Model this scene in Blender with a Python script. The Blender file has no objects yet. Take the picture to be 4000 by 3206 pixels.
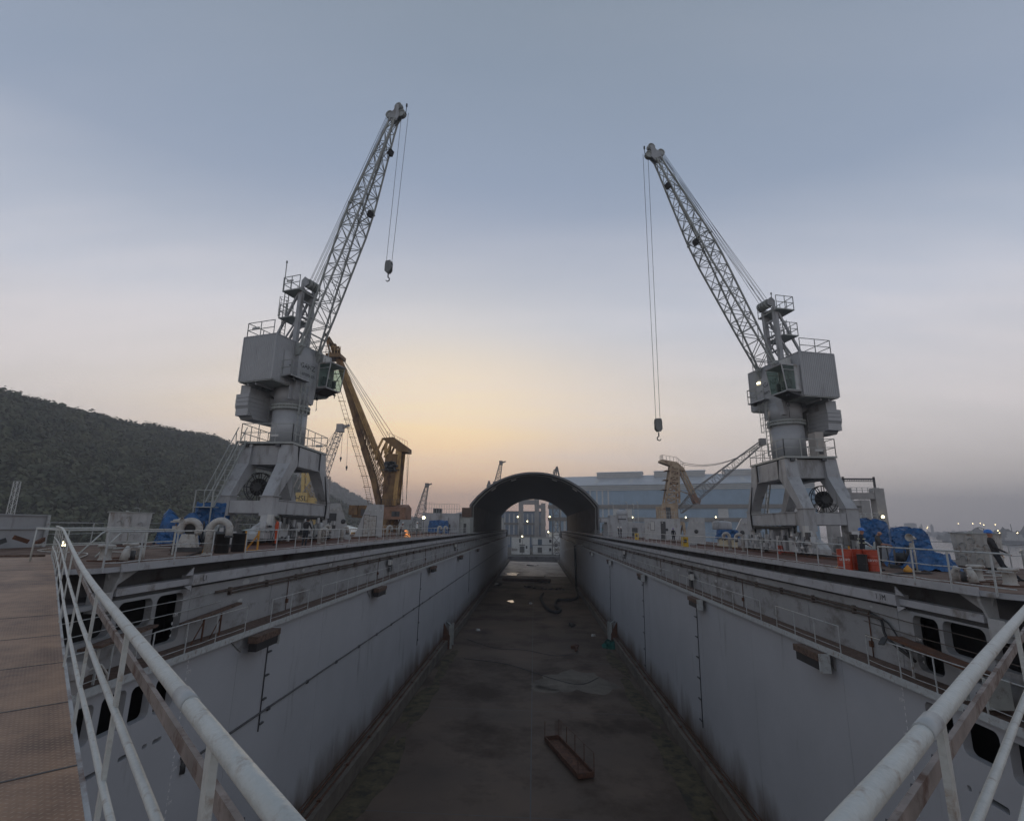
import bpy, bmesh, math, random
from mathutils import Matrix, Vector
R = math.radians
S = bpy.context.scene
COL = S.collection
rnd = random.Random(7)
# ------------------------------------------------------------------ camera, sky, exposure
cd = bpy.data.cameras.new('camera'); cam = bpy.data.objects.new('camera', cd); COL.objects.link(cam)
CAMROT = Matrix.Rotation(R(2.541), 3, 'Z') @ Matrix.Rotation(R(90 + 12.836), 3, 'X') @ Matrix.Rotation(R(0.576), 3, 'Z')
cam.matrix_world = CAMROT.to_4x4()
cd.sensor_fit = 'HORIZONTAL'; cd.sensor_width = 36; cd.lens = 36 * 1990.77 / 4000
cd.clip_start = 0.05; cd.clip_end = 9000
S.camera = cam
vs = S.view_settings; vs.view_transform = 'Standard'; vs.look = 'None'; vs.exposure = 0; vs.gamma = 1
S.cycles.use_denoising = True; S.cycles.denoising_prefilter = 'ACCURATE'
S.cycles.volume_bounces = 0
S.cycles.max_bounces = 6
W = bpy.data.worlds.new('World'); S.world = W; W.use_nodes = True

def srgb(r, g, b):
    f = lambda c: (c / 12.92 if c <= .04045 else ((c + .055) / 1.055) ** 2.4)
    return (f(r / 255), f(g / 255), f(b / 255), 1)

def build_world():
    nt = W.node_tree; N = nt.nodes; L = nt.links; N.clear()
    out = N.new('ShaderNodeOutputWorld'); bg = N.new('ShaderNodeBackground'); L.new(bg.outputs[0], out.inputs[0])
    tc = N.new('ShaderNodeTexCoord'); nm = N.new('ShaderNodeVectorMath'); nm.operation = 'NORMALIZE'; L.new(tc.outputs['Generated'], nm.inputs[0])
    sp = N.new('ShaderNodeSeparateXYZ'); L.new(nm.outputs[0], sp.inputs[0])
    def math_(op, a, b=None, c=None):
        m = N.new('ShaderNodeMath'); m.operation = op
        for i, v in enumerate((a, b, c)):
            if v is None: continue
            if isinstance(v, (int, float)): m.inputs[i].default_value = v
            else: L.new(v, m.inputs[i])
        return m.outputs[0]
    def ramp(fac, stops):
        r = N.new('ShaderNodeValToRGB'); e = r.color_ramp.elements
        while len(e) < len(stops): e.new(.5)
        for i, (p, c) in enumerate(stops): e[i].position = p; e[i].color = c
        L.new(fac, r.inputs[0]); return r.outputs[0]
    def mix(fac, a, b, kind='MIX'):
        m = N.new('ShaderNodeMix'); m.data_type = 'RGBA'; m.blend_type = kind
        if isinstance(fac, (int, float)): m.inputs[0].default_value = fac
        else: L.new(fac, m.inputs[0])
        for i, v in ((6, a), (7, b)):
            if isinstance(v, tuple): m.inputs[i].default_value = v
            else: L.new(v, m.inputs[i])
        return m.outputs[2]
    z = math_('MAXIMUM', sp.outputs['Z'], 0.0)
    base = ramp(z, [(0, srgb(188, 180, 180)), (.07, srgb(204, 196, 192)), (.2, srgb(198, 195, 197)), (.36, srgb(166, 175, 191)),
                    (.55, srgb(131, 144, 164)), (.8, srgb(113, 126, 141)), (1, srgb(104, 116, 131))])
    g = Vector((math.sin(R(-11)), math.cos(R(-11)), 0)) * math.cos(R(6)) + Vector((0, 0, math.sin(R(6))))
    dp = N.new('ShaderNodeVectorMath'); dp.operation = 'DOT_PRODUCT'; L.new(nm.outputs[0], dp.inputs[0]); dp.inputs[1].default_value = g
    d = math_('MAXIMUM', dp.outputs['Value'], 0.0)
    wide = math_('MULTIPLY', math_('POWER', d, 8.0), .72)
    core = math_('MULTIPLY', math_('POWER', d, 45.0), .55)
    c = mix(wide, base, ramp(z, [(0, srgb(242, 194, 168)), (.09, srgb(255, 214, 176)), (.2, srgb(255, 226, 178)), (.38, srgb(214, 208, 202)), (.6, srgb(148, 160, 184))]))
    c = mix(core, c, ramp(z, [(0, srgb(246, 192, 158)), (.1, srgb(255, 220, 170)), (.22, srgb(255, 232, 178)), (.45, srgb(226, 216, 202))]))
    # the physical sky, sun just under the horizon, adds its own gradient
    sky = N.new('ShaderNodeTexSky'); sky.sky_type = 'NISHITA'; sky.sun_disc = False
    sky.sun_elevation = R(1.0); sky.sun_rotation = R(-11); sky.dust_density = 3
    sc = N.new('ShaderNodeVectorMath'); sc.operation = 'SCALE'; L.new(sky.outputs[0], sc.inputs[0]); sc.inputs[3].default_value = .10
    c = mix(.12, c, sc.outputs[0])
    # thin high cloud
    inv = math_('DIVIDE', 1.0, math_('ADD', z, .18))
    pv = N.new('ShaderNodeVectorMath'); pv.operation = 'SCALE'; L.new(nm.outputs[0], pv.inputs[0]); L.new(inv, pv.inputs[3])
    mp = N.new('ShaderNodeMapping'); L.new(pv.outputs[0], mp.inputs[0]); mp.inputs['Rotation'].default_value = (0, 0, R(38)); mp.inputs['Scale'].default_value = (.4, 1.5, .2)
    no = N.new('ShaderNodeTexNoise'); L.new(mp.outputs[0], no.inputs[0]); no.inputs['Scale'].default_value = 1.3; no.inputs['Detail'].default_value = 5; no.inputs['Roughness'].default_value = .55
    cl = ramp(no.outputs[0], [(.42, (0, 0, 0, 1)), (.75, (1, 1, 1, 1))])
    lowm = ramp(z, [(.03, (0, 0, 0, 1)), (.16, (1, 1, 1, 1)), (.34, (.8, .8, .8, 1)), (.55, (.12, .12, .12, 1))])
    f = math_('MULTIPLY', math_('MULTIPLY', cl, lowm), .62)
    c = mix(f, c, srgb(212, 204, 204))
    # below the horizon: dim ground bounce
    up = math_('GREATER_THAN', sp.outputs['Z'], -0.02)
    c = mix(up, srgb(120, 118, 120), c)
    L.new(c, bg.inputs[0]); bg.inputs[1].default_value = 1.5
build_world()
sl = bpy.data.lights.new('sun', 'SUN'); so = bpy.data.objects.new('sun', sl); COL.objects.link(so)
sl.energy = .25; sl.angle = R(25); sl.color = (1, .78, .55)
so.rotation_euler = (R(90 - 6), 0, R(180 + 11 ))   # low glow beyond the far end of the dock

# ------------------------------------------------------------------ helpers
def ray(px, py):
    v = CAMROT @ Vector(((px - 2000) / 1990.77, -(py - 1603) / 1990.77, -1)); return v
def pt(px, py, X=None, Y=None, Z=None):
    """a measured point: the ray of a photograph pixel met with a plane of the place"""
    v = ray(px, py); k = X / v.x if X is not None else (Y / v.y if Y is not None else Z / v.z)
    return v * k
class MB:
    def __init__(s, M=None): s.v = []; s.f = []; s.sm = []; s.mi = []; s.M = M; s.m = 0
    def pts(s, ps):
        n = len(s.v)
        for p in ps:
            p = Vector(p); s.v.append(s.M @ p if s.M is not None else p)
        return n
    def face(s, idx, smooth=False): s.f.append(idx); s.sm.append(smooth); s.mi.append(s.m)
    def poly(s, ps, smooth=False):
        n = s.pts(ps); s.face(list(range(n, n + len(ps))), smooth); return s
    def hexa(s, p):   # 8 corners: bottom 4 ccw, top 4 ccw
        n = s.pts(p)
        for q in ((3, 2, 1, 0), (4, 5, 6, 7), (0, 1, 5, 4), (1, 2, 6, 5), (2, 3, 7, 6), (3, 0, 4, 7)): s.face([n + i for i in q])
        return s
    def box(s, x0, x1, y0, y1, z0, z1):
        return s.hexa([(x0, y0, z0), (x1, y0, z0), (x1, y1, z0), (x0, y1, z0), (x0, y0, z1), (x1, y0, z1), (x1, y1, z1), (x0, y1, z1)])
    def cbox(s, c, d, rz=0):
        x, y, z = d[0] / 2, d[1] / 2, d[2] / 2; ca, sa = math.cos(rz), math.sin(rz)
        return s.hexa([(c[0] + a * x * ca - b * y * sa, c[1] + a * x * sa + b * y * ca, c[2] + e * z) for e in (-1, 1) for a, b in ((-1, -1), (1, -1), (1, 1), (-1, 1))])
    def frame(s, p, q, up=(0, 0, 1)):
        p = Vector(p); q = Vector(q); d = (q - p); l = d.length; d = d / l if l > 1e-9 else Vector((0, 0, 1)); u = Vector(up)
        if abs(d.dot(u)) > .98: u = Vector((1, 0, 0)) if abs(d.x) < .9 else Vector((0, 1, 0))
        a = d.cross(u).normalized(); b = a.cross(d).normalized(); return p, q, a, b
    def bar(s, p, q, w, h=None, up=(0, 0, 1)):
        h = w if h is None else h; p, q, a, b = s.frame(p, q, up)
        return s.hexa([e + a * (i * w / 2) + b * (j * h / 2) for e in (p, q) for i, j in ((-1, -1), (1, -1), (1, 1), (-1, 1))])
    def tube(s, p, q, r, n=8, r2=None, caps=True):
        r2 = r if r2 is None else r2; p, q, a, b = s.frame(p, q); k = s.pts([e + (a * math.cos(t) + b * math.sin(t)) * rr for e, rr in ((p, r), (q, r2)) for t in [2 * math.pi * i / n for i in range(n)]])
        for i in range(n): j = (i + 1) % n; s.face([k + i, k + j, k + n + j, k + n + i], True)
        if caps: s.face([k + n - 1 - i for i in range(n)]); s.face([k + n + i for i in range(n)])
        return s
    def path(s, ps, r, n=8, caps=True):
        ps = [Vector(p) for p in ps]; rings = []; prev = None
        for i, p in enumerate(ps):
            d = (ps[min(i + 1, len(ps) - 1)] - ps[max(i - 1, 0)]).normalized()
            if prev is None:
                u = Vector((0, 0, 1)) if abs(d.z) < .9 else Vector((1, 0, 0)); a = d.cross(u).normalized()
            else: a = (prev - d * prev.dot(d)).normalized()
            prev = a; b = a.cross(d); rr = r[i] if isinstance(r, (list, tuple)) else r
            rings.append(s.pts([p + (a * math.cos(2 * math.pi * j / n) + b * math.sin(2 * math.pi * j / n)) * rr for j in range(n)]))
        for k, l in zip(rings, rings[1:]):
            for i in range(n): j = (i + 1) % n; s.face([k + j, k + i, l + i, l + j], True)
        if caps: s.face([rings[0] + i for i in range(n)]); s.face([rings[-1] + n - 1 - i for i in range(n)])
        return s
    def lathe(s, prof, c=(0, 0, 0), axis='Z', n=20, smooth=True):
        rings = []
        for r, h in prof:
            P_ = []
            for i in range(n):
                t = 2 * math.pi * i / n; x, y = r * math.cos(t), r * math.sin(t)
                P_.append({'Z': (x, y, h), 'X': (h, x, y), 'Y': (y, h, x)}[axis])
            rings.append(s.pts([Vector(c) + Vector(p) for p in P_]))
        for k, l in zip(rings, rings[1:]):
            for i in range(n): j = (i + 1) % n; s.face([k + i, k + j, l + j, l + i], smooth)
        if prof[0][0] > 1e-6: s.face([rings[0] + n - 1 - i for i in range(n)])
        if prof[-1][0] > 1e-6: s.face([rings[-1] + i for i in range(n)])
        return s
    def prism(s, poly, f0, f1):
        """poly: 2d points; f0,f1 map (a,b) to the two end planes"""
        n = len(poly); k = s.pts([f0(*p) for p in poly] + [f1(*p) for p in poly])
        s.face([k + n - 1 - i for i in range(n)]); s.face([k + n + i for i in range(n)])
        for i in range(n): j = (i + 1) % n; s.face([k + i, k + j, k + n + j, k + n + i])
        return s
    def ball(s, c, r, n=10, m=6, sx=1, sy=1, sz=1):
        return s.lathe_s([(math.sin(math.pi * i / m) * r, -math.cos(math.pi * i / m) * r) for i in range(m + 1)], c, n, sx, sy, sz)
    def lathe_s(s, prof, c, n, sx, sy, sz):
        rings = [s.pts([(c[0] + r * math.cos(2 * math.pi * i / n) * sx, c[1] + r * math.sin(2 * math.pi * i / n) * sy, c[2] + h * sz) for i in range(n)]) for r, h in prof]
        for k, l in zip(rings, rings[1:]):
            for i in range(n): j = (i + 1) % n; s.face([k + i, k + j, l + j, l + i], True)
        return s
    def build(s, name, mat, parent=None, loc=None):
        me = bpy.data.meshes.new(name); me.from_pydata([tuple(v) for v in s.v], [], s.f)
        ms = mat if isinstance(mat, (list, tuple)) else [mat]
        for m in ms: me.materials.append(m)
        me.polygons.foreach_set('use_smooth', s.sm)
        if len(ms) > 1: me.polygons.foreach_set('material_index', s.mi)
        me.update()
        bm = bmesh.new(); bm.from_mesh(me); bmesh.ops.recalc_face_normals(bm, faces=bm.faces); bm.to_mesh(me); bm.free()
        o = bpy.data.objects.new(name, me); COL.objects.link(o)
        if parent is not None: o.parent = parent
        if loc is not None: o.location = loc
        return o
def tag(o, label=None, cat=None, group=None, kind=None):
    for k, v in (('label', label), ('category', cat), ('group', group), ('kind', kind)):
        if v: o[k] = v
    return o
def thing(name, label, cat, loc=(0, 0, 0), rz=0, group=None, heel=False):
    o = bpy.data.objects.new(name, None); COL.objects.link(o); o.empty_display_size = .1
    o.location = loc; o.rotation_euler = (0, HEEL if heel else 0, rz)
    return tag(o, label, cat, group)
HEEL = .0125                       # the dock lies slightly heeled to the right
RH = Matrix.Rotation(HEEL, 3, 'Y')
DECK = -1.455
def dk(x, y, z=DECK): return RH @ Vector((x, y, z))
def dthing(name, label, cat, x, y, z=DECK, rz=0, group=None): return thing(name, label, cat, dk(x, y, z), rz, group, True)
def copy_tree(o, parent=None):
    c = o.copy(); COL.objects.link(c)
    if parent is not None: c.parent = parent
    for ch in list(o.children): copy_tree(ch, c)
    return c
def text_obj(body, size, mat, parent, M, name='lettering', depth=.006, align='CENTER'):
    cu = bpy.data.curves.new(name, 'FONT'); cu.body = body; cu.size = size; cu.extrude = depth; cu.align_x = align; cu.align_y = 'CENTER'; cu.resolution_u = 2
    t = bpy.data.objects.new(name, cu); COL.objects.link(t)
    dg = bpy.context.evaluated_depsgraph_get(); me = bpy.data.meshes.new_from_object(t.evaluated_get(dg))
    bpy.data.objects.remove(t); bpy.data.curves.remove(cu)
    me.transform(M); me.materials.clear(); me.materials.append(mat)
    o = bpy.data.objects.new(name, me); COL.objects.link(o); o.parent = parent; return o
def basis(o, x, y):   # matrix putting text x,y axes along given directions at o
    x = Vector(x).normalized(); y = Vector(y).normalized(); z = x.cross(y)
    return Matrix((( x.x, y.x, z.x, o[0]), (x.y, y.y, z.y, o[1]), (x.z, y.z, z.z, o[2]), (0, 0, 0, 1)))

# ------------------------------------------------------------------ materials
MATS = {}
def mat(name, col, rough=.6, metal=0, var=.25, scale=2.0, dirt=None, dirt_amt=0, dscale=1.5, streak=0, bump=0, bscale=30, spec=.5, emit=None, estr=0, stain_bounce=None):
    if name in MATS: return MATS[name]
    m = bpy.data.materials.new(name); MATS[name] = m; m.use_nodes = True; nt = m.node_tree; N = nt.nodes; L = nt.links
    b = N['Principled BSDF']; b.inputs['Roughness'].default_value = rough; b.inputs['Metallic'].default_value = metal
    b.inputs['Specular IOR Level'].default_value = spec
    if emit: b.inputs['Emission Color'].default_value = (*emit, 1); b.inputs['Emission Strength'].default_value = estr
    tc = N.new('ShaderNodeTexCoord')
    no = N.new('ShaderNodeTexNoise'); no.inputs['Scale'].default_value = scale; no.inputs['Detail'].default_value = 6; no.inputs['Roughness'].default_value = .62
    L.new(tc.outputs['Object'], no.inputs[0])
    def ramp(src, stops):
        r = N.new('ShaderNodeValToRGB'); e = r.color_ramp.elements
        while len(e) < len(stops): e.new(.5)
        for i, (p, c) in enumerate(stops): e[i].position = p; e[i].color = c if len(c) == 4 else (*c, 1)
        L.new(src, r.inputs[0]); return r.outputs[0]
    def mix(f, a, c):
        x = N.new('ShaderNodeMix'); x.data_type = 'RGBA'
        if isinstance(f, float): x.inputs[0].default_value = f
        else: L.new(f, x.inputs[0])
        for i, v in ((6, a), (7, c)):
            if isinstance(v, tuple): x.inputs[i].default_value = v if len(v) == 4 else (*v, 1)
            else: L.new(v, x.inputs[i])
        return x.outputs[2]
    lo = tuple(c * (1 - var) for c in col); hi = tuple(min(1, c * (1 + var)) for c in col)
    c = ramp(no.outputs[0], [(.3, lo), (.7, hi)])
    if dirt and dirt_amt:
        n2 = N.new('ShaderNodeTexNoise'); n2.inputs['Scale'].default_value = dscale; n2.inputs['Detail'].default_value = 8; n2.inputs['Roughness'].default_value = .68
        mp = N.new('ShaderNodeMapping'); L.new(tc.outputs['Object'], mp.inputs[0]); mp.inputs['Location'].default_value = (3.1, 7.7, 1.3)
        if streak: mp.inputs['Scale'].default_value = (1, 1, 1 / streak)
        L.new(mp.outputs[0], n2.inputs[0])
        t = .78 - .42 * dirt_amt
        f = ramp(n2.outputs[0], [(t - .08, (0, 0, 0)), (t + .1, (1, 1, 1))])
        c = mix(f, c, dirt)
        ro = N.new('ShaderNodeMapRange'); L.new(f, ro.inputs[0]); ro.inputs[3].default_value = rough; ro.inputs[4].default_value = min(.95, rough + .25); L.new(ro.outputs[0], b.inputs['Roughness'])
    if stain_bounce:   # ragged band: dried silt and soot, with the floor's reflected brown painted in
        z0, z1, sc, colr = stain_bounce; sp = N.new('ShaderNodeSeparateXYZ'); L.new(tc.outputs['Object'], sp.inputs[0]); mr = N.new('ShaderNodeMapRange'); L.new(sp.outputs['Z'], mr.inputs[0]); mr.inputs[1].default_value = z0; mr.inputs[2].default_value = z1; mr.inputs[3].default_value = .5; mr.inputs[4].default_value = -.22
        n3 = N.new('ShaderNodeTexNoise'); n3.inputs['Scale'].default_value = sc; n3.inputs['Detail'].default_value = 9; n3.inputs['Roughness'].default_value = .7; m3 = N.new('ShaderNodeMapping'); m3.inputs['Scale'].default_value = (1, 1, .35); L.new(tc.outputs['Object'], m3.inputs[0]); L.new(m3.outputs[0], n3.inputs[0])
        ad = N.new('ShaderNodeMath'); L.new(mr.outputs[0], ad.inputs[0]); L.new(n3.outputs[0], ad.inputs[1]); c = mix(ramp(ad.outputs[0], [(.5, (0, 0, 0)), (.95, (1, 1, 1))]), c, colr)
    L.new(c, b.inputs['Base Color'])
    if bump:
        bn = N.new('ShaderNodeTexNoise'); bn.inputs['Scale'].default_value = bscale; bn.inputs['Detail'].default_value = 4; L.new(tc.outputs['Object'], bn.inputs[0])
        bu = N.new('ShaderNodeBump'); bu.inputs['Strength'].default_value = bump; bu.inputs['Distance'].default_value = .02; L.new(bn.outputs[0], bu.inputs['Height']); L.new(bu.outputs[0], b.inputs['Normal'])
    return m
RUST = (.105, .045, .024); RUST2 = (.06, .032, .022); GRIME = (.045, .04, .036)
m_grey = mat('grey_paint', (.33, .338, .348), .5, var=.12, scale=.9, dirt=(.16, .15, .14), dirt_amt=.45, dscale=1.2, streak=4)
m_grey2 = mat('pale_grey_paint', (.39, .395, .395), .5, var=.14, scale=1.6, dirt=(.2, .17, .14), dirt_amt=.4, dscale=2, streak=3)
m_steel = mat('crane_steel', (.30, .315, .30), .5, var=.2, scale=2, dirt=RUST2, dirt_amt=.25)
m_clad = mat('crane_cladding', (.33, .338, .348), .45, var=.08, scale=.6, dirt=(.2, .2, .2), dirt_amt=.3, dscale=.8, streak=5)
m_dark = mat('dark_steel', (.05, .052, .055), .55, var=.3)
m_black = mat('black_rubber', (.018, .018, .019), .7, var=.3)
m_cable = mat('cable', (.06, .06, .062), .5)
m_white = mat('white_rail_paint', (.45, .47, .45), .42, var=.12, scale=3, dirt=(.20, .125, .075), dirt_amt=.3, dscale=8, bump=.35, bscale=38)
m_railg = mat('grey_rail_paint', (.40, .42, .42), .45, var=.12, scale=4, dirt=(.18, .12, .085), dirt_amt=.4, dscale=6)
m_wall = mat('dock_wall_paint', (.365, .375, .395), .5, var=.06, scale=.35, dirt=(.17, .165, .165), dirt_amt=.24, dscale=.5, streak=5, bump=.3, bscale=.55, stain_bounce=(-15.2, -11.5, .4, (.085, .062, .045)))
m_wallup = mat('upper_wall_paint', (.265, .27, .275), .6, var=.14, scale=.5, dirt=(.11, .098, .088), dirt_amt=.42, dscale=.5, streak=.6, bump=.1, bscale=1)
m_recess = mat('recess_shade', (.13, .13, .135), .7, var=.2, scale=.5, dirt=(.06, .05, .045), dirt_amt=.5, dscale=.7)  # darker than the wall: shade under the deck put into the colour
m_piperust = mat('grimy_pipe', (.085, .066, .055), .8, var=.3, scale=3, dirt=(.04, .03, .025), dirt_amt=.5)
m_bar = mat('scuffed_bar', (.20, .17, .155), .6, var=.3, scale=6, dirt=(.09, .05, .035), dirt_amt=.5, dscale=7)
m_beam = mat('fender_paint', (.36, .365, .38), .5, var=.12, scale=.8, dirt=(.17, .15, .13), dirt_amt=.4, dscale=1.6)
m_rustdeck = mat('rusty_deck', (.125, .075, .05), .8, var=.35, scale=.9, dirt=(.07, .035, .022), dirt_amt=.6, dscale=1.4, bump=.35, bscale=18)
m_redox = mat('red_oxide_deck', (.12, .05, .035), .75, var=.35, scale=.7, dirt=(.055, .035, .028), dirt_amt=.6, dscale=.8, bump=.3, bscale=14)
m_rust = mat('rust', RUST, .85, var=.4, scale=3, dirt=RUST2, dirt_amt=.6, dscale=4, bump=.3)
m_wood = mat('weathered_plank', (.10, .062, .045), .8, var=.4, scale=5, dirt=(.05, .03, .022), dirt_amt=.5, dscale=6, bump=.4, bscale=40)
m_yel = mat('yellow_paint', (.55, .36, .03), .5, var=.15, dirt=(.2, .1, .03), dirt_amt=.3)
m_orange = mat('orange_yellow_paint', (.55, .26, .03), .5, var=.15, dirt=(.2, .1, .03), dirt_amt=.3)
m_red = mat('red_drum_paint', (.38, .05, .02), .4, var=.15, dirt=(.2, .03, .02), dirt_amt=.35, dscale=4)
m_text_w = mat('white_lettering', (.7, .7, .7), .6, var=.15, scale=20)
m_text_d = mat('dark_lettering', (.03, .03, .035), .6, var=.2)
m_lamp = mat('lit_lamp', (1, .9, .6), emit=(1, .86, .5), estr=7)
m_conc = mat('concrete', (.30, .29, .28), .8, var=.18, scale=.3, dirt=(.14, .13, .12), dirt_amt=.45, dscale=.25, streak=4)

def glass(name, tint, alpha=.55, rough=.05):
    m = bpy.data.materials.new(name); m.use_nodes = True; N = m.node_tree.nodes; L = m.node_tree.links; N.clear()
    o = N.new('ShaderNodeOutputMaterial'); mx = N.new('ShaderNodeMixShader'); t = N.new('ShaderNodeBsdfTransparent'); g = N.new('ShaderNodeBsdfPrincipled')
    t.inputs[0].default_value = (*tint, 1); g.inputs['Base Color'].default_value = (tint[0] * .25, tint[1] * .28, tint[2] * .27, 1); g.inputs['Roughness'].default_value = rough
    mx.inputs[0].default_value = alpha; L.new(t.outputs[0], mx.inputs[1]); L.new(g.outputs[0], mx.inputs[2]); L.new(mx.outputs[0], o.inputs[0]); return m
m_glass = glass('cab_glass', (.90, .98, .91), .10)
m_glassd = glass('dark_cab_glass', (.62, .75, .72), .35)

def curve_arc(c, r, a0, a1, n, f): return [f(c[0] + r * math.cos(a0 + (a1 - a0) * i / n), c[1] + r * math.sin(a0 + (a1 - a0) * i / n)) for i in range(n + 1)]
# ================================================================== SETTING
def sheet(name, pts, mat_, z0=None, kind='structure'):
    mb = MB(); mb.poly(pts)
    o = mb.build(name, mat_); return tag(o, kind=kind)
def water_mat():
    m = bpy.data.materials.new('harbour_water'); m.use_nodes = True; N = m.node_tree.nodes; L = m.node_tree.links; b = N['Principled BSDF']
    b.inputs['Base Color'].default_value = (.055, .065, .07, 1); b.inputs['Roughness'].default_value = .12; b.inputs['IOR'].default_value = 1.33
    tc = N.new('ShaderNodeTexCoord'); n = N.new('ShaderNodeTexNoise'); n.inputs['Scale'].default_value = .35; n.inputs['Detail'].default_value = 5
    mp = N.new('ShaderNodeMapping'); mp.inputs['Scale'].default_value = (1, .5, 1); L.new(tc.outputs['Object'], mp.inputs[0]); L.new(mp.outputs[0], n.inputs[0])
    bu = N.new('ShaderNodeBump'); bu.inputs['Strength'].default_value = .25; bu.inputs['Distance'].default_value = .5; L.new(n.outputs[0], bu.inputs['Height']); L.new(bu.outputs[0], b.inputs['Normal'])
    return m
sheet('water', [(-1450, -280, -18), (3180, -280, -18), (3180, 3150, -18), (-1450, 3150, -18)], water_mat())
m_ground = mat('ground_dirt', (.12, .105, .09), .9, var=.3, scale=.05, dirt=(.05, .06, .035), dirt_amt=.5, dscale=.03)
def land(name, poly, top, bot, m):
    mb = MB(); mb.prism(poly, lambda a, b: (a, b, bot), lambda a, b: (a, b, top)); return tag(mb.build(name, m), kind='structure')
land('ground', [(-1400, -250), (-44, -250), (-44, 283), (232, 283), (250, 420), (330, 900), (420, 2900), (-1400, 2900)], -15.5, -19, m_ground)
m_quay = mat('quay_wall_concrete', (.13, .125, .125), .85, var=.25, scale=.2, dirt=(.05, .045, .04), dirt_amt=.5, dscale=.3)
land('quay_edge', [(-40, 279), (232, 279), (232, 282.9), (-40, 282.9)], -15.2, -19, m_quay)

# ---- wooded hills
def foliage(name, dark, light, scale=.05):
    m = bpy.data.materials.new(name); m.use_nodes = True; N = m.node_tree.nodes; L = m.node_tree.links; b = N['Principled BSDF']; b.inputs['Roughness'].default_value = .75; b.inputs['Specular IOR Level'].default_value = .2
    tc = N.new('ShaderNodeTexCoord'); n = N.new('ShaderNodeTexNoise'); n.inputs['Scale'].default_value = scale; n.inputs['Detail'].default_value = 9; n.inputs['Roughness'].default_value = .75; L.new(tc.outputs['Object'], n.inputs[0])
    r = N.new('ShaderNodeValToRGB'); e = r.color_ramp.elements; e[0].position = .36; e[0].color = (*dark, 1); e[1].position = .66; e[1].color = (*light, 1); L.new(n.outputs[0], r.inputs[0]); L.new(r.outputs[0], b.inputs['Base Color'])
    return m
m_forest = foliage('forest_leaves', (.026, .038, .02), (.115, .118, .062), .045)
m_hill = foliage('hill_scrub', (.03, .035, .018), (.09, .075, .05), .03)
m_tree = foliage('tree_leaves', (.03, .045, .02), (.085, .10, .05), .35)
m_bark = mat('bark', (.06, .05, .04), .9, var=.3)
def lerp_tab(tab, x):
    if x <= tab[0][0]: return tab[0][1]
    for (a, b), (c, d) in zip(tab, tab[1:]):
        if x <= c: return b + (d - b) * (x - a) / (c - a)
    return tab[-1][1]
def clump(mb, c, r, n, rg, flat=.8, sz=(.28, .62)):
    """a crown: leaf-cluster quads scattered through a lumpy volume"""
    for _ in range(n):
        d = Vector((rg.gauss(0, 1), rg.gauss(0, 1), rg.gauss(0, 1))); d.normalize(); rr = r * rg.uniform(.45, 1.05)
        p = Vector(c) + Vector((d.x * rr, d.y * rr, d.z * rr * flat)); s = r * rg.uniform(*sz)
        a = Vector((rg.gauss(0, 1), rg.gauss(0, 1), rg.gauss(0, .5))).normalized(); b = d.cross(a); b = b.normalized() if b.length > .1 else Vector((0, 0, 1)); a = b.cross(d + Vector((0, 0, .3))).normalized()
        q = [p + a * s * rg.uniform(.6, 1), p + b * s * rg.uniform(.6, 1), p - a * s * rg.uniform(.6, 1), p - b * s * rg.uniform(.6, 1)]
        mb.poly(q)
def hill(name, ridge, x0, x1, nx, d0, dr, zb, ny=26, trees=0, tr=(2.2, 4.8), label='', seed=1, ridge_trees=0):
    rg = random.Random(seed); grid = []
    for i in range(nx + 1):
        px = x0 + (x1 - x0) * i / nx; ry = lerp_tab(ridge, px); v = ray(px, ry); h = math.hypot(v.x, v.y); D = lerp_tab(dr, px); zr = D * v.z / h; ux, uy = v.x / h, v.y / h
        row = []
        for j in range(ny + 7):
            t = j / ny
            if t <= 1: s = d0 + (D - d0) * t; k = t * t * (3 - 2 * t) * .55 + t * .45; z = zb + (zr - zb) * k
            else: s = D + (t - 1) * D * 1.2; z = zr - (t - 1) * abs(zr) * 1.6
            z += (math.sin(px * .013 + j * .5) + math.sin(px * .031 + j * 1.1)) * 1.2 * min(1, t) * (1 if t < .97 else 0)
            row.append(Vector((ux * s, uy * s, z)))
        grid.append(row)
    mb = MB(); idx = [[mb.pts([p]) for p in row] for row in grid]
    for i in range(nx):
        for j in range(ny + 6): mb.face([idx[i][j], idx[i + 1][j], idx[i + 1][j + 1], idx[i][j + 1]], True)
    tag(mb.build('hill', m_hill), kind='structure')
    if trees:
        fb = MB()
        for k in range(trees + ridge_trees):
            a = rg.uniform(0, nx - .01); b = (rg.uniform(.02, 1.0) ** .8 if k < trees else rg.uniform(.97, 1.02)) * (ny - .01); i, j = int(a), int(b); fa, fb_ = a - i, b - j
            p = grid[i][j].lerp(grid[i + 1][j], fa).lerp(grid[i][j + 1].lerp(grid[i + 1][j + 1], fa), fb_)
            r = rg.uniform(*tr) * (.75 + .5 * rg.random()); 
            clump(fb, (p.x, p.y, p.z + r * .7), r, 24, rg, rg.uniform(.7, 1.1), (.14, .36))
        tag(fb.build('forest', m_forest), label, 'forest', kind='stuff')
RIDGE = [(-500, 1470), (0, 1556), (104, 1588), (180, 1606), (292, 1629), (417, 1654), (501, 1676), (605, 1690), (647, 1704), (793, 1716), (835, 1723), (900, 1748), (1000, 1800), (1100, 1850), (1250, 1930), (1400, 2010), (1500, 2040)]
hill('hill', RIDGE, -420, 1480, 70, 210, [(0, 480), (600, 560), (1200, 760), (1500, 820)], -15.5, trees=8500, label='dark wooded hillside rising on the left behind the dock', seed=3, ridge_trees=1500)
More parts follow.
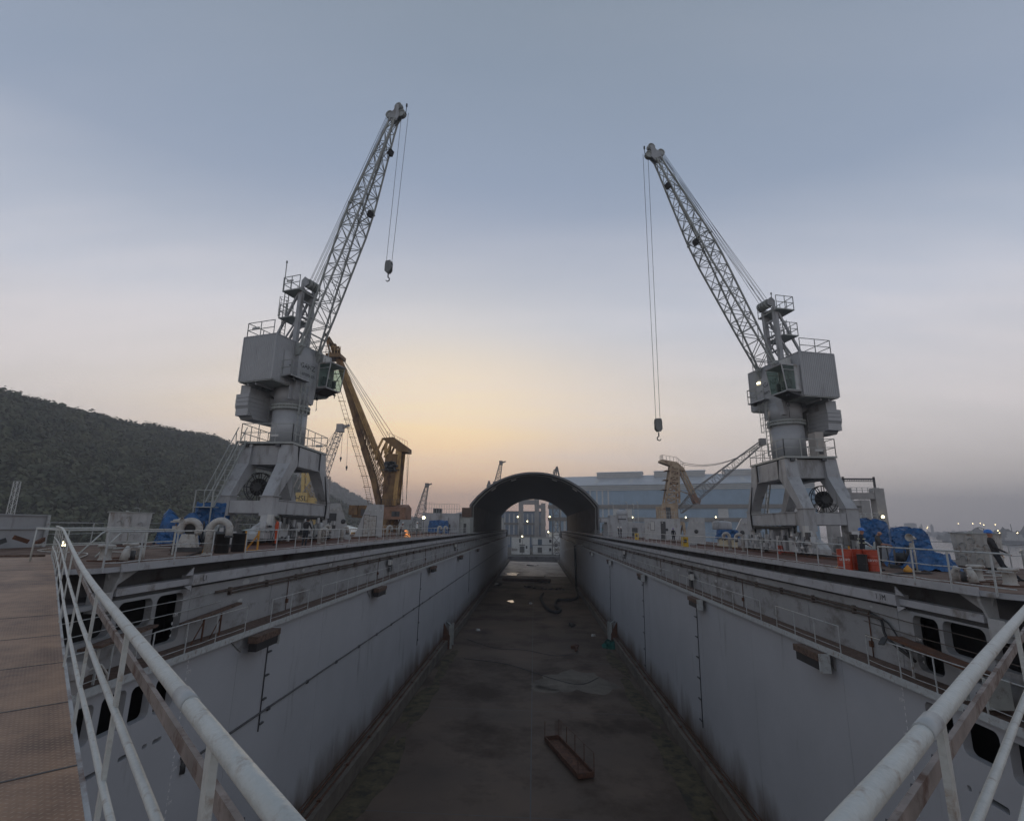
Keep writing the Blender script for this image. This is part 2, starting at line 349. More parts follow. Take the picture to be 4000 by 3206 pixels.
hill('far_hill', [(900, 1800), (1128, 1850), (1200, 1864), (1284, 1886), (1352, 1926), (1399, 1953), (1461, 1984), (1560, 2030), (1700, 2048)], 880, 1720, 34, 900, [(900, 1350), (1700, 1500)], -15.5, trees=1500, tr=(5, 9), label='hazy wooded slope descending behind the brown crane', seed=5, ridge_trees=600)
hill('distant_hill', [(1250, 1900), (1380, 1938), (1460, 1968), (1540, 2005), (1700, 2036), (1900, 2050)], 1240, 1900, 20, 1700, [(1200, 2250), (1900, 2350)], -15.5)
def tree(x, y, zb, h, r, label, seed, group=None, n=150):
    rg = random.Random(seed); t = thing('tree', label, 'tree', (x, y, zb), group=group)
    tb = MB(); tb.path([(0, 0, 0), (.1 * r, 0, h * .3), (0, .08 * r, h * .6), (.05 * r, 0, h * .85)], [r * .09, r * .07, r * .045, r * .015], 7)
    for k in range(5):
        a = rg.uniform(0, 6.28); tb.path([(0, 0, h * (.35 + .08 * k)), (math.cos(a) * r * .35, math.sin(a) * r * .35, h * (.5 + .07 * k)), (math.cos(a) * r * .7, math.sin(a) * r * .7, h * (.6 + .07 * k))], [r * .035, r * .025, r * .01], 5)
    tb.build('trunk', m_bark, t)
    cb = MB()
    for k in range(10):
        a = rg.uniform(0, 6.28); q = rg.uniform(.1, .62) * r
        clump(cb, (math.cos(a) * q, math.sin(a) * q, h * rg.uniform(.48, .86)), r * rg.uniform(.34, .52), n // 4, rg, .75, (.14, .34))
    cb.build('crown', m_tree, t)
for i, (px, Y, h, r, lab) in enumerate([(150, 205, 17, 12, 'broad pale green tree at the foot of the hill above the bulwark'), (330, 215, 13, 9, 'round dark tree at the hill foot behind the riveted bin'), (1375, 290, 11, 9, 'low round tree between the two grey deck houses'), (1690, 330, 14, 9, 'dark bushy tree under the small lattice crane'), (1790, 345, 15, 10, 'dark bushy tree beside the blue gabled shed'), (1480, 300, 9, 8, 'low bush left of the brown crane base')]):
    v = ray(px, 2050); tree(v.x / v.y * Y, Y, -15.5, h, r, lab, 40 + i, 'trees on the far quay')

# ---- far shore on the right, in haze
m_far = mat('far_shore', (.07, .075, .07), .9, var=.4, scale=.02)
m_fbld = mat('far_building', (.25, .25, .25), .8, var=.3, scale=.05)
def far_strip(name, px0, px1, D0, D1, hgt, seed, n=60):
    rg = random.Random(seed); mb = MB(); top = []; 
    for i in range(n + 1):
        v = ray(px0 + (px1 - px0) * i / n, 2070); h = math.hypot(v.x, v.y); D = D0 + (D1 - D0) * i / n; x, y = v.x / h * D, v.y / h * D; 
        e = math.sin(math.pi * i / n) ** .35
        z = -18 + (hgt * (.55 + .45 * rg.random())) * e
        top.append([(x, y, -18.2), (x * 1.004, y * 1.004, z), (x * 1.12, y * 1.12, z * .8), (x * 1.15, y * 1.15, -18.2)])
    ids = [mb.pts(r) for r in top]
    for a, b in zip(ids, ids[1:]):
        for k in range(3): mb.face([a + k, b + k, b + k + 1, a + k + 1], False)
    return tag(mb.build(name, m_far), kind='structure')
far_strip('far_shore', 3380, 4400, 2600, 2500, 22, 1, 120)
far_strip('headland', 3650, 4400, 1500, 1200, 30, 2, 70)
def fbox(px0, px1, ytop, D, name, label, cat, m=m_fbld, taper=0, dep=None, group=None):
    v0, v1 = ray(px0, 2070), ray(px1, 2070); vt = ray((px0 + px1) / 2, ytop)
    a = Vector((v0.x, v0.y)) * (D / math.hypot(v0.x, v0.y)); b = Vector((v1.x, v1.y)) * (D / math.hypot(v1.x, v1.y)); h = D * vt.z / math.hypot(vt.x, vt.y)
    w = (b - a).length; d = dep or w * .6; c = (a + b) / 2; n = Vector((-c.x, -c.y)).normalized()
    t = thing(name, label, cat, (c.x, c.y, -17), math.atan2(n.y, n.x) + math.pi / 2, group)
    return t, w, d, h + 17
t, w, d, h = fbox(3534, 3584, 2043, 2450, 'storage_tank', 'large round storage tank silhouetted on the hazy far shore', 'tank')
MB().lathe([(w * .5, 0), (w * .5, h * .93), (w * .47, h), (0, h + 2)], n=28).build('shell', m_fbld, t); MB().lathe([(w * .515, h * .9), (w * .515, h * .93)], n=28).build('rim', m_far, t)
t, w, d, h = fbox(3636, 3648, 2052, 2480, 'tower_block', 'small square tower block right of the far storage tank', 'building')
MB().box(-w / 2, w / 2, -d, d, 0, h).build('wall', m_fbld, t); MB().box(-w / 4, w / 4, -d / 2, d / 2, h, h + 5).build('roof_room', m_far, t)
t, w, d, h = fbox(3592, 3606, 2046, 2500, 'apartment_block', 'hazy stepped apartment block beside the storage tank', 'building')
MB().box(-w / 2, 0, -d, d, 0, h * .8).build('wall', m_fbld, t); MB().box(0, w / 2, -d, d, 0, h).build('wing', m_fbld, t)
t, w, d, h = fbox(3478, 3516, 2052, 2550, 'apartment_block', 'faint row of flats left of the far storage tank', 'building')
for i in range(4): MB().box(-w / 2 + i * w / 4, -w / 2 + (i + .8) * w / 4, -d, d, 0, h * (.7 + .3 * (i % 3) / 2)).build('wall', m_fbld, t)
# boats
m_hull = mat('ship_hull', (.12, .13, .14), .6, var=.2); m_ship = mat('ship_white', (.45, .45, .43), .6, var=.15)
def ship(px, D, L, label, big=False, rz=0.2):
    v = ray(px, 2070); h = math.hypot(v.x, v.y); t = thing('ship' if big else 'patrol_boat', label, 'ship' if big else 'boat', (v.x / h * D, v.y / h * D, -18), rz)
    pl = [(-L / 2, -L * .09), (L * .3, -L * .09), (L / 2, 0), (L * .3, L * .09), (-L / 2, L * .09)]; hh = L * .085
    MB().prism(pl, lambda a, b: (a * .94, b * .8, -.5), lambda a, b: (a, b, hh + max(0, a) * .06)).build('hull', m_hull, t)
    s = MB(); s.box(-L * .3, L * .12, -L * .06, L * .06, hh, hh + L * .08); s.box(-L * .2, L * .08, -L * .05, L * .05, hh + L * .08, hh + L * .15)
    if big: s.box(-L * .1, L * .06, -L * .04, L * .04, hh + L * .15, hh + L * .22)
    s.build('superstructure', m_ship, t)
    MB().tube((-L * .03, 0, hh + L * .14), (-L * .03, 0, hh + L * .42), L * .008, 6).bar((-L * .03, -L * .07, hh + L * .3), (-L * .03, L * .07, hh + L * .3), L * .006).build('mast', m_dark, t)
    return t
ship(3712, 1150, 26, 'small patrol boat with a thin mast on the grey water', rz=math.pi * .8)
ship(3945, 1050, 58, 'large white ship with lit decks moored at the right headland', True, rz=math.pi * .75)
m_sodium = mat('sodium_lamp', (1, .8, .4), emit=(1, .78, .4), estr=10)
def shore_lamp(px, py, D, label, r=None, zb=-17, group='lamps on the far shore', m=None):
    v = ray(px, py); h = math.hypot(v.x, v.y); z = D * v.z / h; r = r or D * .00055
    t = thing('lamp_post', label, 'lamp', (v.x / h * D, v.y / h * D, zb), group=group)
    MB().tube((0, 0, 0), (0, 0, z - zb), r * .25, 5).build('pole', m_dark, t)
    MB().ball((0, 0, z - zb), r, 8, 6).build('lamp_head', m or m_sodium, t)
for px, py, D in [(3743, 2045, 1900), (3800, 2044, 1900), (3829, 2043, 1900), (3843, 2050, 2000), (3888, 2049, 1900), (3623, 2058, 2300), (3621, 2062, 2300)]:
    shore_lamp(px, py, D, 'tall lit lamp on the hazy far shore across the water')
for px, py, D, l in [(3898, 2072, 1350, 'lit lamp on the headland just left of the white ship'), (3904, 2081, 1350, 'lower lit lamp on the headland left of the white ship'), (3974, 2081, 1020, 'lit lamp on the quay right of the white ship')]:
    shore_lamp(px, py, D, l)
shore_lamp(50, 1579, 440, 'street lamp lit near the top of the wooded hill', .55, 440 * ray(50, 1620).z / math.hypot(*ray(50, 1620)[:2]) - 2, None)

# ---- the great blue building hall
m_blue = mat('blue_cladding', (.25, .345, .435), .5, var=.12, scale=.15, dirt=(.10, .19, .29), dirt_amt=.35, dscale=.1, streak=6)
m_roof = mat('pale_roof_sheet', (.40, .415, .43), .45, var=.1, scale=.1)
m_wstrip = mat('white_cladding', (.48, .48, .46), .6, var=.1, scale=.2)
m_band = mat('concrete_band', (.20, .185, .165), .75, var=.12, scale=.3, dirt=(.2, .18, .16), dirt_amt=.3)
m_window = mat('dark_window', (.03, .035, .045), .15, var=.2)
def hall():
    A = Vector((11, 388.5, 0)); B = Vector((180.6, 339, 0)); Lh = (B - A).length; rz = math.atan2(B.y - A.y, B.x - A.x)
    t = thing('assembly_hall', 'huge blue clad shipbuilding hall with pale roof on the far quay', 'building', (A.x, A.y, -15.5), rz)
    z = lambda v: v + 15.5
    def s_at(px):  # distance along the wall of a photograph column
        v = ray(px, 2000); d = Vector((math.cos(rz), math.sin(rz))); # A + d s  parallel to v
        return (A.x * v.y - A.y * v.x) / (d.y * v.x - d.x * v.y) 
    mb = MB(); mb.box(0, Lh, 0, 60, 0, z(30)).build('wall', m_blue, t)
    rb = MB(); rb.prism([(-1.2, z(30.02)), (30, z(39.6)), (61.2, z(30.02))], lambda a, b: (-1, a, b), lambda a, b: (Lh + 1, a, b)); rb.build('roof', m_roof, t)
    for k in range(3): MB().box(-.3, Lh + .3, -.55 - .12 * k, -.02, z(26.3 + k * 1.25), z(27.1 + k * 1.25)).build('louvre', m_wstrip, t)
    MB().box(-.4, Lh + .4, -.7, -.03, z(13.4), z(16.1)).build('concrete_beam', m_band, t)
    MB().box(-.4, Lh + .4, -.8, -.03, z(4.6), z(7.2)).build('concrete_beam', m_band, t)
    MB().box(-.4, Lh + .4, -.9, -.03, z(-15.4), z(-13)).build('plinth', m_band, t)
    for px in (2160, 2190, 2307, 2333, 2355, 2378): s = s_at(px); MB().box(s - .55, s + .55, -.12, -.01, z(7.3), z(26.2)).build('translucent_strip', m_wstrip, t)
    for px in (3000, 3080, 3110): s = s_at(px); MB().box(s - .9, s + .9, -.12, -.01, z(7.3), z(26.2)).build('translucent_strip', m_wstrip, t)
    for px, w in ((2408, 4.4), (2456, 4.6), (2825, 6.4), (2610, 4.5)): s = s_at(px); MB().box(s - w / 2, s + w / 2, -.28, -.02, z(-12.9), z(13.3)).build('white_pier', m_wstrip, t)
    for px in (2170, 2185, 2205, 2250): s = s_at(px); MB().box(s - .8, s + .8, -.2, -.015, z(-12.9), z(4.5)).build('white_pier', m_wstrip, t)
    rg = random.Random(4)
    for k in range(7):
        s = 8 + k * Lh / 7; MB().hexa([(s, 4, z(31.7)), (s + 3, 4, z(31.7)), (s + 3, 18, z(36)), (s, 18, z(36)), (s, 4, z(31.78)), (s + 3, 4, z(31.78)), (s + 3, 18, z(36.08)), (s, 18, z(36.08))]).build('roof_light', m_wstrip, t)
    for p0, p1 in ((2311, 2495), (2543, 2756), (2827, 3000)):
        s0, s1 = s_at(p0) * 1.03, s_at(p1) * 1.02
        v = MB(); v.box(s0, s1, 21, 39, z(36.5), z(41.2)); v.prism([(20.4, z(41.21)), (30, z(42.8)), (39.6, z(41.21))], lambda a, b: (s0 - .5, a, b), lambda a, b: (s1 + .5, a, b)); ro = v.build('roof_vent', m_roof, t)
        for k in range(3): MB().box(s0 + .3, s1 - .3, 20.6, 20.95, z(37.6 + k * 1.1), z(38.2 + k * 1.1)).build('vent_slat', m_wstrip, ro)
hall()
def flat_building(name, label, x0, x1, y, dep, z1, m, strips=(), group=None):
    t = thing(name, label, 'building', (x0, y, -15.5), 0, group)
    MB().box(0, x1 - x0, 0, dep, 0, z1 + 15.5).build('wall', m, t); MB().box(-.4, x1 - x0 + .4, -.4, dep, z1 + 15.51, z1 + 16.1).build('roof', m_band, t)
    for s in strips: MB().box(s - .5, s + .5, -.15, -.01, 2, z1 + 14).build('white_pier', m_wstrip, t)
    return t
t = flat_building('workshop', 'blue and white striped workshop seen through the arched shelter', -26, 9, 410, 30, 11.5, mat('workshop_cladding', (.17, .21, .27), .6, var=.12), [3 + 3.6 * k for k in range(9)])
for zz in (8, 17): MB().box(-.2, 35.2, -.5, -.16, zz, zz + 1.6).build('concrete_beam', m_band, t)
# concrete crane runway in the middle
def runway(name, label, cols, Y, w, beams, top, rails=(), zb=-15.5, gap=None):
    xs = [ray(p, 2030).x / ray(p, 2030).y * Y for p in cols]; t = thing(name, label, 'gantry frame', (xs[0], Y, zb)); o = xs[0]
    for i, x in enumerate(xs): MB().box(x - o - w / 2, x - o + w / 2, -w / 2, w / 2, 0, top[i] - zb).build('column', m_conc, t)
    for i, j, z0, z1 in beams:
        MB().box(xs[i] - o + w / 2, xs[j] - o - w / 2, -w * .4, w * .4, z0 - zb, z1 - zb).build('beam', m_conc, t)
    for i, j, z0, hh in rails:
        mb = MB(); n = 6; a, b = xs[i] - o, xs[j] - o
        for k in range(n + 1): x = a + (b - a) * k / n; mb.bar((x, -w * .42, z0 - zb), (x, -w * .42, z0 + hh - zb), .12)
        for q in (.5, 1): mb.bar((a, -w * .42, z0 + hh * q - zb), (b, -w * .42, z0 + hh * q - zb), .1)
        mb.build('railing', m_railg, t)
    return t
runway('crane_runway', 'tall pale concrete crane runway columns behind the white houses', [2035, 2097, 2122], 345, 3.0, [(0, 1, 14.5, 17.6), (1, 2, 12, 14.4)], [17.6, 19, 15.4], [(0, 1, 6.0, 2.0), (1, 2, 5.8, 2.0)])
def right_runway(label, pxs, Y, w, zt, zbm, seed):
    t = runway('crane_runway', label, pxs, Y, w, [(0, 1, zbm[0], zbm[1]), (0, 1, zbm[2], zbm[3])], [zt, zt], [(0, 1, zbm[1], 1.1), (0, 1, zbm[3], 1.1)])
    return t
yz = lambda px, py, Y: ray(px, py).z / ray(px, py).y * Y
t = right_runway('near grey concrete runway frame right of the right gantry crane', [3310, 3440], 118, 2.0, yz(3430, 1908, 118), (yz(3380, 1949, 118), yz(3380, 1925, 118), yz(3380, 2034, 118), yz(3380, 2024, 118)), 1)
x0 = ray(3310, 2030).x / ray(3310, 2030).y * 118; x1 = ray(3440, 2030).x / ray(3440, 2030).y * 118
zt_ = yz(3430, 1908, 118) + 15.5
mb = MB(); 
for a in (0.2, x1 - x0 - .2): mb.bar((a, 0, zt_), (a, 0, zt_ + 2.6), .35)
mb.bar((0, 0, zt_ + 2.1), (x1 - x0, 0, zt_ + 2.1), .35); mb.bar((0, 0, zt_ + 1.6), (x1 - x0, 0, zt_ + 1.6), .15)
for k in range(14): xa = (x1 - x0) * k / 14; mb.bar((xa, 0, zt_ + 1.6), (xa + (x1 - x0) / 28, 0, zt_ + 2.1), .1)
mb.build('conductor_rail', m_dark, t)
right_runway('farther grey concrete runway frame behind the near one at right', [3250, 3380], 150, 2.4, yz(3375, 1953, 150), (yz(3330, 1976, 150), yz(3330, 1955, 150), yz(3330, 2036, 150), yz(3330, 2028, 150)), 2)
# ---- white two storey houses on the quay
m_wwall = mat('white_house_wall', (.62, .63, .62), .8, var=.08, scale=.4, dirt=(.4, .4, .38), dirt_amt=.3)
m_door = mat('blue_grey_door', (.07, .11, .15), .5, var=.2)
m_shade = mat('grey_shutter', (.10, .105, .105), .6, var=.2)
def house(label, px0, px1, ytop, Y, openings, extra=None, zb=-15.5):
    X = lambda p: ray(p, 2130).x / ray(p, 2130).y * Y
    t = thing('white_house', label, 'house', (X(px0), Y, zb)); w = X(px1) - X(px0); H = yz((px0 + px1) / 2, ytop, Y) - zb
    MB().box(0, w, 0, 9, 0, H).build('wall', m_wwall, t); MB().box(-.3, w + .3, -.3, 9.3, H + .01, H + .35).build('roof', m_conc, t)
    for n, a0, b0, a1, b1, m in openings:
        x0, x1 = X(a0) - X(px0), X(a1) - X(px0); z0, z1 = yz(a0, b1, Y) - zb, yz(a0, b0, Y) - zb
        f = MB().box(x0, x1, -.12, -.01, max(.02, z0), z1).build(n, m, t)
        if n == 'window': MB().box(x0 - .12, x1 + .12, -.3, -.125, z0 - .2, z0 - .03).build('sill', m_wwall, f)
    return t, w, H
house('left white house with a tall dark doorway at its middle', 1998, 2069, 2098, 306, [('window', 2028, 2103, 2034, 2118, m_window), ('door', 2030, 2133, 2049, 2157, m_shade), ('lintel', 2029, 2126, 2051, 2130, m_shade), ('vent', 2054, 2131, 2060, 2142, m_window), ('vent_grille', 1999, 2141, 2021, 2151, m_conc)])
house('middle white house with two blue doors one above the other', 2081, 2165, 2100, 310, [('door', 2101, 2105, 2117, 2127, m_door), ('door', 2100, 2137, 2117, 2159, m_shade), ('window', 2145, 2107, 2154, 2118, m_window), ('window', 2145, 2140, 2153, 2152, m_window), ('string_course', 2081, 2127, 2165, 2129.5, m_shade)])
t, w, H = house('right white house with open balconies behind the middle one', 2144, 2200, 2080, 322, [('window', 2184, 2085, 2193, 2094, m_window), ('window', 2166, 2124, 2178, 2136, m_window)])
for zz in (3.0, 6.6): MB().box(w - 6, w + .5, -2.2, -.02, zz, zz + .9).build('balcony', m_wwall, t)
MB().box(w - 6, w - 5.6, -2.1, -1.7, 0, 6.6).build('post', m_wwall, t)
def lump_car(x, y, z, rz, m, label):
    t = thing('parked_car', label, 'car', (x, y, z), rz)
    MB().prism([(-2, .25), (2, .25), (2.05, .75), (1.1, .9), (.5, 1.42), (-1.2, 1.42), (-1.9, .9)], lambda a, b: (a, -.82, b), lambda a, b: (a, .82, b)).build('body', m, t)
    MB().prism([(.95, .92), (.48, 1.34), (-1.12, 1.34), (-1.6, .92)], lambda a, b: (a, -.84, b), lambda a, b: (a, .84, b)).build('window', m_window, t)
    for a in (-1.25, 1.25):
        for b in (-.75, .75): MB().lathe([(.33, -.1), (.33, .1)], (a, b, .33), 'Y', 14).build('wheel', m_black, t)
lump_car(ray(2176, 2150).x / ray(2176, 2150).y * 300, 300, -15.5, .1, m_wwall, 'white car parked in front of the right white house')
# lamps seen through and right of the shelter
for px, py, Y, zb, l in [(2022, 2018, 343, -15.5, 'lit lamp beside the left column seen through the arch'), (2060, 2035, 400, -15.5, 'lit lamp low on the workshop between two columns'), (2147, 2018, 370, -15.5, 'small lit lamp at the corner of the blue hall'), (2220, 2020, 240, -15.5, 'lit lamp at the right springing of the arch'), (2142, 2077, 320, -15.5, 'small lit lamp above the right white house'), (2040, 2094, 300, -15.5, 'lit lamp over the left white house roof'),
                          (2382, 2020, 330, -15.5, 'first lit lamp right of the arched shelter'), (2471, 2020, 330, -15.5, 'lit lamp above the rounded deck house'), (2570, 2021, 330, -15.5, 'lit lamp left of the orange crane base'), (2679, 2020, 330, -15.5, 'lit lamp right of the orange crane base'), (2796, 2019, 330, -15.5, 'lit lamp left of the white hall pier and mushroom vent')]:
    v = ray(px, py); t = thing('floodlight_mast', l, 'lamp', (v.x / v.y * Y, Y, zb), group='lit floodlights on the far quay')
    zz = v.z / v.y * Y - zb; r = .42 * Y / 330
    MB().tube((0, 0, 0), (0, .3, zz - .4), .12, 6).build('pole', m_dark, t); MB().ball((0, 0, zz), r, 10, 8).build('lamp_head', m_lamp, t)
v = ray(3448, 2018); t = thing('floodlight', 'bright floodlight fixed on the near concrete runway column', 'lamp', (v.x / v.y * 116.4, 116.4, v.z / v.y * 116.4))
MB().cbox((0, .25, 0), (.7, .3, .6)).build('housing', m_dark, t); MB().ball((0, -.05, 0), .3, 10, 8).build('lens', m_lamp, t)
# sheds on the left bank
def shed(label, x0, x1, y0, y1, zw, zr, m, zb=-15.5):
    t = thing('shed', label, 'building', (x0, y0, zb)); w = x1 - x0; d = y1 - y0
    MB().box(0, w, 0, d, 0, zw - zb).build('wall', m_wstrip, t); MB().prism([(-.5, zw - zb + .01), (w / 2, zr - zb), (w + .5, zw - zb + .01)], lambda a, b: (a, -.5, b), lambda a, b: (a, d + .5, b)).build('roof', m, t)
    return t
shed('long white roofed shed on the left bank behind the riveted bin', -125, -62, 95, 150, -7.5, -4.6, mat('white_roof_sheet', (.5, .52, .53), .5, var=.08))
shed('pale turquoise roofed shed behind the left gantry crane', -105, -60, 165, 220, -4.5, .5, mat('turquoise_roof_sheet', (.38, .50, .52), .5, var=.08))
shed('grey roofed shed between the two grey deck houses', -75, -48, 130, 190, -7, -1.5, mat('grey_roof_sheet', (.33, .37, .40), .5, var=.08))
t = shed('pale blue gabled shed left of the arched shelter', -52, -20, 300, 345, 5.5, 9.6, m_roof)
MB().box(8, 11, -.2, -.02, 14, 19).build('window', m_window, t)
# lattice helper
def lattice(mb, A, B, wa, wb, n, r, rl, up=(0, 0, 1), side=None):
    """four chord lattice mast between A and B, square section wa -> wb"""
    A = Vector(A); B = Vector(B); d = (B - A).normalized(); s = Vector(side) if side else (d.cross(Vector(up)).normalized() if abs(d.z) < .98 else Vector((1, 0, 0))); u = s.cross(d).normalized()
    P_ = lambda k, i, j: A.lerp(B, k / n) + s * (i * (wa + (wb - wa) * k / n) / 2) + u * (j * (wa + (wb - wa) * k / n) / 2)
    cs = [(-1, -1), (1, -1), (1, 1), (-1, 1)]
    for i, j in cs: mb.bar(P_(0, i, j), P_(n, i, j), r)
    for k in range(n):
        for q in range(4):
            a, b = cs[q], cs[(q + 1) % 4]
            if (k + q) % 2: a, b = b, a
            mb.bar(P_(k, *a), P_(k + 1, *b), rl); mb.bar(P_(k + 1, *a), P_(k + 1, *b), rl)
v = ray(55, 1940); t = thing('lattice_tower', 'slim pale lattice tower against the dark hillside at far left', 'tower', (v.x / v.y * 150, 150, -15.5))
mb = MB(); lattice(mb, (0, 0, 0), (0, 0, yz(66, 1880, 150) + 15.5), 1.6, 1.1, 22, .16, .1); mb.build('frame', m_wstrip, t)
# ================================================================== FLOATING DOCK
Y0, Y1 = 12.4, 243.0
FL = -16.1
def tread_mat():
    m = bpy.data.materials.new('chequer_plate'); m.use_nodes = True; N = m.node_tree.nodes; L = m.node_tree.links; b = N['Principled BSDF']
    tc = N.new('ShaderNodeTexCoord')
    no = N.new('ShaderNodeTexNoise'); no.inputs['Scale'].default_value = 1.3; no.inputs['Detail'].default_value = 8; no.inputs['Roughness'].default_value = .7; L.new(tc.outputs['Object'], no.inputs[0])
    r = N.new('ShaderNodeValToRGB'); e = r.color_ramp.elements; e[0].position = .34; e[0].color = (.10, .05, .03, 1); e[1].position = .64; e[1].color = (.33, .195, .115, 1); L.new(no.outputs[0], r.inputs[0])
    # raised lozenges, two alternating directions
    def M(op, a, b_=None, c=None):
        x = N.new('ShaderNodeMath'); x.operation = op
        for i, q in enumerate((a, b_, c)):
            if q is None: continue
            if isinstance(q, (int, float)): x.inputs[i].default_value = q
            else: L.new(q, x.inputs[i])
        return x.outputs[0]
    sp = N.new('ShaderNodeSeparateXYZ'); L.new(tc.outputs['Object'], sp.inputs[0]); P = .06
    u = M('DIVIDE', sp.outputs[0], P); v = M('DIVIDE', sp.outputs[1], P)
    def loz(uo, vo, sgn):
        a = M('SUBTRACT', M('FRACT', M('ADD', u, uo)), .5); c = M('SUBTRACT', M('FRACT', M('ADD', v, vo)), .5)
        p = M('ADD', a, c); q = M('SUBTRACT', a, c)
        if sgn: p, q = q, p
        d = M('ADD', M('POWER', M('DIVIDE', p, .42), 2.0), M('POWER', M('DIVIDE', q, .15), 2.0))
        return M('SUBTRACT', 1.0, M('MINIMUM', d, 1.0))
    h = M('MAXIMUM', loz(0, 0, 0), loz(.5, .5, 1))
    bu = N.new('ShaderNodeBump'); bu.inputs['Strength'].default_value = .9; bu.inputs['Distance'].default_value = .006; L.new(h, bu.inputs['Height']); L.new(bu.outputs[0], b.inputs['Normal'])
    # worn tops show paler metal, strengthened to stand for light on the relief
    mx = N.new('ShaderNodeMix'); mx.data_type = 'RGBA'; L.new(M('MULTIPLY', h, .75), mx.inputs[0]); L.new(r.outputs[0], mx.inputs[6]); mx.inputs[7].default_value = (.44, .34, .26, 1); L.new(mx.outputs[2], b.inputs['Base Color'])
    b.inputs['Roughness'].default_value = .55; return m
m_tread = tread_mat()
def floor_mat():
    m = mat('dock_floor_plate', (.085, .056, .038), .7, var=.35, scale=.12, dirt=(.045, .029, .02), dirt_amt=.55, dscale=.16, bump=.2, bscale=3)
    return m
m_floor = floor_mat()
fl = MB(); n = 6
fl.poly([(-12, 1.0, FL), (12, 1.0, FL), (12, 252, FL), (-12, 252, FL)])
o = fl.build('dock_floor', m_floor); o.rotation_euler.y = HEEL; tag(o, kind='structure')
mb = MB(); mb.box(-24, 24, 1, 252, -19, FL - .01); o = mb.build('pontoon', m_quay); o.rotation_euler.y = HEEL; tag(o, kind='structure')
def floor_patch(name, poly, m, dz, label=None):
    mb = MB(); mb.poly([(x, y, FL + dz) for x, y in poly]); o = mb.build(name, m); o.rotation_euler.y = HEEL; tag(o, kind='structure'); return o
def blob(cx, cy, rx, ry, seed, n=28):
    rg = random.Random(seed); ph = [rg.uniform(0, 6.28) for _ in range(4)]
    return [(cx + rx * math.cos(t) * k, cy + ry * math.sin(t) * k) for t in [2 * math.pi * i / n for i in range(n)] for k in [1 + .18 * math.sin(2 * t + ph[0]) + .16 * math.sin(3 * t + ph[1]) + .1 * math.sin(7 * t + ph[2]) + .07 * math.sin(11 * t + ph[3])]]
m_pale = mat('pale_silt', (.135, .115, .092), .85, var=.25, scale=.5, dirt=(.09, .075, .06), dirt_amt=.55, dscale=.5)
m_puddle = mat('puddle', (.03, .03, .03), .16, var=.2)
m_bright = mat('skylit_plate_tone', (.33, .285, .25), .5, var=.15, scale=.2, dirt=(.16, .12, .1), dirt_amt=.5, dscale=.18)  # pale colour stands for open sky reflected in the wet floor
m_moss = mat('silt_moss', (.085, .068, .035), .9, var=.4, scale=1, dirt=(.03, .025, .018), dirt_amt=.6, dscale=1.2)
floor_patch('skylit_floor', [(-11.25, 178), (11.25, 181), (11.25, 251.9), (-11.25, 251.9)], m_bright, .004)
floor_patch('silt_patch', blob(4.6, 60, 3.6, 4.6, 3), m_pale, .004)
floor_patch('silt_patch', blob(1.2, 57, 1.3, 1.1, 9), m_pale, .004)
floor_patch('puddle', blob(-4.9, 119, .8, 1.5, 5), m_puddle, .008)
floor_patch('puddle', blob(-7.5, 186, 2.8, 5, 6), m_puddle, .012)
for k, (y, rx, ry, s) in enumerate([(52, .9, 7, 1), (36, 1.1, 8, 2), (66, .8, 6, 4), (24, 1.2, 7, 8)]):
    floor_patch('moss_patch', blob(-10.3, y, rx, ry, 20 + s), m_moss, .004)
    floor_patch('moss_patch', blob(10.3, y + 3, rx, ry, 60 + s), m_moss, .004)
for k in range(9): y = 16 + k * 17.3; floor_patch('plate_seam', [(-11.2, y), (11.2, y + .1), (11.2, y + .16), (-11.2, y + .06)], m_dark, .003)
floor_patch('plate_seam', [(-.04, 14), (.03, 14), (.05, 175), (-.02, 175)], m_dark, .0034)
# sill beam across the floor
t = dthing('sill_beam', 'long low rusty beam lying across the dock floor at the far end', 'beam', -1.5, 163, FL)
MB().box(-8, 6.8, -.35, .35, .01, .75).build('beam', m_rust, t); MB().box(-8, 6.8, -.36, -.352, .45, .7).build('flange', m_pale, t)

def rrect(y0, y1, z0, z1, r, n=4):
    ps = []
    for cy, cz, a0 in ((y1 - r, z1 - r, 0), (y0 + r, z1 - r, 90), (y0 + r, z0 + r, 180), (y1 - r, z0 + r, 270)):
        for i in range(n + 1): a = R(a0 + 90 * i / n); ps.append((cy + r * math.cos(a), cz + r * math.sin(a)))
    return ps
def holed_wall(mb, X, th, s, y0, y1, z0, z1, holes, r):
    """a plate in the plane x = X s, with round cornered openings that sit side by side"""
    def f(y, z, d=0): return (s * (X + d), y, z)
    def blk(a, b, c, d): 
        if b - a > 1e-4 and d - c > 1e-4: mb.box(min(s * X, s * (X + th)), max(s * X, s * (X + th)), a, b, c, d)
    cur = y0
    for h in sorted(holes):
        blk(cur, h[0], z0, z1); blk(h[0], h[1], z0, h[2]); blk(h[0], h[1], h[3], z1); cur = h[1]
        for cy, cz, sy, sz in ((h[1], h[3], -1, -1), (h[0], h[3], 1, -1), (h[0], h[2], 1, 1), (h[1], h[2], -1, 1)):
            arc = [(cy + sy * r - sy * r * math.sin(t), cz + sz * r - sz * r * math.cos(t)) for t in [math.pi / 2 * i / 5 for i in range(6)]]
            mb.prism([(cy, cz)] + arc, lambda a, b: f(a, b, .001), lambda a, b: f(a, b, th - .001))
    blk(cur, y1, z0, z1)
UP = {-1: [(14.2, 15.98, -3.5, -2.64), (16.2, 17.66, -3.46, -2.6), (17.86, 19.2, -4.25, -2.6)], 1: [(14.1, 15.85, -3.5, -2.58), (16.02, 17.6, -3.5, -2.56), (17.78, 18.9, -4.3, -2.6)]}
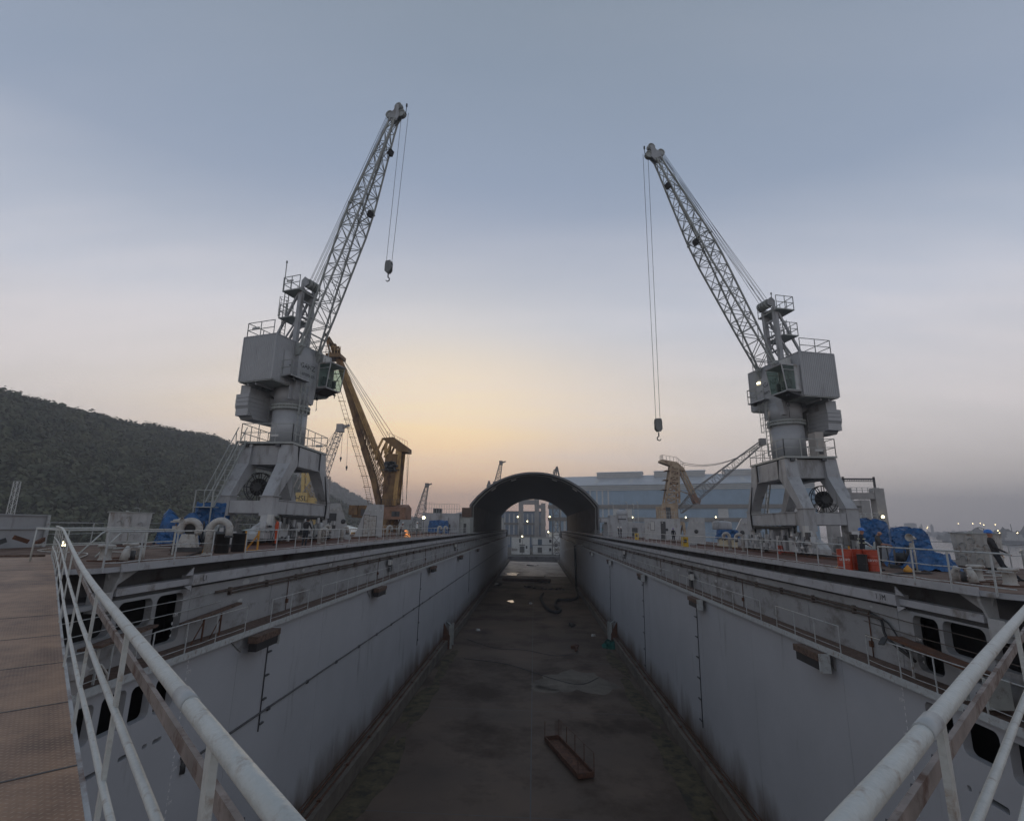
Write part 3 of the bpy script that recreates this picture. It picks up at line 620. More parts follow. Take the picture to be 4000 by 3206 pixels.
LO = {-1: [(13.8, 14.95, -6.0, -4.98), (15.2, 16.1, -6.0, -4.95), (16.3, 17.15, -6.05, -5.0), (17.35, 18.25, -6.1, -5.05)], 1: [(13.2, 14.9, -5.9, -4.95), (15.15, 16.4, -5.85, -4.9), (16.65, 17.7, -5.95, -4.9)]}
SL = {-1: [(13.9, 14.3, -6.93, -6.8), (14.9, 15.9, -6.95, -6.82), (16.2, 16.8, -6.95, -6.82), (17.15, 17.35, -6.97, -6.84), (17.6, 18.0, -7.0, -6.87)], 1: [(13.4, 14.9, -6.78, -6.62), (15.2, 16.1, -6.78, -6.62), (16.35, 16.5, -6.78, -6.64), (16.9, 17.65, -6.8, -6.64)]}
def wing(s):
    side = 'left' if s < 0 else 'right'
    t = thing('dock_wall', 'long grey %s wing wall of the floating dock with catwalk and fender' % side, 'dock wall', (0, 0, 0), 0, None, True)
    X = lambda a, b: (min(s * a, s * b), max(s * a, s * b))
    def bx(mb, xa, xb, ya, yb, za, zb_): mb.box(*X(xa, xb), ya, yb, za, zb_); return mb
    # deck slab with rounded inner corner
    rc = .95; plan = [(12.5, Y1), (12.5, 15.3)] + [(12.5 + rc - rc * math.cos(a), 15.3 - rc * math.sin(a)) for a in [math.pi / 2 * i / 6 for i in range(1, 7)]] + [(14.7, 14.35), (14.7, Y0), (24, Y0), (24, Y1)]
    MB().prism(plan, lambda a, b: (s * a, b, -1.60), lambda a, b: (s * a, b, DECK - .004)).build('deck_edge', m_beam, t)
    pl2 = [(12.56, Y1 - .1), (12.56, 15.3)] + [(12.56 + rc - rc * math.cos(a), 15.32 - rc * math.sin(a)) for a in [math.pi / 2 * i / 6 for i in range(1, 7)]] + [(14.76, 14.4), (14.76, Y0 + .05), (23.9, Y0 + .05), (23.9, Y1 - .1)]
    MB().poly([(s * a, b, DECK) for a, b in pl2]).build('deck_surface', m_rustdeck if s < 0 else m_rustdeck, t)
    MB().poly([(s * a, b, DECK + .004) for a, b in ((12.6, 26), (23.8, 26), (23.8, 112), (12.6, 112))]).build('painted_deck', m_redox, t)
    bx(MB(), 12.46, 12.5, 15.6, 112, -1.615, -1.375).build('coaming', m_beam, t)
    # crane rails
    rl = MB()
    for x in (16.9, 19.7): bx(rl, x - .05, x + .05, 24, 112, DECK + .008, DECK + .14); bx(rl, x - .16, x + .16, 24, 112, DECK + .006, DECK + .03)
    rl.build('crane_rail', m_rust, t)
    # under deck recess and fender beam
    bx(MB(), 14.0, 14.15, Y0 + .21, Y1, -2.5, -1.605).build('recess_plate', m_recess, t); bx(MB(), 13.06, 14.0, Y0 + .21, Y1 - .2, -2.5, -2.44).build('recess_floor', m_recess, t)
    b = MB(); bx(b, 12.6, 13.05, 19.3, Y1, -2.39, -2.02); b.build('fender_beam', m_beam, t)
    b = MB(); bx(b, 12.72, 13.05, 15.9, 19.3, -2.36, -2.14); b.build('fender_end', m_beam, t)
    b = MB()
    for z, d in ((-2.02, .28), (-2.39, -.2)): b.prism([(19.3, z), (19.3, z + d), (18.9, z)], lambda a, c: (s * 12.62, a, c), lambda a, c: (s * 12.66, a, c))
    b.build('gusset', m_beam, t)
    b = MB(); b.prism([(12.6, -1.62), (12.6, -1.75), (12.95, -2.75), (13.04, -2.75), (13.04, -1.62)], lambda a, c: (s * a, 15.75, c), lambda a, c: (s * a, 15.85, c)); bx(b, 12.7, 13.04, 15.2, 15.75, -2.75, -2.2); b.prism([(15.6, -1.62), (17.0, -1.62), (15.9, -2.14)], lambda a, c: (s * 12.9, a, c), lambda a, c: (s * 12.94, a, c)); b.build('bracket', m_grey2, t)
    # upper wall with openings
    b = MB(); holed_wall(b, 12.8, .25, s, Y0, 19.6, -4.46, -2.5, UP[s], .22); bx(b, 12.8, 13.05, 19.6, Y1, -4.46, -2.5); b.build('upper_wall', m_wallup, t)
    b = MB()
    for y in [19.6 + 6.1 * k for k in range(36)]: bx(b, 12.785, 12.798, y, y + .02, -4.44, -2.52)
    b.build('weld_seam', m_wallup, t)
    b = MB()
    for z in (-2.84, -3.25, -3.75): b.path([(s * 12.74, 13, z), (s * 12.74, 15, z - .02), (s * 12.74, 17, z - .01), (s * 12.74, 19, z - .03), (s * 12.74, 21.5, z + .02)], .014, 5)
    b.build('guard_wire', m_piperust if s > 0 else m_railg, t)
    # pipe run along the upper wall
    b = MB(); b.tube((s * 12.7, 21, -2.83), (s * 12.7, Y1, -2.83), .055, 6); b.tube((s * 12.7, 20.3 if s > 0 else 22, -2.98), (s * 12.7, Y1, -2.98), .04, 6)
    for y in [22 + 3.05 * k for k in range(60)]: bx(b, 12.66, 12.8, y, y + .09, -3.06, -2.75)
    b.build('pipe_run', m_piperust, t)
    # catwalk
    bx(MB(), 11.79, 12.8, Y0, 236, -4.6, -4.47).build('catwalk', m_wood, t)
    b = MB(); bx(b, 11.74, 11.785, Y0, 236, -4.66, -4.44); b.build('catwalk_edge', m_railg, t)
    # lower wall
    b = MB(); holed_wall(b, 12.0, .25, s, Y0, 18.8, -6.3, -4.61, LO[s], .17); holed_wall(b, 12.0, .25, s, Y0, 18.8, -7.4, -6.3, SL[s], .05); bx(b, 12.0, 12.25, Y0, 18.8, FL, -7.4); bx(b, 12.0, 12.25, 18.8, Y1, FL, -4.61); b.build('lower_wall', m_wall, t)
    bx(MB(), 11.99, 12.25, 112, Y1, -15.9, -4.62)
    # shut the tank behind: end, back, tank top; black colour stands for the dark inside
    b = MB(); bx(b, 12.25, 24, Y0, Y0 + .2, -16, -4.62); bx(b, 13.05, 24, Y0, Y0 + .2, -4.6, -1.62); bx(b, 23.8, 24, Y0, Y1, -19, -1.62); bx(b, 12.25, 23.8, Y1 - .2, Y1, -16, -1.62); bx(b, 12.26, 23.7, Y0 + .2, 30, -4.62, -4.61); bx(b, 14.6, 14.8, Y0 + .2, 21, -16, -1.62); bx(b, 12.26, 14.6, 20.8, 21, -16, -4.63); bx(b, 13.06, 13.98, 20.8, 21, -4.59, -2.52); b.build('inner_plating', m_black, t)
    # rubbing ledge at the floor
    bx(MB(), 11.32, 12.0, 2, Y1 + 6, FL + .05, -15.02).build('ledge', m_pale, t)
    b = MB(); b.tube((s * 11.92, 13, -14.75), (s * 11.92, 175, -14.75), .05, 6); b.tube((s * 11.93, 13, -14.5), (s * 11.93, 175, -14.5), .025, 6)
    for y in [14 + 4.4 * k for k in range(36)]: b.box(*X(11.55, 11.75), y, y + .25, -15.0, -14.9)
    bx(b, 11.6, 11.72, 13, 175, -15.018, -14.97); b.build('ledge_pipe', m_rust, t)
    # wall fittings
    if s < 0:
        b = MB(); b.path([(s * 11.96, 19.2, -8.25), (s * 11.96, 19.4, -8.25), (s * 11.96, 60, -8.3), (s * 11.96, 160, -8.3), (s * 11.96, 236, -8.3)], .045, 6)
        for y in [21 + 4.1 * k for k in range(50)]: b.cbox((s * 11.96, y, -8.29), (.1, .22, .16))
        b.build('wall_pipe', m_dark, t)
        MB().tube((s * 11.95, 19.3, -8.5), (s * 11.95, 19.3, -8.0), .09, 8).cbox((s * 11.9, 19.3, -7.98), (.2, .3, .08)).build('valve', m_dark, t)
        for y, z0, z1 in ((56.4, -5, -12.2), (24.4, -4.8, -9), (99, -4.8, -12)): 
            b = MB(); b.tube((s * 11.97, y, z0), (s * 11.97, y, z1), .03, 5)
            for k in range(4): b.cbox((s * 11.93, y + .12, z0 + (z1 - z0) * (k + 1) / 4.3), (.1, .3, .06))
            b.build('drain_pipe', m_dark, t)
    else:
        for y, z0, z1 in ((40.2, -5.2, -13.4), (59, -4.8, -14.5), (84, -4.8, -14)):
            b = MB(); b.tube((s * 11.97, y, z0), (s * 11.97, y, z1), .03, 5)
            for k in range(6): b.cbox((s * 11.92, y + .2, z0 + (z1 - z0) * (k + .7) / 6), (.08, .5, .06))
            b.build('drain_pipe', m_dark, t)
    b = MB()
    for k in range(26):
        y = 22 + k * 8.6; bx(b, 11.9885, 11.998, y, y + .02, -14.4, -4.7)
    b.build('plate_seam', m_wall, t)
    # vertical cable drops at the upper wall
    b = MB()
    for y in ((27.4, 43.2, 62, 88) if s < 0 else (21.2, 33.3, 54, 76)): b.tube((s * 12.76, y, -2.9), (s * 12.76, y, -4.45), .022, 5); bx(b, 12.68, 12.79, y - .06, y + .06, -4.1, -3.9)
    b.build('cable_drop', m_rust, t)
    # draft marks
    marks = [('17M', -3.36, 12.79), ('8', -3.63, 12.79), ('6', -3.82, 12.79), ('4', -4.03, 12.79), ('4', -4.84, 11.99), ('2', -5.01, 11.99), ('15M', -5.2, 11.99), ('8', -5.41, 11.99), ('6', -5.60, 11.99), ('4', -5.80, 11.99), ('2', -6.0, 11.99), ('14M', -6.2, 11.99), ('8', -6.4, 11.99), ('6', -6.6, 11.99), ('4', -6.8, 11.99), ('2', -7.0, 11.99), ('13M', -7.2, 11.99), ('8', -7.4, 11.99), ('6', -7.6, 11.99), ('4', -7.8, 11.99), ('2', -8.0, 11.99), ('12M', -8.2, 11.99), ('8', -8.4, 11.99), ('6', -8.6, 11.99), ('4', -8.8, 11.99), ('2', -9.0, 11.99), ('11M', -9.2, 11.99), ('8', -9.4, 11.99), ('6', -9.6, 11.99), ('4', -9.8, 11.99)]
    bmv = bmesh.new()
    for body, z, x in marks:
        o = text_obj(body, .15, m_text_w, t, basis((s * x, 18.75 if s < 0 else 18.6, z), (0, -s, 0), (0, 0, 1)), 'draft_mark', .002, 'RIGHT' if s > 0 else 'LEFT'); bmv.from_mesh(o.data); me = o.data; bpy.data.objects.remove(o); bpy.data.meshes.remove(me)
    me = bpy.data.meshes.new('draft_marks'); bmv.to_mesh(me); bmv.free(); me.materials.append(m_text_w); o = bpy.data.objects.new('draft_scale', me); COL.objects.link(o); o.parent = t
    text_obj('L1' if s < 0 else '1 1M', .28, m_text_d, t, basis((s * 12.592, 20.0 if s < 0 else 20.1, -2.2), (0, -s, 0), (0, 0, 1)), 'handwritten_mark', .002)
    # pale repair patches of paint
    rg = random.Random(11 + s); b = MB()
    for k in range(16): y = rg.uniform(19.8, 70); z = rg.choice([-2.62, -2.66, -3.4]); w = rg.uniform(.12, .4); b.poly([(s * 12.796, y + w * math.cos(a) * rg.uniform(.6, 1), z + w * .45 * math.sin(a) * rg.uniform(.6, 1)) for a in [k2 * .785 for k2 in range(8)]])
    b.build('paint_patch', m_grey2, t)
    return t
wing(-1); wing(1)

# ---- railings along the dock edges: one thing each, every stanchion a part
def railing(name, label, x, ys, z0, z1, bars, m, flat=.05, r=.028, group=None, ends=(0, 0)):
    t = thing(name, label, 'railing', dk(x, ys[0], z0), 0, group, True); h = z1 - z0; y0 = ys[0]
    for y in ys:
        MB().bar((0, y - y0, 0), (0, y - y0, h), flat, .03).build('stanchion', m, t)
    for k, bz in enumerate(bars):
        rr = r if k == 0 else r * .62; mb = MB(); P_ = []
        rg = random.Random(int(ys[0] * 10) + k)
        for i, y in enumerate(ys):
            P_.append((0, y - y0, bz * h))
            if k and i < len(ys) - 1: P_.append((rg.uniform(-.015, .015), (y + ys[i + 1]) / 2 - y0, bz * h - rg.uniform(0, .025)))
        P_[0] = (0, P_[0][1] - ends[0], P_[0][2]); P_[-1] = (0, P_[-1][1] + ends[1], P_[-1][2])
        mb.path(P_, rr, 6).build('top_rail' if k == 0 else 'mid_rail', m, t)
    return t
BARS = (1.0, .60, .22)
LY = [14.9, 16.27, 17.9, 19.98]; RY = [15.0, 16.52, 18.03, 19.68]
railing('deck_railing', 'short white railing at the near corner of the left dock deck', -12.47, LY, -1.56, -.42, BARS, m_railg)
railing('deck_railing', 'short white railing at the near corner of the right dock deck', 12.47, RY, -1.56, -.42, BARS, m_railg, ends=(.6, 0))
railing('deck_railing', 'long white railing along the inner edge of the left dock deck', -12.47, [22.35] + [25.05 + 2 * k for k in range(43)], -1.56, -.42, BARS, m_railg)
railing('deck_railing', 'long white railing along the inner edge of the right dock deck', 12.47, [21.9] + [23.8 + 1.9 * k for k in range(46)], -1.56, -.42, BARS, m_railg)
for s in (-1, 1):
    nm = 'left' if s < 0 else 'right'
    railing('outer_railing', 'thin railing along the outer edge of the %s dock deck over the water' % nm, s * 23.8, [(24.7 if s < 0 else 14.5) + 2.6 * k for k in range(38)], DECK, -.32, (1.0, .52), m_railg, .045, .024)
    # catwalk railings in broken lengths
runs = {-1: [(13.2, 15.0), (16.6, 18.2, 19.9, 21.9), (24.0, 25.9, 27.86), (29.6, 31.7, 33.7, 35.6, 37.6, 39.5, 41.5, 43.4), tuple(46 + 2 * k for k in range(24)), tuple(98 + 2.5 * k for k in range(30))],
        1: [(13.3, 15.1, 16.8, 18.3, 19.92), (21.6, 23.4, 25.1, 26.86), (28.63, 30.45, 32.4, 34.28, 36.1, 38, 39.9, 41.8, 43.7), tuple(46 + 2 * k for k in range(24)), tuple(98 + 2.5 * k for k in range(30))]}
wd = ['first', 'second', 'third', 'fourth', 'fifth', 'farthest']
for s in (-1, 1):
    for i, ys in enumerate(runs[s]):
        lab = '%s length of thin catwalk railing from the near end on the %s dock wall' % (wd[i] if i < len(runs[s]) - 1 else 'farthest', 'left' if s < 0 else 'right')
        railing('catwalk_railing', lab, s * 11.80, ys, -4.62, -3.48, (1.0, .3), m_rust if False else m_railg, .03, .017, 'catwalk railings')

# ---- hanging lamp boxes below the catwalks
def catbox(s, y, L_, big, label):
    t = dthing('hanging_fender_box', label, 'fender box', s * 11.74, y, -4.66, group='brown boxes under the catwalk edge'); q = lambda x: -s * x
    X = lambda a, b: (min(q(a), q(b)), max(q(a), q(b)))
    MB().box(*X(.02, .42), 0, L_, -.28, -.02).build('lid', m_wood, t)
    MB().box(*X(.02, .36), .12, L_ - .1, -.62, -.285).build('roller_box', m_black, t)
    b = MB(); b.box(*X(-.02, .4), L_ if s < 0 else -.06, (L_ + .06) if s < 0 else -.0, -.7, .0); b.build('side_plate', m_railg, t)
    b = MB(); b.prism([(0, 0), (-.9, 0), (0, -.6)] if s < 0 else [(0, 0), (0, -.6), (.9, 0)], lambda a, c: (q(-.2), a, c - .02), lambda a, c: (q(-.24), a, c - .02)); b.build('bracket', m_wallup, t)
for s, y, L_, l in [(-1, 22.1, 2.0, 'brown box under the left catwalk nearest to the camera'), (-1, 39.0, 2.1, 'brown box under the left catwalk level with the gantry crane'), (-1, 60, 2.1, 'third brown box along the left catwalk'), (-1, 83, 2.1, 'fourth brown box along the left catwalk'), (-1, 108, 2.1, 'far brown box along the left catwalk'),
                    (1, 22.4, 2.0, 'brown box under the right catwalk nearest to the camera'), (1, 38.0, 2.1, 'second brown box along the right catwalk'), (1, 57, 2.1, 'third brown box along the right catwalk'), (1, 81, 2.1, 'fourth brown box along the right catwalk'), (1, 106, 2.1, 'far brown box along the right catwalk')]: catbox(s, y, L_, 1, l)
# ---- arched shelter over the far part of the dock
def shelter():
    t = thing('arched_shelter', 'dark arched steel shelter roofing the far end of the dock', 'shelter', (0, 112, DECK)); H0 = 4.55 - DECK; HA = 11.75 - DECK; hw = 14.0
    m_side = mat('side_sheet', (.075, .07, .064), .7, var=.3, scale=.5, dirt=(.08, .07, .06), dirt_amt=.5, dscale=.4)
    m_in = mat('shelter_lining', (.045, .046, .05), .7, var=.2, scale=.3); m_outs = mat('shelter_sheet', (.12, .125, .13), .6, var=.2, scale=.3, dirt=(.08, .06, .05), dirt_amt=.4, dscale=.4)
    rise = HA - H0; rad = (hw * hw + rise * rise) / (2 * rise); zc = HA - rad; a0 = math.asin(hw / rad); n = 40
    arc = lambda r: [(r * math.sin(-a0 + 2 * a0 * i / n), zc + r * math.cos(-a0 + 2 * a0 * i / n)) for i in range(n + 1)]
    out = [(-hw, 0)] + arc(rad) + [(hw, 0)]; inn = [(-hw + .35, 0)] + arc(rad - .4) + [(hw - .35, 0)]
    def strip(name, A, B, ya, yb, m):
        mb = MB()
        for (a, b), (c, d) in zip(A, A[1:]): mb.poly([(a, ya, b), (c, ya, d), (c, yb, d), (a, yb, b)], True)
        for (a, b), (c, d), (e, f), (g, h) in zip(A, A[1:], B, B[1:]): mb.poly([(a, ya, b), (c, ya, d), (g, ya, h), (e, ya, f)]); mb.poly([(a, yb, b), (c, yb, d), (g, yb, h), (e, yb, f)])
        return mb.build(name, m, t)
    strip('outer_sheet', out, inn, 0, 106, m_outs)
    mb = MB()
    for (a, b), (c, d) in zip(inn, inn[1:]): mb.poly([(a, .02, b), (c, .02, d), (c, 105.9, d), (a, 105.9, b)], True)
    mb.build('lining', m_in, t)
    for sx in (-1, 1): MB().box(min(sx * (hw - .42), sx * (hw - .36)), max(sx * (hw - .42), sx * (hw - .36)), .1, 105.8, .02, H0 - .1).build('side_sheet', m_side, t)
    in2 = [(x * .985, z - .12 if z > 1 else z) for x, z in inn]
    for k in range(2):   # end ribs
        y = 3 + k * 98; mb = MB()
        for (a, b), (c, d), (e, f), (g, h) in zip(inn, inn[1:], in2, in2[1:]):
            mb.poly([(a, y, b), (c, y, d), (g, y, h), (e, y, f)]); mb.poly([(e, y, f), (g, y, h), (g, y + .3, h), (e, y + .3, f)])
        mb.build('rib', m_steel if k == 0 else m_in, t)
    for ai in (-.62, -.30, .30, .62, ):
        a = a0 * ai; r = rad - .75; mb = MB(); c = (r * math.sin(a), 4.4, zc + r * math.cos(a)); mb.bar((c[0] - math.cos(a) * .6, c[1], c[2] + math.sin(a) * .6), (c[0] + math.cos(a) * .6, c[1], c[2] - math.sin(a) * .6), .5, .25); mb.build('light_box', m_wstrip, t)
shelter()
m_hookb = mat('hook_block_paint', (.15, .155, .15), .5, var=.2)
m_plumb = mat('beige_cabinet', (.36, .33, .30), .6, var=.1)
# ================================================================== GREY GANTRY CRANES (one builder, two cranes)
def lerp3(t, tab):
    for (a, *p), (b, *q) in zip(tab, tab[1:]):
        if t <= b: k = (t - a) / (b - a); return [x + (y - x) * k for x, y in zip(p, q)]
    return list(tab[-1][1:])
def gantry_crane(label, loc, psi, sc, zoff, zg, tip, hook_z, hook_u, mir):
    """zg: deck under the crane; heights z below are above eye level, times sc, plus zoff"""
    t = thing('gantry_crane', label, 'crane', (loc[0], loc[1], zg))
    B = Matrix.Translation((0, 0, zoff - zg)) @ Matrix.Diagonal((sc, sc, sc, 1))            # base frame
    U = Matrix.Translation((0, 0, zoff - zg)) @ Matrix.Rotation(psi, 4, 'Z') @ Matrix.Diagonal((sc, sc, sc, 1))   # slewing part
    bot = (zg - zoff) / sc
    b = lambda: MB(B)
    u = lambda: MB(U)
    # --- bogies
    for sx in (-1, 1):
        for sy in (-1, 1):
            cx, cy = 1.4 * sx, 4.25 * sy; d = b()
            d.prism([(-1.5, bot + .85), (1.5, bot + .85), (1.2, bot + 1.05), (.5, bot + 1.3), (.4, bot + 1.75), (-.4, bot + 1.75), (-.5, bot + 1.3), (-1.2, bot + 1.05)], lambda p, q: (cx - .25, cy + p, q), lambda p, q: (cx + .25, cy + p, q))
            eq = d.build('equaliser', m_grey2, t)
            for k in (-1, 1):
                d = b(); yy = cy + k * .95
                d.prism([(-.85, bot + .3), (.85, bot + .3), (.85, bot + .62), (.4, bot + .9), (-.4, bot + .9), (-.85, bot + .62)], lambda p, q: (cx - .34, yy + p, q), lambda p, q: (cx + .34, yy + p, q))
                d.cbox((cx - .42 * mir, yy + .3, bot + .5), (.3, .5, .4)); d.lathe([(.17, 0), (.17, .75)], (cx + .36 * mir, yy - .2, bot + .62), 'Z', 10); d.cbox((cx + .42 * mir, yy - .2, bot + .5), (.34, .42, .34))
                bo = d.build('bogie', m_grey2, t)
                for w in (-.5, .5): b().lathe([(.1, -.2), (.27, -.19), (.27, -.11), (.31, -.1), (.31, .1), (.27, .11), (.27, .19), (.1, .2)], (cx, yy + w, bot + .34), 'X', 16).build('wheel', m_dark, bo)
    rg = random.Random(21 + mir); d = b(); d2 = b()
    for k in range(34):
        yy = rg.uniform(-5.6, 5.6); xx = 1.4 * mir * rg.choice((1, 1, -1)) + .42 * mir + rg.uniform(-.1, .2) * mir; zz = bot + rg.uniform(.25, 1.5); s_ = rg.uniform(.1, .26); e_ = d if k % 3 else d2
        if k % 2: e_.cbox((xx, yy, zz), (s_, s_ * rg.uniform(.8, 2.2), s_ * rg.uniform(.8, 2.4)))
        else: e_.lathe([(s_ * .5, -s_), (s_ * .55, -s_ * .8), (s_ * .5, s_ * .8), (s_ * .3, s_)], (xx, yy, zz), rg.choice('YZ'), 10)
    for k in range(8): yy = rg.uniform(-5, 5); d2.path([(1.9 * mir, yy, bot + .1), (1.95 * mir, yy + .2, bot + .9), (1.8 * mir, yy + rg.uniform(-.6, .6), bot + 1.6)], .022, 5)
    d.build('drive_gear', m_grey2, t); d2.build('cable_harness', m_dark, t)
    # --- sill beams and legs
    for sx in (-1, 1):
        d = b(); d.box(1.4 * sx - .36, 1.4 * sx + .36, -3.85, 3.85, .65, 1.5); d.box(1.4 * sx - .42, 1.4 * sx + .42, -3.85, 3.85, 1.505, 1.55); d.build('sill_beam', m_grey, t)
    for sy in (-1, 1):
        d = b(); d.box(-.98, .98, 4.25 * sy - .36, 4.25 * sy + .36, .68, 1.45); d.build('sill_beam', m_grey, t)
    for sx in (-1, 1):
        for sy in (-1, 1):
            d = b(); cx, cy = 1.4 * sx, 4.25 * sy
            d.box(cx - .4, cx + .4, cy - .4, cy + .4, bot + 1.7, 1.72); d.box(cx - .48, cx + .48, cy - .48, cy + .48, 1.725, 1.78)
            y1 = 2.45 * sy; q = [(-1, -1), (1, -1), (1, 1), (-1, 1)]
            d.hexa([(cx + i * .36, cy + j * .36, 1.785) for i, j in q] + [(cx + i * .45, y1 + j * .62, 4.0) for i, j in q])
            d.hexa([(cx + i * .45, y1 + j * .62, 4.002) for i, j in q] + [(cx + i * .42, y1 + j * .42, 5.32) for i, j in q]); d.build('leg', m_grey, t)
    d = b()
    for sx in (-1, 1): d.box(1.4 * sx - .38, 1.4 * sx + .38, -1.86, 1.86, 4.02, 5.3); d.box(1.4 * sx - .45, 1.4 * sx + .45, -1.84, 1.84, 3.93, 4.0)
    for sy in (-1, 1): d.box(-.98, .98, 2.4 * sy - .3, 2.4 * sy + .3, 4.05, 5.28); d.box(-.97, .97, 2.4 * sy - .4, 2.4 * sy + .4, 3.95, 4.03)
    d.box(-.97, .97, -2.0, 2.0, 4.7, 5.25); d.build('portal_girder', m_grey, t)
    d = b()
    for sx in (-1, 1):
        for yy in (-1.85, 1.79): d.box(1.4 * sx - .47, 1.4 * sx + .47, yy, yy + .06, 3.95, 5.33)
    d.build('joint_gap', m_dark, t)  # dark plates stand for the dark gap between leg and girder
    # --- platform and its railing
    b().box(-1.85, 1.85, -3.0, 3.0, 5.36, 5.5).build('platform', m_steel, t)
    def rail_loop(mk, pts, z, h, name='railing', closed=True, m=m_steel, post=.06, step=1.3):
        d = mk(); ps = pts + [pts[0]] if closed else pts
        for p, q in zip(ps, ps[1:]):
            L_ = math.hypot(q[0] - p[0], q[1] - p[1]); n = max(1, round(L_ / step))
            for k in range(n + 1): x, y = p[0] + (q[0] - p[0]) * k / n, p[1] + (q[1] - p[1]) * k / n; d.bar((x, y, z), (x, y, z + h), post, .03)
            for f in (.5, 1.0): d.bar((p[0], p[1], z + h * f), (q[0], q[1], z + h * f), .045)
        return d.build(name, m, t)
    rail_loop(b, [(-1.8, -2.95), (1.8, -2.95), (1.8, 2.95), (-1.8, 2.95)], 5.5, 1.25)
    for x, y in ((-1.2, -2.85), (.6, -3.05), (1.75, 1.6)): b().cbox((x, y, 5.9 if x > 0 else 5.25), (.5, .12, .16)).build('strip_light', m_wstrip, t)
    for x, y in ((-1.3, -3.0), (.9, -3.0)): b().cbox((x, y, 5.25), (.3, .2, .22)).build('floodlight', m_dark, t)
    # --- stair ladder up the outer near side
    sy_ = mir; d = MB(B @ Matrix.Diagonal((1, sy_, 1, 1))); A = Vector((-1.9 * mir, -5.3, bot + 2.2)) if mir > 0 else Vector((-.3, -5.3, bot + 2.2)); Z = Vector((-1.6 * mir, -3.05, 5.5)) if mir > 0 else Vector((-.3, -3.05, 5.5))
    for o in (-.3, .3): d.bar(A + Vector((o, 0, 0)), Z + Vector((o, 0, 0)), .06, .14); d.bar(A + Vector((o, -.1, .95)), Z + Vector((o, -.1, .95)), .045)
    for k in range(14): p = A.lerp(Z, k / 13); d.bar(p - Vector((.3, 0, 0)), p + Vector((.3, 0, 0)), .14, .03)
    for k in (0, 4, 8, 12):
        p = A.lerp(Z, k / 13)
        for o in (-.3, .3): d.bar(p + Vector((o, 0, 0)), p + Vector((o, -.1, .95)), .04)
    d.box(-2.5, -1.3, -5.9, -5.2, bot + 2.15, bot + 2.2) if mir > 0 else d.box(-.9, .3, -5.9, -5.2, bot + 2.15, bot + 2.2)
    for o in (-.55, .55): d.bar((A.x + o, -5.85, bot), (A.x + o, -5.85, bot + 3.2), .06)
    d.bar((A.x - .55, -5.85, bot + 3.2), (A.x + .55, -5.85, bot + 3.2), .05); d.build('ladder', m_steel, t)
    # --- cable reel
    rx, ry, rz_ = (-.8 if mir > 0 else 1.25), -1.7, 2.5; r = .98; d = b()
    for yy in (ry - .16, ry + .16):
        ring = [(rx + r * math.cos(a), yy, rz_ + r * math.sin(a)) for a in [2 * math.pi * k / 28 for k in range(29)]]; d.path(ring, .035, 5, False)
        for k in range(12): a = 2 * math.pi * k / 12; d.bar((rx, yy, rz_), (rx + r * math.cos(a), yy, rz_ + r * math.sin(a)), .045)
    d.lathe([(.3, -.3), (.3, .3)], (rx, ry, rz_), 'Y', 14); d.build('cable_reel', m_dark, t)
    b().lathe([(.42, -.13), (.6, -.12), (.6, .12), (.42, .13)], (rx, ry, rz_), 'Y', 20).build('wound_cable', m_black, t)
    d = b(); d.bar((rx, ry + .35, 1.5), (rx, ry + .35, rz_ + .1), .22, .18); d.cbox((rx + .1, ry + .6, rz_ - .05), (.4, .6, .4)); d.box(rx - .9, rx + 1.1, ry - .4, ry + .9, 1.4, 1.48); d.build('reel_stand', m_steel, t)
    # --- cable conduits under the sill on the inner side and cabinets
    d = b(); xi = 1.4 * mir + .42 * mir
    d.path([(xi, -3.2, .1), (xi, -3.2, .52), (xi, 3.1, .55), (xi, 3.2, .1)], .07, 6); d.path([(xi, -2.4, -.2), (xi, -2.4, .42), (xi, 3.7, .42), (xi, 3.8, 1.2), (xi, 3.8, 1.7), (xi, 3.0, 3.7)], .06, 6); d.build('cable_conduit', m_black, t)
    rg = random.Random(5)
    for k, (yy, w, h, mm) in enumerate([(-2.3, .7, 1.3, m_grey2), (-1.2, .5, 1.7, m_grey), (-.4, .7, 1.0, m_grey2), (.6, .55, 1.5, m_grey), (1.5, .8, 1.1, m_grey2), (2.4, .5, .8, m_steel)]):
        d = b(); d.cbox((1.4 * mir, yy, bot + h / 2 + .35), (.6, w, h)); d.cbox((1.4 * mir + .32 * mir, yy, bot + h * .6 + .35), (.03, w * .7, h * .5)); d.build('cabinet', mm, t)
    d = b()
    for k in range(9): yy = -2.8 + k * .7; d.tube((1.15 * mir, yy, bot + .3), (1.15 * mir, yy, .66), .06, 6)
    d.box(-.9, .9, -2.4, 2.4, bot + .35, bot + .45); d.build('hanger', m_steel, t)
    b().cbox((1.75 * mir, -4.6, .25), (.25, .34, .7)).build('switch_box', m_wstrip, t)
    if mir < 0: b().box(.75, 1.35, -2.5, -1.5, 5.51, 7.35).build('cabinet', m_plumb, t); b().box(.9, 1.2, -2.53, -2.505, 5.7, 6.0).build('vent_plate', m_dark, t)
    # --- column
    b().lathe([(1.22, 5.5), (1.22, 8.25)], n=32).build('column', m_clad, t)
    d = b(); d.lathe([(1.22, 8.2), (1.38, 8.22), (1.38, 8.36), (1.3, 8.37), (1.3, 8.44), (1.38, 8.45), (1.38, 8.58), (1.22, 8.6)], n=32)
    for k in range(36): a = 2 * math.pi * k / 36; d.cbox((1.335 * math.cos(a), 1.335 * math.sin(a), 8.405), (.07, .07, .44), a)
    d.build('slewing_ring', m_steel, t)
    u().lathe([(1.21, 8.6), (1.21, 10.0)], n=32).build('slewing_column', m_clad, t)
    d = u()
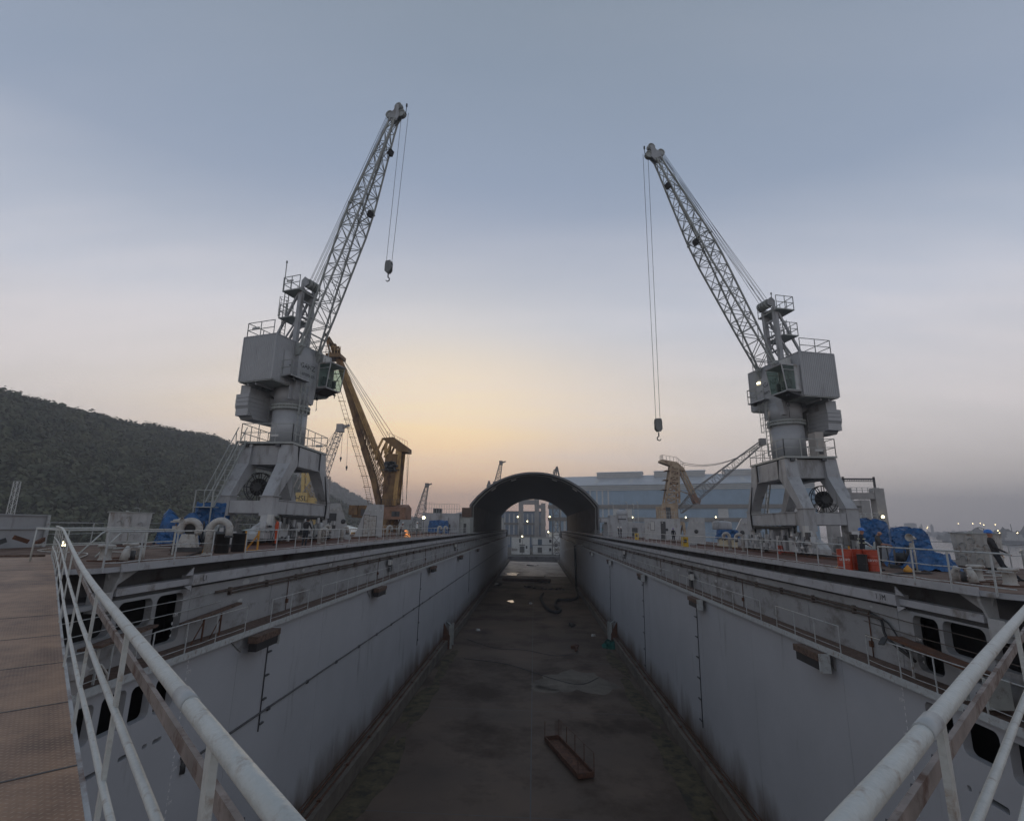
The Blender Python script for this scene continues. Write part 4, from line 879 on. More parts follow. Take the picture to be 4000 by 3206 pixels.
    for yy in (-.5, .5): d.prism([(-2.0, 9.98), (.9, 9.98), (.9, 9.0), (-.6, 9.0), (-1.7, 9.6)], lambda p, q: (p, yy - .04, q), lambda p, q: (p, yy + .04, q))
    for xx in (-1.6, -.9): d.box(xx, xx + .08, -2.7, 2.8, 9.72, 9.97)
    d.box(.78, .86, -1.25, 1.15, 8.9, 9.97); d.build('under_frame', m_grey, t)
    # --- counterweight: stacked slabs with chamfered ends, and its hangers
    d = u(); ext = lambda z: 2.5 if z >= 8.15 else 2.5 - (8.15 - z) * .85
    for k in range(6):
        za, zb_ = 7.4 + k * .3, 7.4 + k * .3 + .272; va_, vb_ = ext(za), ext(zb_)
        d.hexa([(-2.75, -va_, za), (-1.55, -va_, za), (-1.55, va_, za), (-2.75, va_, za), (-2.75, -vb_, zb_), (-1.55, -vb_, zb_), (-1.55, vb_, zb_), (-2.75, vb_, zb_)])
    d.box(-2.72, -1.58, -2.42, 2.42, 7.6, 9.15)
    for yy in (-.55, .45): d.box(-2.79, -1.51, yy, yy + .1, 7.42, 9.3)
    d.build('counterweight', m_clad, t)
    d = u(); d.box(-2.6, -1.7, -2.3, 2.3, 9.21, 9.9)
    d.prism([(-2.3, 9.2), (.2, 9.2), (.2, 8.7), (-1.5, 8.3), (-1.5, 9.19)], lambda p, q: (p, -.5, q), lambda p, q: (p, -.42, q))
    d.build('counterweight_hanger', m_grey, t)
    # --- machinery house, corrugated
    x0, x1, y0, y1, z0, z1 = -2.24, .73, -2.88, 3.03, 9.98, 13.3
    d = u()
    def corr(p, q):
        p = Vector(p); q = Vector(q); L_ = (q - p).length; dr = (q - p) / L_; nn = Vector((dr.y, -dr.x, 0)); n = int(L_ / .16); prof = []
        for k in range(n):
            for f, o in ((0, 0), (.28, 0), (.5, .035), (.78, .035)): prof.append(p + dr * (L_ * (k + f) / n) + nn * o)
        prof.append(q)
        for a, c in zip(prof, prof[1:]): d.poly([(a.x, a.y, z0), (c.x, c.y, z0), (c.x, c.y, z1), (a.x, a.y, z1)])
    corr((x0, y0, 0), (x1, y0, 0)); corr((x1, y0, 0), (x1, y1, 0)); corr((x1, y1, 0), (x0, y1, 0)); corr((x0, y1, 0), (x0, y0, 0))
    for a, c in ((x0, y0), (x1, y0), (x1, y1), (x0, y1)): d.cbox((a, c, (z0 + z1) / 2), (.1, .1, z1 - z0))
    hs = d.build('machinery_house', m_clad, t)
    u().box(x0 - .04, x1 + .04, y0 - .04, y1 + .04, z1 + .002, z1 + .08).build('roof', m_grey, t)
    u().box(x0 + .02, x1 - .02, y0 + .02, y1 - .02, z0 - .08, z0 - .002).build('floor_plate', m_steel, t)
    rail_loop(u, [(x1 - .4, y0 + .1), (x0 + .1, y0 + .1), (x0 + .1, y1 - .1), (x1 - .2, y1 - .1)], z1 + .08, 1.1, 'roof_railing', False)
    u().cbox((x0 + .9, y0 + .06, z1 + .7), (.62, .1, .15)).build('strip_light', m_wstrip, t)
    # front column box with lettering and hinges
    d = u(); d.prism([(.74, 8.95), (1.0, 8.95), (1.12, 10.0), (1.12, 12.6), (.95, 13.2), (.74, 13.2)], lambda p, q: (p, -.95, q), lambda p, q: (p, 1.15, q)); d.build('front_column', m_clad, t)
    text_obj('GANZ', .56, m_text_d, t, U @ basis((1.128, .08, 11.65), (0, 1, 0), (0, 0, 1)), 'lettering', .004)
    text_obj('aerotech', .44, m_text_d, t, U @ basis((1.128, .1, 11.05), (0, 1, 0), (0, 0, 1)), 'lettering', .004)
    for yy in (-.95, 1.0):
        d = u(); d.prism([(.8, 12.3), (1.15, 12.3), (1.5, 12.95), (1.4, 13.25), (.8, 13.25)], lambda p, q: (p, yy - .1, q), lambda p, q: (p, yy + .1, q)); d.lathe([(.14, -.22), (.14, .22)], (1.3, yy, 13.02), 'Y', 12); d.build('jib_hinge', m_steel, t)
    # door, balcony
    dr_ = u().box(x1 + .04, x1 + .07, -2.0, -1.28, 10.5, 12.4).build('door', m_clad, t); u().cbox((x1 + .1, -1.4, 11.4), (.06, .1, .05)).build('handle', m_dark, dr_)
    d = u(); d.box(x1 + .04, 1.65, -2.1, -.98, 10.36, 10.46); d.box(1.2, 1.66, -2.1, -.1, 10.36, 10.455); d.build('balcony', m_grey, t)
    rail_loop(u, [(x1 + .05, -2.08), (1.62, -2.08), (1.62, -.12)], 10.46, 1.1, 'balcony_railing', False, step=.8)
    u().cbox((1.4, -1.6, 10.25), (.25, .2, .2)).build('floodlight', m_dark, t)
    if mir < 0:
        u().cbox((x1 + .12, -1.6, 12.15), (.1, .3, .12)).build('door_lamp', m_lamp, t)
    # driver's cab
    va, vb = 1.2, 2.9
    d = u(); d.box(.74, .95, va, vb, 10.3, 12.3); d.box(.955, 2.0, va + .02, vb - .02, 10.28, 10.36); d.prism([(.955, 12.22), (2.32, 12.26), (2.36, 12.36), (.955, 12.36)], lambda p, q: (p, va - .03, q), lambda p, q: (p, vb + .03, q))
    for v_ in (va, vb): d.prism([(.955, 10.37), (1.25, 10.37), (1.25, 12.21), (.955, 12.21)], lambda p, q: (p, v_ - .025, q), lambda p, q: (p, v_ + .025, q)); d.bar((2.03, v_, 10.34), (2.28, v_, 12.25), .06); d.bar((1.25, v_, 11.9), (2.25, v_, 11.9), .045); d.bar((1.25, v_, 10.38), (2.05, v_, 10.38), .06)
    cab = d.build('cab', m_grey2, t)
    u().prism([(.9, 9.95), (1.9, 10.26), (.9, 10.26)], lambda p, q: (p, va + .1, q), lambda p, q: (p, vb - .1, q)).build('cab_floor', m_dark, cab)
    d = u(); d.poly([(2.05, va + .04, 10.38), (2.05, vb - .04, 10.38), (2.29, vb - .04, 12.22), (2.29, va + .04, 12.22)]); d.build('windscreen', m_glass, cab)
    for v_ in (va, vb): u().poly([(1.27, v_, 10.42), (2.05, v_, 10.42), (2.24, v_, 11.87), (1.27, v_, 11.87)]).poly([(1.27, v_, 11.93), (2.25, v_, 11.93), (2.27, v_, 12.2), (1.27, v_, 12.2)]).build('side_window', m_glassd, cab)
    d = u(); d.cbox((1.35, 2.05, 10.75), (.45, .45, .12)); d.cbox((1.15, 2.05, 11.1), (.12, .45, .65)); d.cbox((1.75, 1.7, 10.8), (.3, .16, .6)); d.cbox((1.75, 2.4, 10.8), (.3, .16, .6)); d.bar((2.1, 2.2, 11.0), (2.2, 2.6, 11.7), .04); d.build('seat', m_dark, cab)
    d = u(); d.cbox((1.1, 1.9, 12.75), (.36, .8, .6)); d.lathe([(.0, .0), (.22, .0), (.22, .04)], (1.29, 1.9, 12.75), 'X', 16); d.build('air_conditioner', m_wstrip, t)
    u().lathe([(.0, .05), (.13, 0), (.13, -.05), (.04, -.06), (.03, -.3)], (1.75, 2.6, 10.05), 'Z', 12).build('bell', m_dark, t)
    d = u(); d.tube((.95, 1.6, 9.9), (.95, 1.6, 8.75), .02, 5); d.cbox((.95, 1.6, 9.55), (.12, .12, .22)); d.path([(.95, 1.6, 8.8), (.98, 1.6, 8.68), (.93, 1.6, 8.6)], .03, 5); d.build('chain_hoist', m_dark, t)
    # ladder with cage down the column
    d = u()
    for o in (-.2, .2): d.bar((1.34, o - .45, 5.9), (1.34, o - .45, 10.3), .05)
    for k in range(15): d.bar((1.34, -.65, 6 + k * .3), (1.34, -.25, 6 + k * .3), .03)
    for k in range(5):
        z = 7.8 + k * .55; d.path([(1.34, -.83, z), (1.6, -.85, z), (1.78, -.6, z), (1.78, -.3, z), (1.6, -.07, z), (1.34, -.07, z)], .02, 4)
    for o in ((1.6, -.85), (1.78, -.6), (1.78, -.3), (1.6, -.07)): d.bar((*o, 7.8), (*o, 10.0), .03)
    d.build('caged_ladder', m_steel, t)
    # --- A frame tower
    d = u()
    for yy in (-.62, .62):
        d.bar((.3, yy, z1 + .08), (.42, yy, 18.0), .3, .34); d.bar((-2.0, yy, z1 + .1), (.15, yy, 17.6), .16); d.bar((.35, yy, 15.5), (-1.1, yy, z1 + .1), .1)
    for z in (14.4, 15.7, 17.0, 17.9): d.bar((.36, -.62, z), (.36, .62, z), .14)
    d.bar((.34, -.6, 14.4), (.36, .6, 15.7), .08); d.bar((.36, .6, 15.7), (.38, -.6, 17.0), .08); d.build('a_frame', m_grey, t)
    u().box(-1.15, .2, -1.1, 1.1, 15.45, 15.53).build('mid_platform', m_steel, t); rail_loop(u, [(.2, -1.08), (-1.12, -1.08), (-1.12, 1.08), (.2, 1.08)], 15.53, 1.05, 'platform_railing', False, step=.8)
    u().box(-1.0, .62, -1.15, 1.15, 17.62, 17.72).build('top_platform', m_steel, t); rail_loop(u, [(.6, -1.12), (-.98, -1.12), (-.98, 1.12), (.6, 1.12)], 17.72, 1.1, 'platform_railing', False, step=.8)
    d = u(); d.bar((-.9, -1.12, 17.7), (-.9, -1.12, 20.1), .05); d.cbox((-.9, -1.12, 20.15), (.1, .1, .18)); d.build('mast', m_steel, t); u().cbox((-.35, -1.14, 18.45), (.6, .08, .13)).build('strip_light', m_wstrip, t)
    d = u()
    for o in (-.2, .2): d.bar((-1.05, o - .6, z1 + .1), (-1.05, o - .6, 17.7), .05)
    for k in range(14): d.bar((-1.05, -.8, 13.5 + k * .3), (-1.05, -.4, 13.5 + k * .3), .03)
    for k in range(4): z = 15.8 + k * .5; d.path([(-1.05, -.95, z), (-1.35, -.95, z), (-1.55, -.6, z), (-1.35, -.25, z), (-1.05, -.25, z)], .02, 4)
    for o in ((-1.35, -.95), (-1.55, -.6), (-1.35, -.25)): d.bar((*o, 15.7), (*o, 17.4), .03)
    d.build('tower_ladder', m_steel, t)
    for k in range(4): u().lathe([(.12, -.06), (.28, -.04), (.38, -.07), (.38, -.04), (.33, 0), (.38, .04), (.38, .07), (.28, .04), (.12, .05)], (.82, -.42 + .28 * k, 18.35), 'Y', 20).build('sheave', m_steel, t)
    for yy in (-.62, .62): u().prism([(.3, 17.9), (1.0, 18.2), (1.0, 18.6), (.6, 18.9), (.3, 18.6)], lambda p, q: (p, yy - .03, q), lambda p, q: (p, yy + .03, q)).build('sheave_plate', m_grey, t)
    # --- jib: four chords with lacing
    A = Vector((1.25, 0, 13.02)); H = Vector((tip[0], 0, tip[1])); ax = (H - A).normalized(); L_ = (H - A).length; nb = Vector((ax.z, 0, -ax.x))   # nb: towards the underside / front
    st = [(0, .98, .10, .10), (.17, .95, .30, .30), (.5, .86, .60, .60), (.62, .78, .58, .58), (.97, .27, .24, .24), (1, .26, .22, .22)]
    def node(k, sv, sd):
        w, f, bk = lerp3(k, st); return A + ax * (L_ * k) + Vector((0, sv * w, 0)) + nb * (f if sd > 0 else -bk)
    ks = [0] + [.17 * i / 3 for i in range(1, 4)] + [.17 + .83 * i / 15 for i in range(1, 16)]
    d = u()
    for sv in (-1, 1):
        for sd in (-1, 1):
            for k0, k1 in zip(ks, ks[1:]): d.tube(node(k0, sv, sd), node(k1, sv, sd), .082, 6, caps=False)
    d.build('jib_chord', m_steel, t)
    d = u()
    for i, (k0, k1) in enumerate(zip(ks, ks[1:])):
        f = 1 if i % 2 else -1
        for sd in (-1, 1):
            d.tube(node(k0, -f, sd), node(k1, f, sd), .034, 5, caps=False); d.tube(node(k1, -1, sd), node(k1, 1, sd), .03, 5, caps=False)
            if i % 3 == 0: d.tube(node(k0, f, sd), node(k1, -f, sd), .03, 5, caps=False)
        for sv in (-1, 1): d.tube(node(k0, sv, -f), node(k1, sv, f), .034, 5, caps=False); d.tube(node(k1, sv, -1), node(k1, sv, 1), .03, 5, caps=False)
        if 9 <= i <= 11:
            for sv in (-1, 1): d.tube(node(k0, sv, f), node(k1, sv, -f), .045, 5, caps=False)
            d.bar(node(k1, -1, -1), node(k1, 1, 1), .05); d.bar(node(k1, 1, -1), node(k1, -1, 1), .05)
    d.build('jib_lacing', m_steel, t)
    d = u()
    for sv in (-1, 1):
        for sd in (-1, 1): p = node(.6, sv, sd); d.tube(p - ax * .05, p + ax * .05, .14, 8)
    for k in range(40):   # access ladder inside the jib
        p = A + ax * (L_ * (.2 + .018 * k)) - nb * .3; d.bar(p + Vector((0, .25, 0)), p + Vector((0, .55, 0)), .025)
    d.bar(A + ax * L_ * .2 - nb * .3 + Vector((0, .55, 0)), A + ax * L_ * .9 - nb * .3 + Vector((0, .55, 0)), .03); d.build('jib_fittings', m_steel, t)
    for k, z in ((.585, .7), (.86, .5)):
        p = node(k, -.2 if mir > 0 else .2, 1) + nb * .28 + Vector((0, .3, 0)); d = u(); d.bar(p - ax * .22, p + ax * .22, .42, .26, nb); d.build('jib_floodlight', m_black, t)
    # jib head
    d = u()
    for yy in (-.2, .2): d.prism([(-.3, -.35), (.4, -.5), (.75, -.22), (1.2, -.14), (1.3, .0), (1.2, .2), (.7, .3), (.3, .55), (-.2, .38)], lambda p, q: H + ax * p + nb * q + Vector((0, yy - .02, 0)), lambda p, q: H + ax * p + nb * q + Vector((0, yy + .02, 0)))
    d.build('jib_head', m_grey, t)
    sh = [(1.15, .02), (.42, -.58), (.55, .58)]
    for p, q in sh:
        c = H + ax * p + nb * q
        for yy in (-.1, .1): u().lathe([(.1, -.05), (.24, -.03), (.24, -.04), (.32, -.08), (.32, -.04), (.28, 0), (.32, .04), (.32, .08), (.24, .04), (.24, .03), (.1, .05)], c + Vector((0, yy, 0)), 'Y', 24).build('head_sheave', m_steel, t)
    c1 = H + ax * 1.22 + nb * .02; c3 = H + ax * .55 + nb * .62; c2 = H + ax * .42 - nb * .62
    d = u(); p = c3 + nb * .3; d.tube(p, p + Vector((.05, 0, .7)), .03, 5); d.tube(p + Vector((.05, 0, .7)), p + Vector((.05, 0, .95)), .07, 8); d.build('warning_lamp', m_dark, t)
    # ropes
    d = u(); T = Vector((.9, 0, 18.6))
    for k, yy in enumerate((-.42, -.25, -.08, .1, .28, .44)): d.tube(T + Vector((0, yy, .2 * (k % 2))), c2 + Vector((0, yy * .3, .3 - .5 * (k % 2))), .02, 4)
    d.tube(T + Vector((0, .1, -.2)), A.lerp(H, .9) - nb * .3, .014, 4); d.build('luffing_rope', m_cable, t)
    hx = hook_u; d = u()
    for k, (c, dx) in enumerate(((c3, .28), (c1, -.22))):
        d.tube((c3.x + .5 if k == 0 else c3.x - .02, .06 - .12 * k, c.z), (hx + .2 - .4 * k, .06 - .12 * k, hook_z), .019, 4)
    d.build('hoist_rope', m_cable, t)
    # hook block
    d = u()
    for yy in (-.13, .13): d.prism([(-.2, .1), (.2, .1), (.25, -.1), (.25, -.7), (.1, -.88), (-.1, -.88), (-.25, -.7), (-.25, -.1)], lambda p, q: (hx + p, yy - .03, hook_z + q), lambda p, q: (hx + p, yy + .03, hook_z + q))
    d.lathe([(.22, -.08), (.26, -.09), (.26, .09), (.22, .08)], (hx, 0, hook_z - .35), 'Y', 18); bl = d.build('hook_block', m_hookb, t)
    d = u(); d.path([(hx, 0, hook_z - .95), (hx, 0, hook_z - 1.2), (hx + .14, 0, hook_z - 1.35), (hx + .12, 0, hook_z - 1.5), (hx - .05, 0, hook_z - 1.55), (hx - .17, 0, hook_z - 1.42)], [.05, .05, .045, .045, .04, .03], 7); d.build('hook', m_dark, bl)
    return t
gantry_crane('grey gantry crane with raised lattice jib on the left dock deck', (-18.274, 36.6), R(-16.93), 1.0, 0.0, -1.19, (7.3, 31.9), 19.2, 7.75, 1)
gantry_crane('grey gantry crane with lattice jib on the right dock deck', (18.42, 37.38), R(193.82), .93, -.33, -1.69, (9.67, 30.84), 8.2, 10.9, -1)
# ================================================================== THE GANGWAYS UNDER THE CAMERA
VXS = {1: ((0.0, .617), R(134.43)), -1: ((0.0, .565), R(44.6))}
m_girder = mat('gangway_girder', (.33, .35, .36), .5, var=.15, dirt=(.12, .07, .05), dirt_amt=.5, dscale=2)
def gangway(side, label, label_r, length, posts, far_rise):
    s = 1 if side == 'left' else -1; VX, rz = VXS[s]
    t = thing('gangway', label, 'walkway', (*VX, -1.6), rz)
    def z(x): q = max(0, min(1, (x - 5) / 15)); return far_rise * q * q * (3 - 2 * q)
    mb = MB(); y1 = 2.5 * s; xs0 = [-1.4] + [5 + k for k in range(0, 16)] + [length]
    for xa, xb in zip(xs0, xs0[1:]): mb.poly([(xa, 0.0, z(xa)), (xb, 0.0, z(xb)), (xb, y1, z(xb)), (xa, y1, z(xa))])
    mb.build('chequer_deck', m_tread, t)
    mb = MB()
    for x in (1.1, 2.75, 4.4, 6.05, 7.7, 9.35, 11.0, 18.2, 20.0): mb.box(x, x + .02, min(0, y1), max(0, y1), z(x) - .003, z(x) + .004)
    mb.box(1.1, 2.75, min(.62 * s, .635 * s), max(.62 * s, .635 * s), -.002, .003); mb.box(4.4, 6.05, min(.9 * s, .915 * s), max(.9 * s, .915 * s), -.002, .003); mb.build('plate_joint', m_dark, t)
    mb = MB()
    for xa, xb in zip([-.05] + xs0[1:], xs0[1:]): 
        if xb > xa: mb.hexa([(xa, min(0, -.03 * s), z(xa) - .3), (xb, min(0, -.03 * s), z(xb) - .3), (xb, max(0, -.03 * s), z(xb) - .3), (xa, max(0, -.03 * s), z(xa) - .3), (xa, min(0, -.03 * s), z(xa) - .004), (xb, min(0, -.03 * s), z(xb) - .004), (xb, max(0, -.03 * s), z(xb) - .004), (xa, max(0, -.03 * s), z(xa) - .004)])
    mb.build('side_girder', m_girder, t)
    r = thing('gangway_rail', label_r, 'railing', (*VX, -1.6), rz); off = 0.0
    for x in posts: MB().bar((x, off, z(x) - .32), (x, off, z(x) + 1.03), .055, .02, up=(0, 1, 0)).build('stanchion', m_white, r)
    L_ = length - .6
    def pp(x, h, dy=0, w=0): return (x, off + dy, z(x) + h + w)
    xs = [-.02 * s] + [L_ * i / 24 for i in range(1, 25)]
    rg = random.Random(3 + s)
    MB().path([pp(x, 1.05, 0, rg.uniform(-.003, .003)) for x in xs], .0255, 14).build('hand_rail', m_white, r)
    MB().tube(pp(1.52, 1.05), pp(1.66, 1.05), .028, 14).build('pipe_sleeve', m_railg, r)
    MB().path([pp(x, .66, .005, rg.uniform(-.006, .006)) for x in xs],   .017, 10).build('mid_rail', m_white, r)
    MB().path([pp(x, .33, .005, rg.uniform(-.008, .008)) for x in xs], .017, 10).build('low_rail', m_white, r)
    mb = MB()
    for xa, xb in zip([.4, 7, 10, 13, 16], [7, 10, 13, 16, L_]): mb.bar(pp(xa, .775, -.1 * s), pp(xb, .775, -.1 * s), .02, .06)
    b = mb.build('toe_bar', m_bar, r)
    mb = MB(); n = 34
    for i in range(n): x = .4 + (L_ - .8) * (i / n) ** 1.4; mb.bar(pp(x, .745, -.112 * s), pp(x + .05, .80, -.112 * s), .006, .02)
    mb.build('slot', m_dark, b)
    return t
gangway('left', 'rusty chequer plate gangway running out to the left from the camera', 'white tubular handrail of the left gangway, flaking at its pipe joint', 26.0, [1.22, 3.1, 5.15, 7.5, 10.3, 12.6, 14.6, 16.6, 18.4, 20.2, 22.0, 23.8, 25.2], .40)
gangway('right', 'chequer plate gangway running out to the right from the camera', 'white tubular handrail of the right gangway in the lower right corner', 17.0, [1.75, 4.2, 7.0, 9.8, 12.6, 15.4], 0)
t = thing('steel_wire', 'thin pale steel wire hanging just under the right handrail', 'wire', (*VXS[-1][0], -1.6), VXS[-1][1])
MB().path([(.75, .06, .98), (.95, .055, .985), (1.15, .05, .995), (1.4, .045, 1.02)], .004, 5).build('wire', m_text_w, t)

# ================================================================== THINGS ON THE DECKS
m_blue_t = mat('blue_tarpaulin', (.02, .085, .22), .4, var=.3, scale=2.5, dirt=(.025, .13, .33), dirt_amt=.5, dscale=3)
def crumple(m):
    N = m.node_tree.nodes; L = m.node_tree.links; tc = N.new('ShaderNodeTexCoord'); no = N.new('ShaderNodeTexNoise'); no.inputs['Scale'].default_value = 2; no.inputs['Detail'].default_value = 3; L.new(tc.outputs['Object'], no.inputs[0])
    mx = N.new('ShaderNodeVectorMath'); mx.operation = 'MULTIPLY_ADD'; L.new(no.outputs['Color'], mx.inputs[0]); mx.inputs[1].default_value = (.5, .5, .5); L.new(tc.outputs['Object'], mx.inputs[2])
    vo = N.new('ShaderNodeTexVoronoi'); vo.feature = 'DISTANCE_TO_EDGE'; vo.inputs['Scale'].default_value = 1.7; L.new(mx.outputs[0], vo.inputs['Vector']); v2 = N.new('ShaderNodeTexVoronoi'); v2.inputs['Scale'].default_value = 3.2; L.new(mx.outputs[0], v2.inputs['Vector'])
    ad = N.new('ShaderNodeMath'); L.new(vo.outputs[0], ad.inputs[0]); L.new(v2.outputs[0], ad.inputs[1]); bu = N.new('ShaderNodeBump'); bu.inputs['Strength'].default_value = 1; bu.inputs['Distance'].default_value = .16; L.new(ad.outputs[0], bu.inputs['Height']); L.new(bu.outputs[0], N['Principled BSDF'].inputs['Normal'])
crumple(m_blue_t)
m_skin = mat('skin', (.30, .16, .11), .6, var=.1)
m_helm = mat('blue_helmet', (.03, .16, .5), .35, var=.1)
m_plum = mat('off_white_vent', (.38, .37, .345), .55, var=.16, scale=4, dirt=(.15, .10, .07), dirt_amt=.42, dscale=5)
def tarp(label, x, y, w, d, h, seed, rz=0, peaks=(), skirt=.12, z=DECK):
    t = dthing('tarpaulin_cover', label, 'tarpaulin', x, y, z, rz); rg = random.Random(seed); n = 22; rows = []
    ph = [rg.uniform(0, 6.28) for _ in range(8)]
    for j in range(11):        # perimeter rings from the ground up, then across the top
        f = j / 7; ring = []
        for i in range(4 * n):
            q, k = divmod(i, n); u = k / n * 2 - 1; ex = {0: (u, -1), 1: (1, u), 2: (-u, 1), 3: (-1, -u)}[q]
            px, py = ex; rr = (abs(px) ** 5 + abs(py) ** 5) ** -.2; px *= rr; py *= rr
            a = math.atan2(py, px); fold = math.sin(7 * a + ph[0] + f * 1.3) * .035 + math.sin(13 * a + ph[1] - f * 2) * .025 + math.sin(23 * a + ph[2]) * .012
            if j <= 7: sc_ = 1 + skirt * (1 - f) ** 2 + fold * (1.4 - .8 * f) - .05 * f; zz = h * f * (1 + .03 * math.sin(3 * a + ph[3]))
            else: sc_ = (.95, .7, .4, .02)[j - 7]; zz = h * (1 + .03 * (j - 7) * math.sin(2 * a + ph[4])) 
            X_, Y_ = px * w / 2 * sc_, py * d / 2 * sc_
            for (cx, cy, ph_, s_) in peaks: zz += f * ph_ * math.exp(-((X_ - cx) ** 2 + (Y_ - cy) ** 2) / (2 * s_ * s_)) if j > 3 else 0
            zz = zz + (math.sin(a * 5 + ph[5]) * .03 * h if j in (6, 7) else 0)
            X_ += rg.uniform(-.03, .03) * w / 2; Y_ += rg.uniform(-.03, .03) * d / 2; zz += rg.uniform(-.03, .03) * (j > 0)
            if j == 0: zz = .02 + max(0, math.sin(a * 9 + ph[6])) * .12 * h
            ring.append((X_, Y_, zz))
        rows.append(ring)
    mb = MB(); ids = [mb.pts(r_) for r_ in rows]; N_ = 4 * n
    for a, b in zip(ids, ids[1:]):
        for i in range(N_): k = (i + 1) % N_; mb.face([a + i, a + k, b + k, b + i], True)
    mb.face([ids[-1] + i for i in range(N_)], True); mb.build('sheet', m_blue_t, t)
    return t
tarp('crumpled bright blue tarpaulin heap with two peaks beside the tall square one at left', -20.6, 29.6, 1.9, 1.8, 1.2, 2, .6, [(-.62, 0, .75, .28), (.6, .1, .62, .3)], .2)
tarp('tall square blue tarpaulin covering a machine beside the left gantry crane', -20.4, 32.2, 2.0, 1.6, 2.42, 5, .5, (), .04)
P2 = lambda px, py: (lambda v: (v.x / -v.z * -DECK, v.y / -v.z * -DECK))(RH.inverted() @ ray(px, py))
tarp('big tall blue tarpaulin cover beside the red drums at right', *P2(3408, 2182), 2.15, 1.8, 2.3, 8, -.55, [(.9, 0, -.7, .35)], .05)
tarp('low spreading blue tarpaulin over a winch by the right railing', 17.9, 25.8, 1.5, 1.4, 1.75, 13, -.6, [(.8, 0, -.5, .35)], .42)
tarp('blue tarpaulin lap spilling over the deck beside the right railing', 17.3, 23.9, 1.3, 1.1, .85, 17, -.3, [(.4, 0, -.4, .3)], .5)
tarp('blue tarpaulin over a crate beyond the left gantry crane', -16.9, 92, 3.4, 2.0, 2.1, 21, .1, (), .03)
tarp('small blue tarpaulin over a cream tank left of the mushroom vent', 17.9, 49.3, 1.9, 1.4, .8, 31, -.3, (), .1, DECK + .75)
t = dthing('tank', 'cream coloured tank standing under the small blue tarpaulin', 'tank', 17.9, 49.3, rz=-.3); MB().box(-.75, .75, -.6, .6, 0, .74).build('body', mat('cream_paint', (.5, .44, .3), .6, var=.1), t); MB().box(-.04, .04, -.63, -.605, 0, .74).build('strap', m_dark, t)
def riveted_bin(label, x, y, rz, w, d, h):
    t = dthing('riveted_bin', label, 'bin', x, y, rz=rz); q = [(-1, -1), (1, -1), (1, 1), (-1, 1)]
    m = MB(); m.hexa([(a * w * .46, b * d * .46, .14) for a, b in q] + [(a * w * .5, b * d * .5, h) for a, b in q]); m.build('body', m_plum if x > 0 else m_grey2, t)
    m = MB(); m.box(-w * .54, w * .54, -d * .54, d * .54, h + .002, h + .05); m.path([(w * .2, 0, h), (w * .2, 0, h + .25), (w * .12, 0, h + .3), (w * .05, 0, h + .27)], .025, 6); m.cbox((-.1 * w, 0, h + .09), (.12, .12, .08)); m.build('lid', m_steel, t)
    m = MB()
    for a in range(5):
        xx = -w * .38 + a * w * .19; m.hexa([(xx + i * .03, -d * .5 + e - .0, z) for z, e in ((.16, .012), (h - .02, -.032)) for i, e2 in ((-1, 0), (1, 0), (1, 0), (-1, 0))]) if False else m.bar((xx, -d * .465, .16), (xx, -d * .505, h - .02), .05, .03)
    m.build('stiffener', m_grey2 if x < 0 else m_plum, t)
    m = MB()
    for xx, zz in ((-.25, .66), (.02, .5), (.25, .62), (.1, .25), (-.05, .8), (-.28, .3)): m.path([(xx * w + .11 * math.cos(a_), -d * .52 - .02, zz * h + .15 * math.sin(a_)) for a_ in [i * .62 - .8 for i in range(7)]], .018, 5)
    m.build('hook', m_steel, t)
    m = MB(); m.box(-w * .45, w * .45, -d * .4, d * .4, 0, .14); m.build('skid', m_black, t); return t
riveted_bin('pale grey riveted bin standing against the outer railing at left', -22.9, 28.6, .75, 1.9, 1.4, 1.72)
riveted_bin('weathered off white riveted bin beside the man in the blue helmet', 20.6, 25.4, -.86, 1.6, 1.2, 1.6)
t = dthing('bulwark', 'grey steel bulwark panel at the far left edge of the deck', 'bulwark', -23.6, 20.2); MB().box(-.06, .02, 0, 4.1, -.02, 1.5).build('plate', m_grey, t); MB().box(.02, .1, 0, 4.1, .82, .87).box(.02, .1, 0, 4.1, 1.44, 1.5).build('stiffener', m_grey, t)
for yy in (0.0, 4.0): MB().box(.1, .16, yy, yy + .12, 0, 1.5).build('frame_post', m_railg, t)
def bollards(label, x, y, m):
    t = dthing('bollard', label, 'bollard', x, y)
    MB().lathe([(.22, 0), (.2, .05), (.17, .1), (.165, .42), (.25, .46), (.26, .51), (.22, .54), (0, .55)], n=20).build('post', m, t); MB().box(-.34, .34, -.34, .34, .001, .04).build('base', m_rust, t)
bollards('flat topped bollard behind the roller fairlead at left', -14.9, 18.9, m_plum); bollards('flat topped bollard nearest to the left deck corner', -14.55, 17.4, m_plum)
bollards('flat topped bollard behind the roller fairlead at right', 14.9, 18.6, m_plum); bollards('flat topped bollard nearest to the right deck corner', 14.75, 17.2, m_plum)
def fairlead(label, x, y):
    t = dthing('fairlead', label, 'fairlead', x, y)
    MB().box(-.16, .16, -.48, .48, .001, .05).build('base', m_rust, t)
    for k in (-.25, .25):
        mb = MB(); mb.path([(0, k * 1.5, .05), (0, k * 1.35, .3), (0, k, .46), (0, k * .55, .42)], [.13, .11, .09, .05], 9); mb.build('horn', m_plum, t)
    MB().tube((0, 0, .05), (0, 0, .36), .08, 12).build('roller', m_dark, t)
fairlead('roller fairlead at the left deck corner', -13.75, 17.6); fairlead('roller fairlead at the right deck corner', 13.85, 17.8)
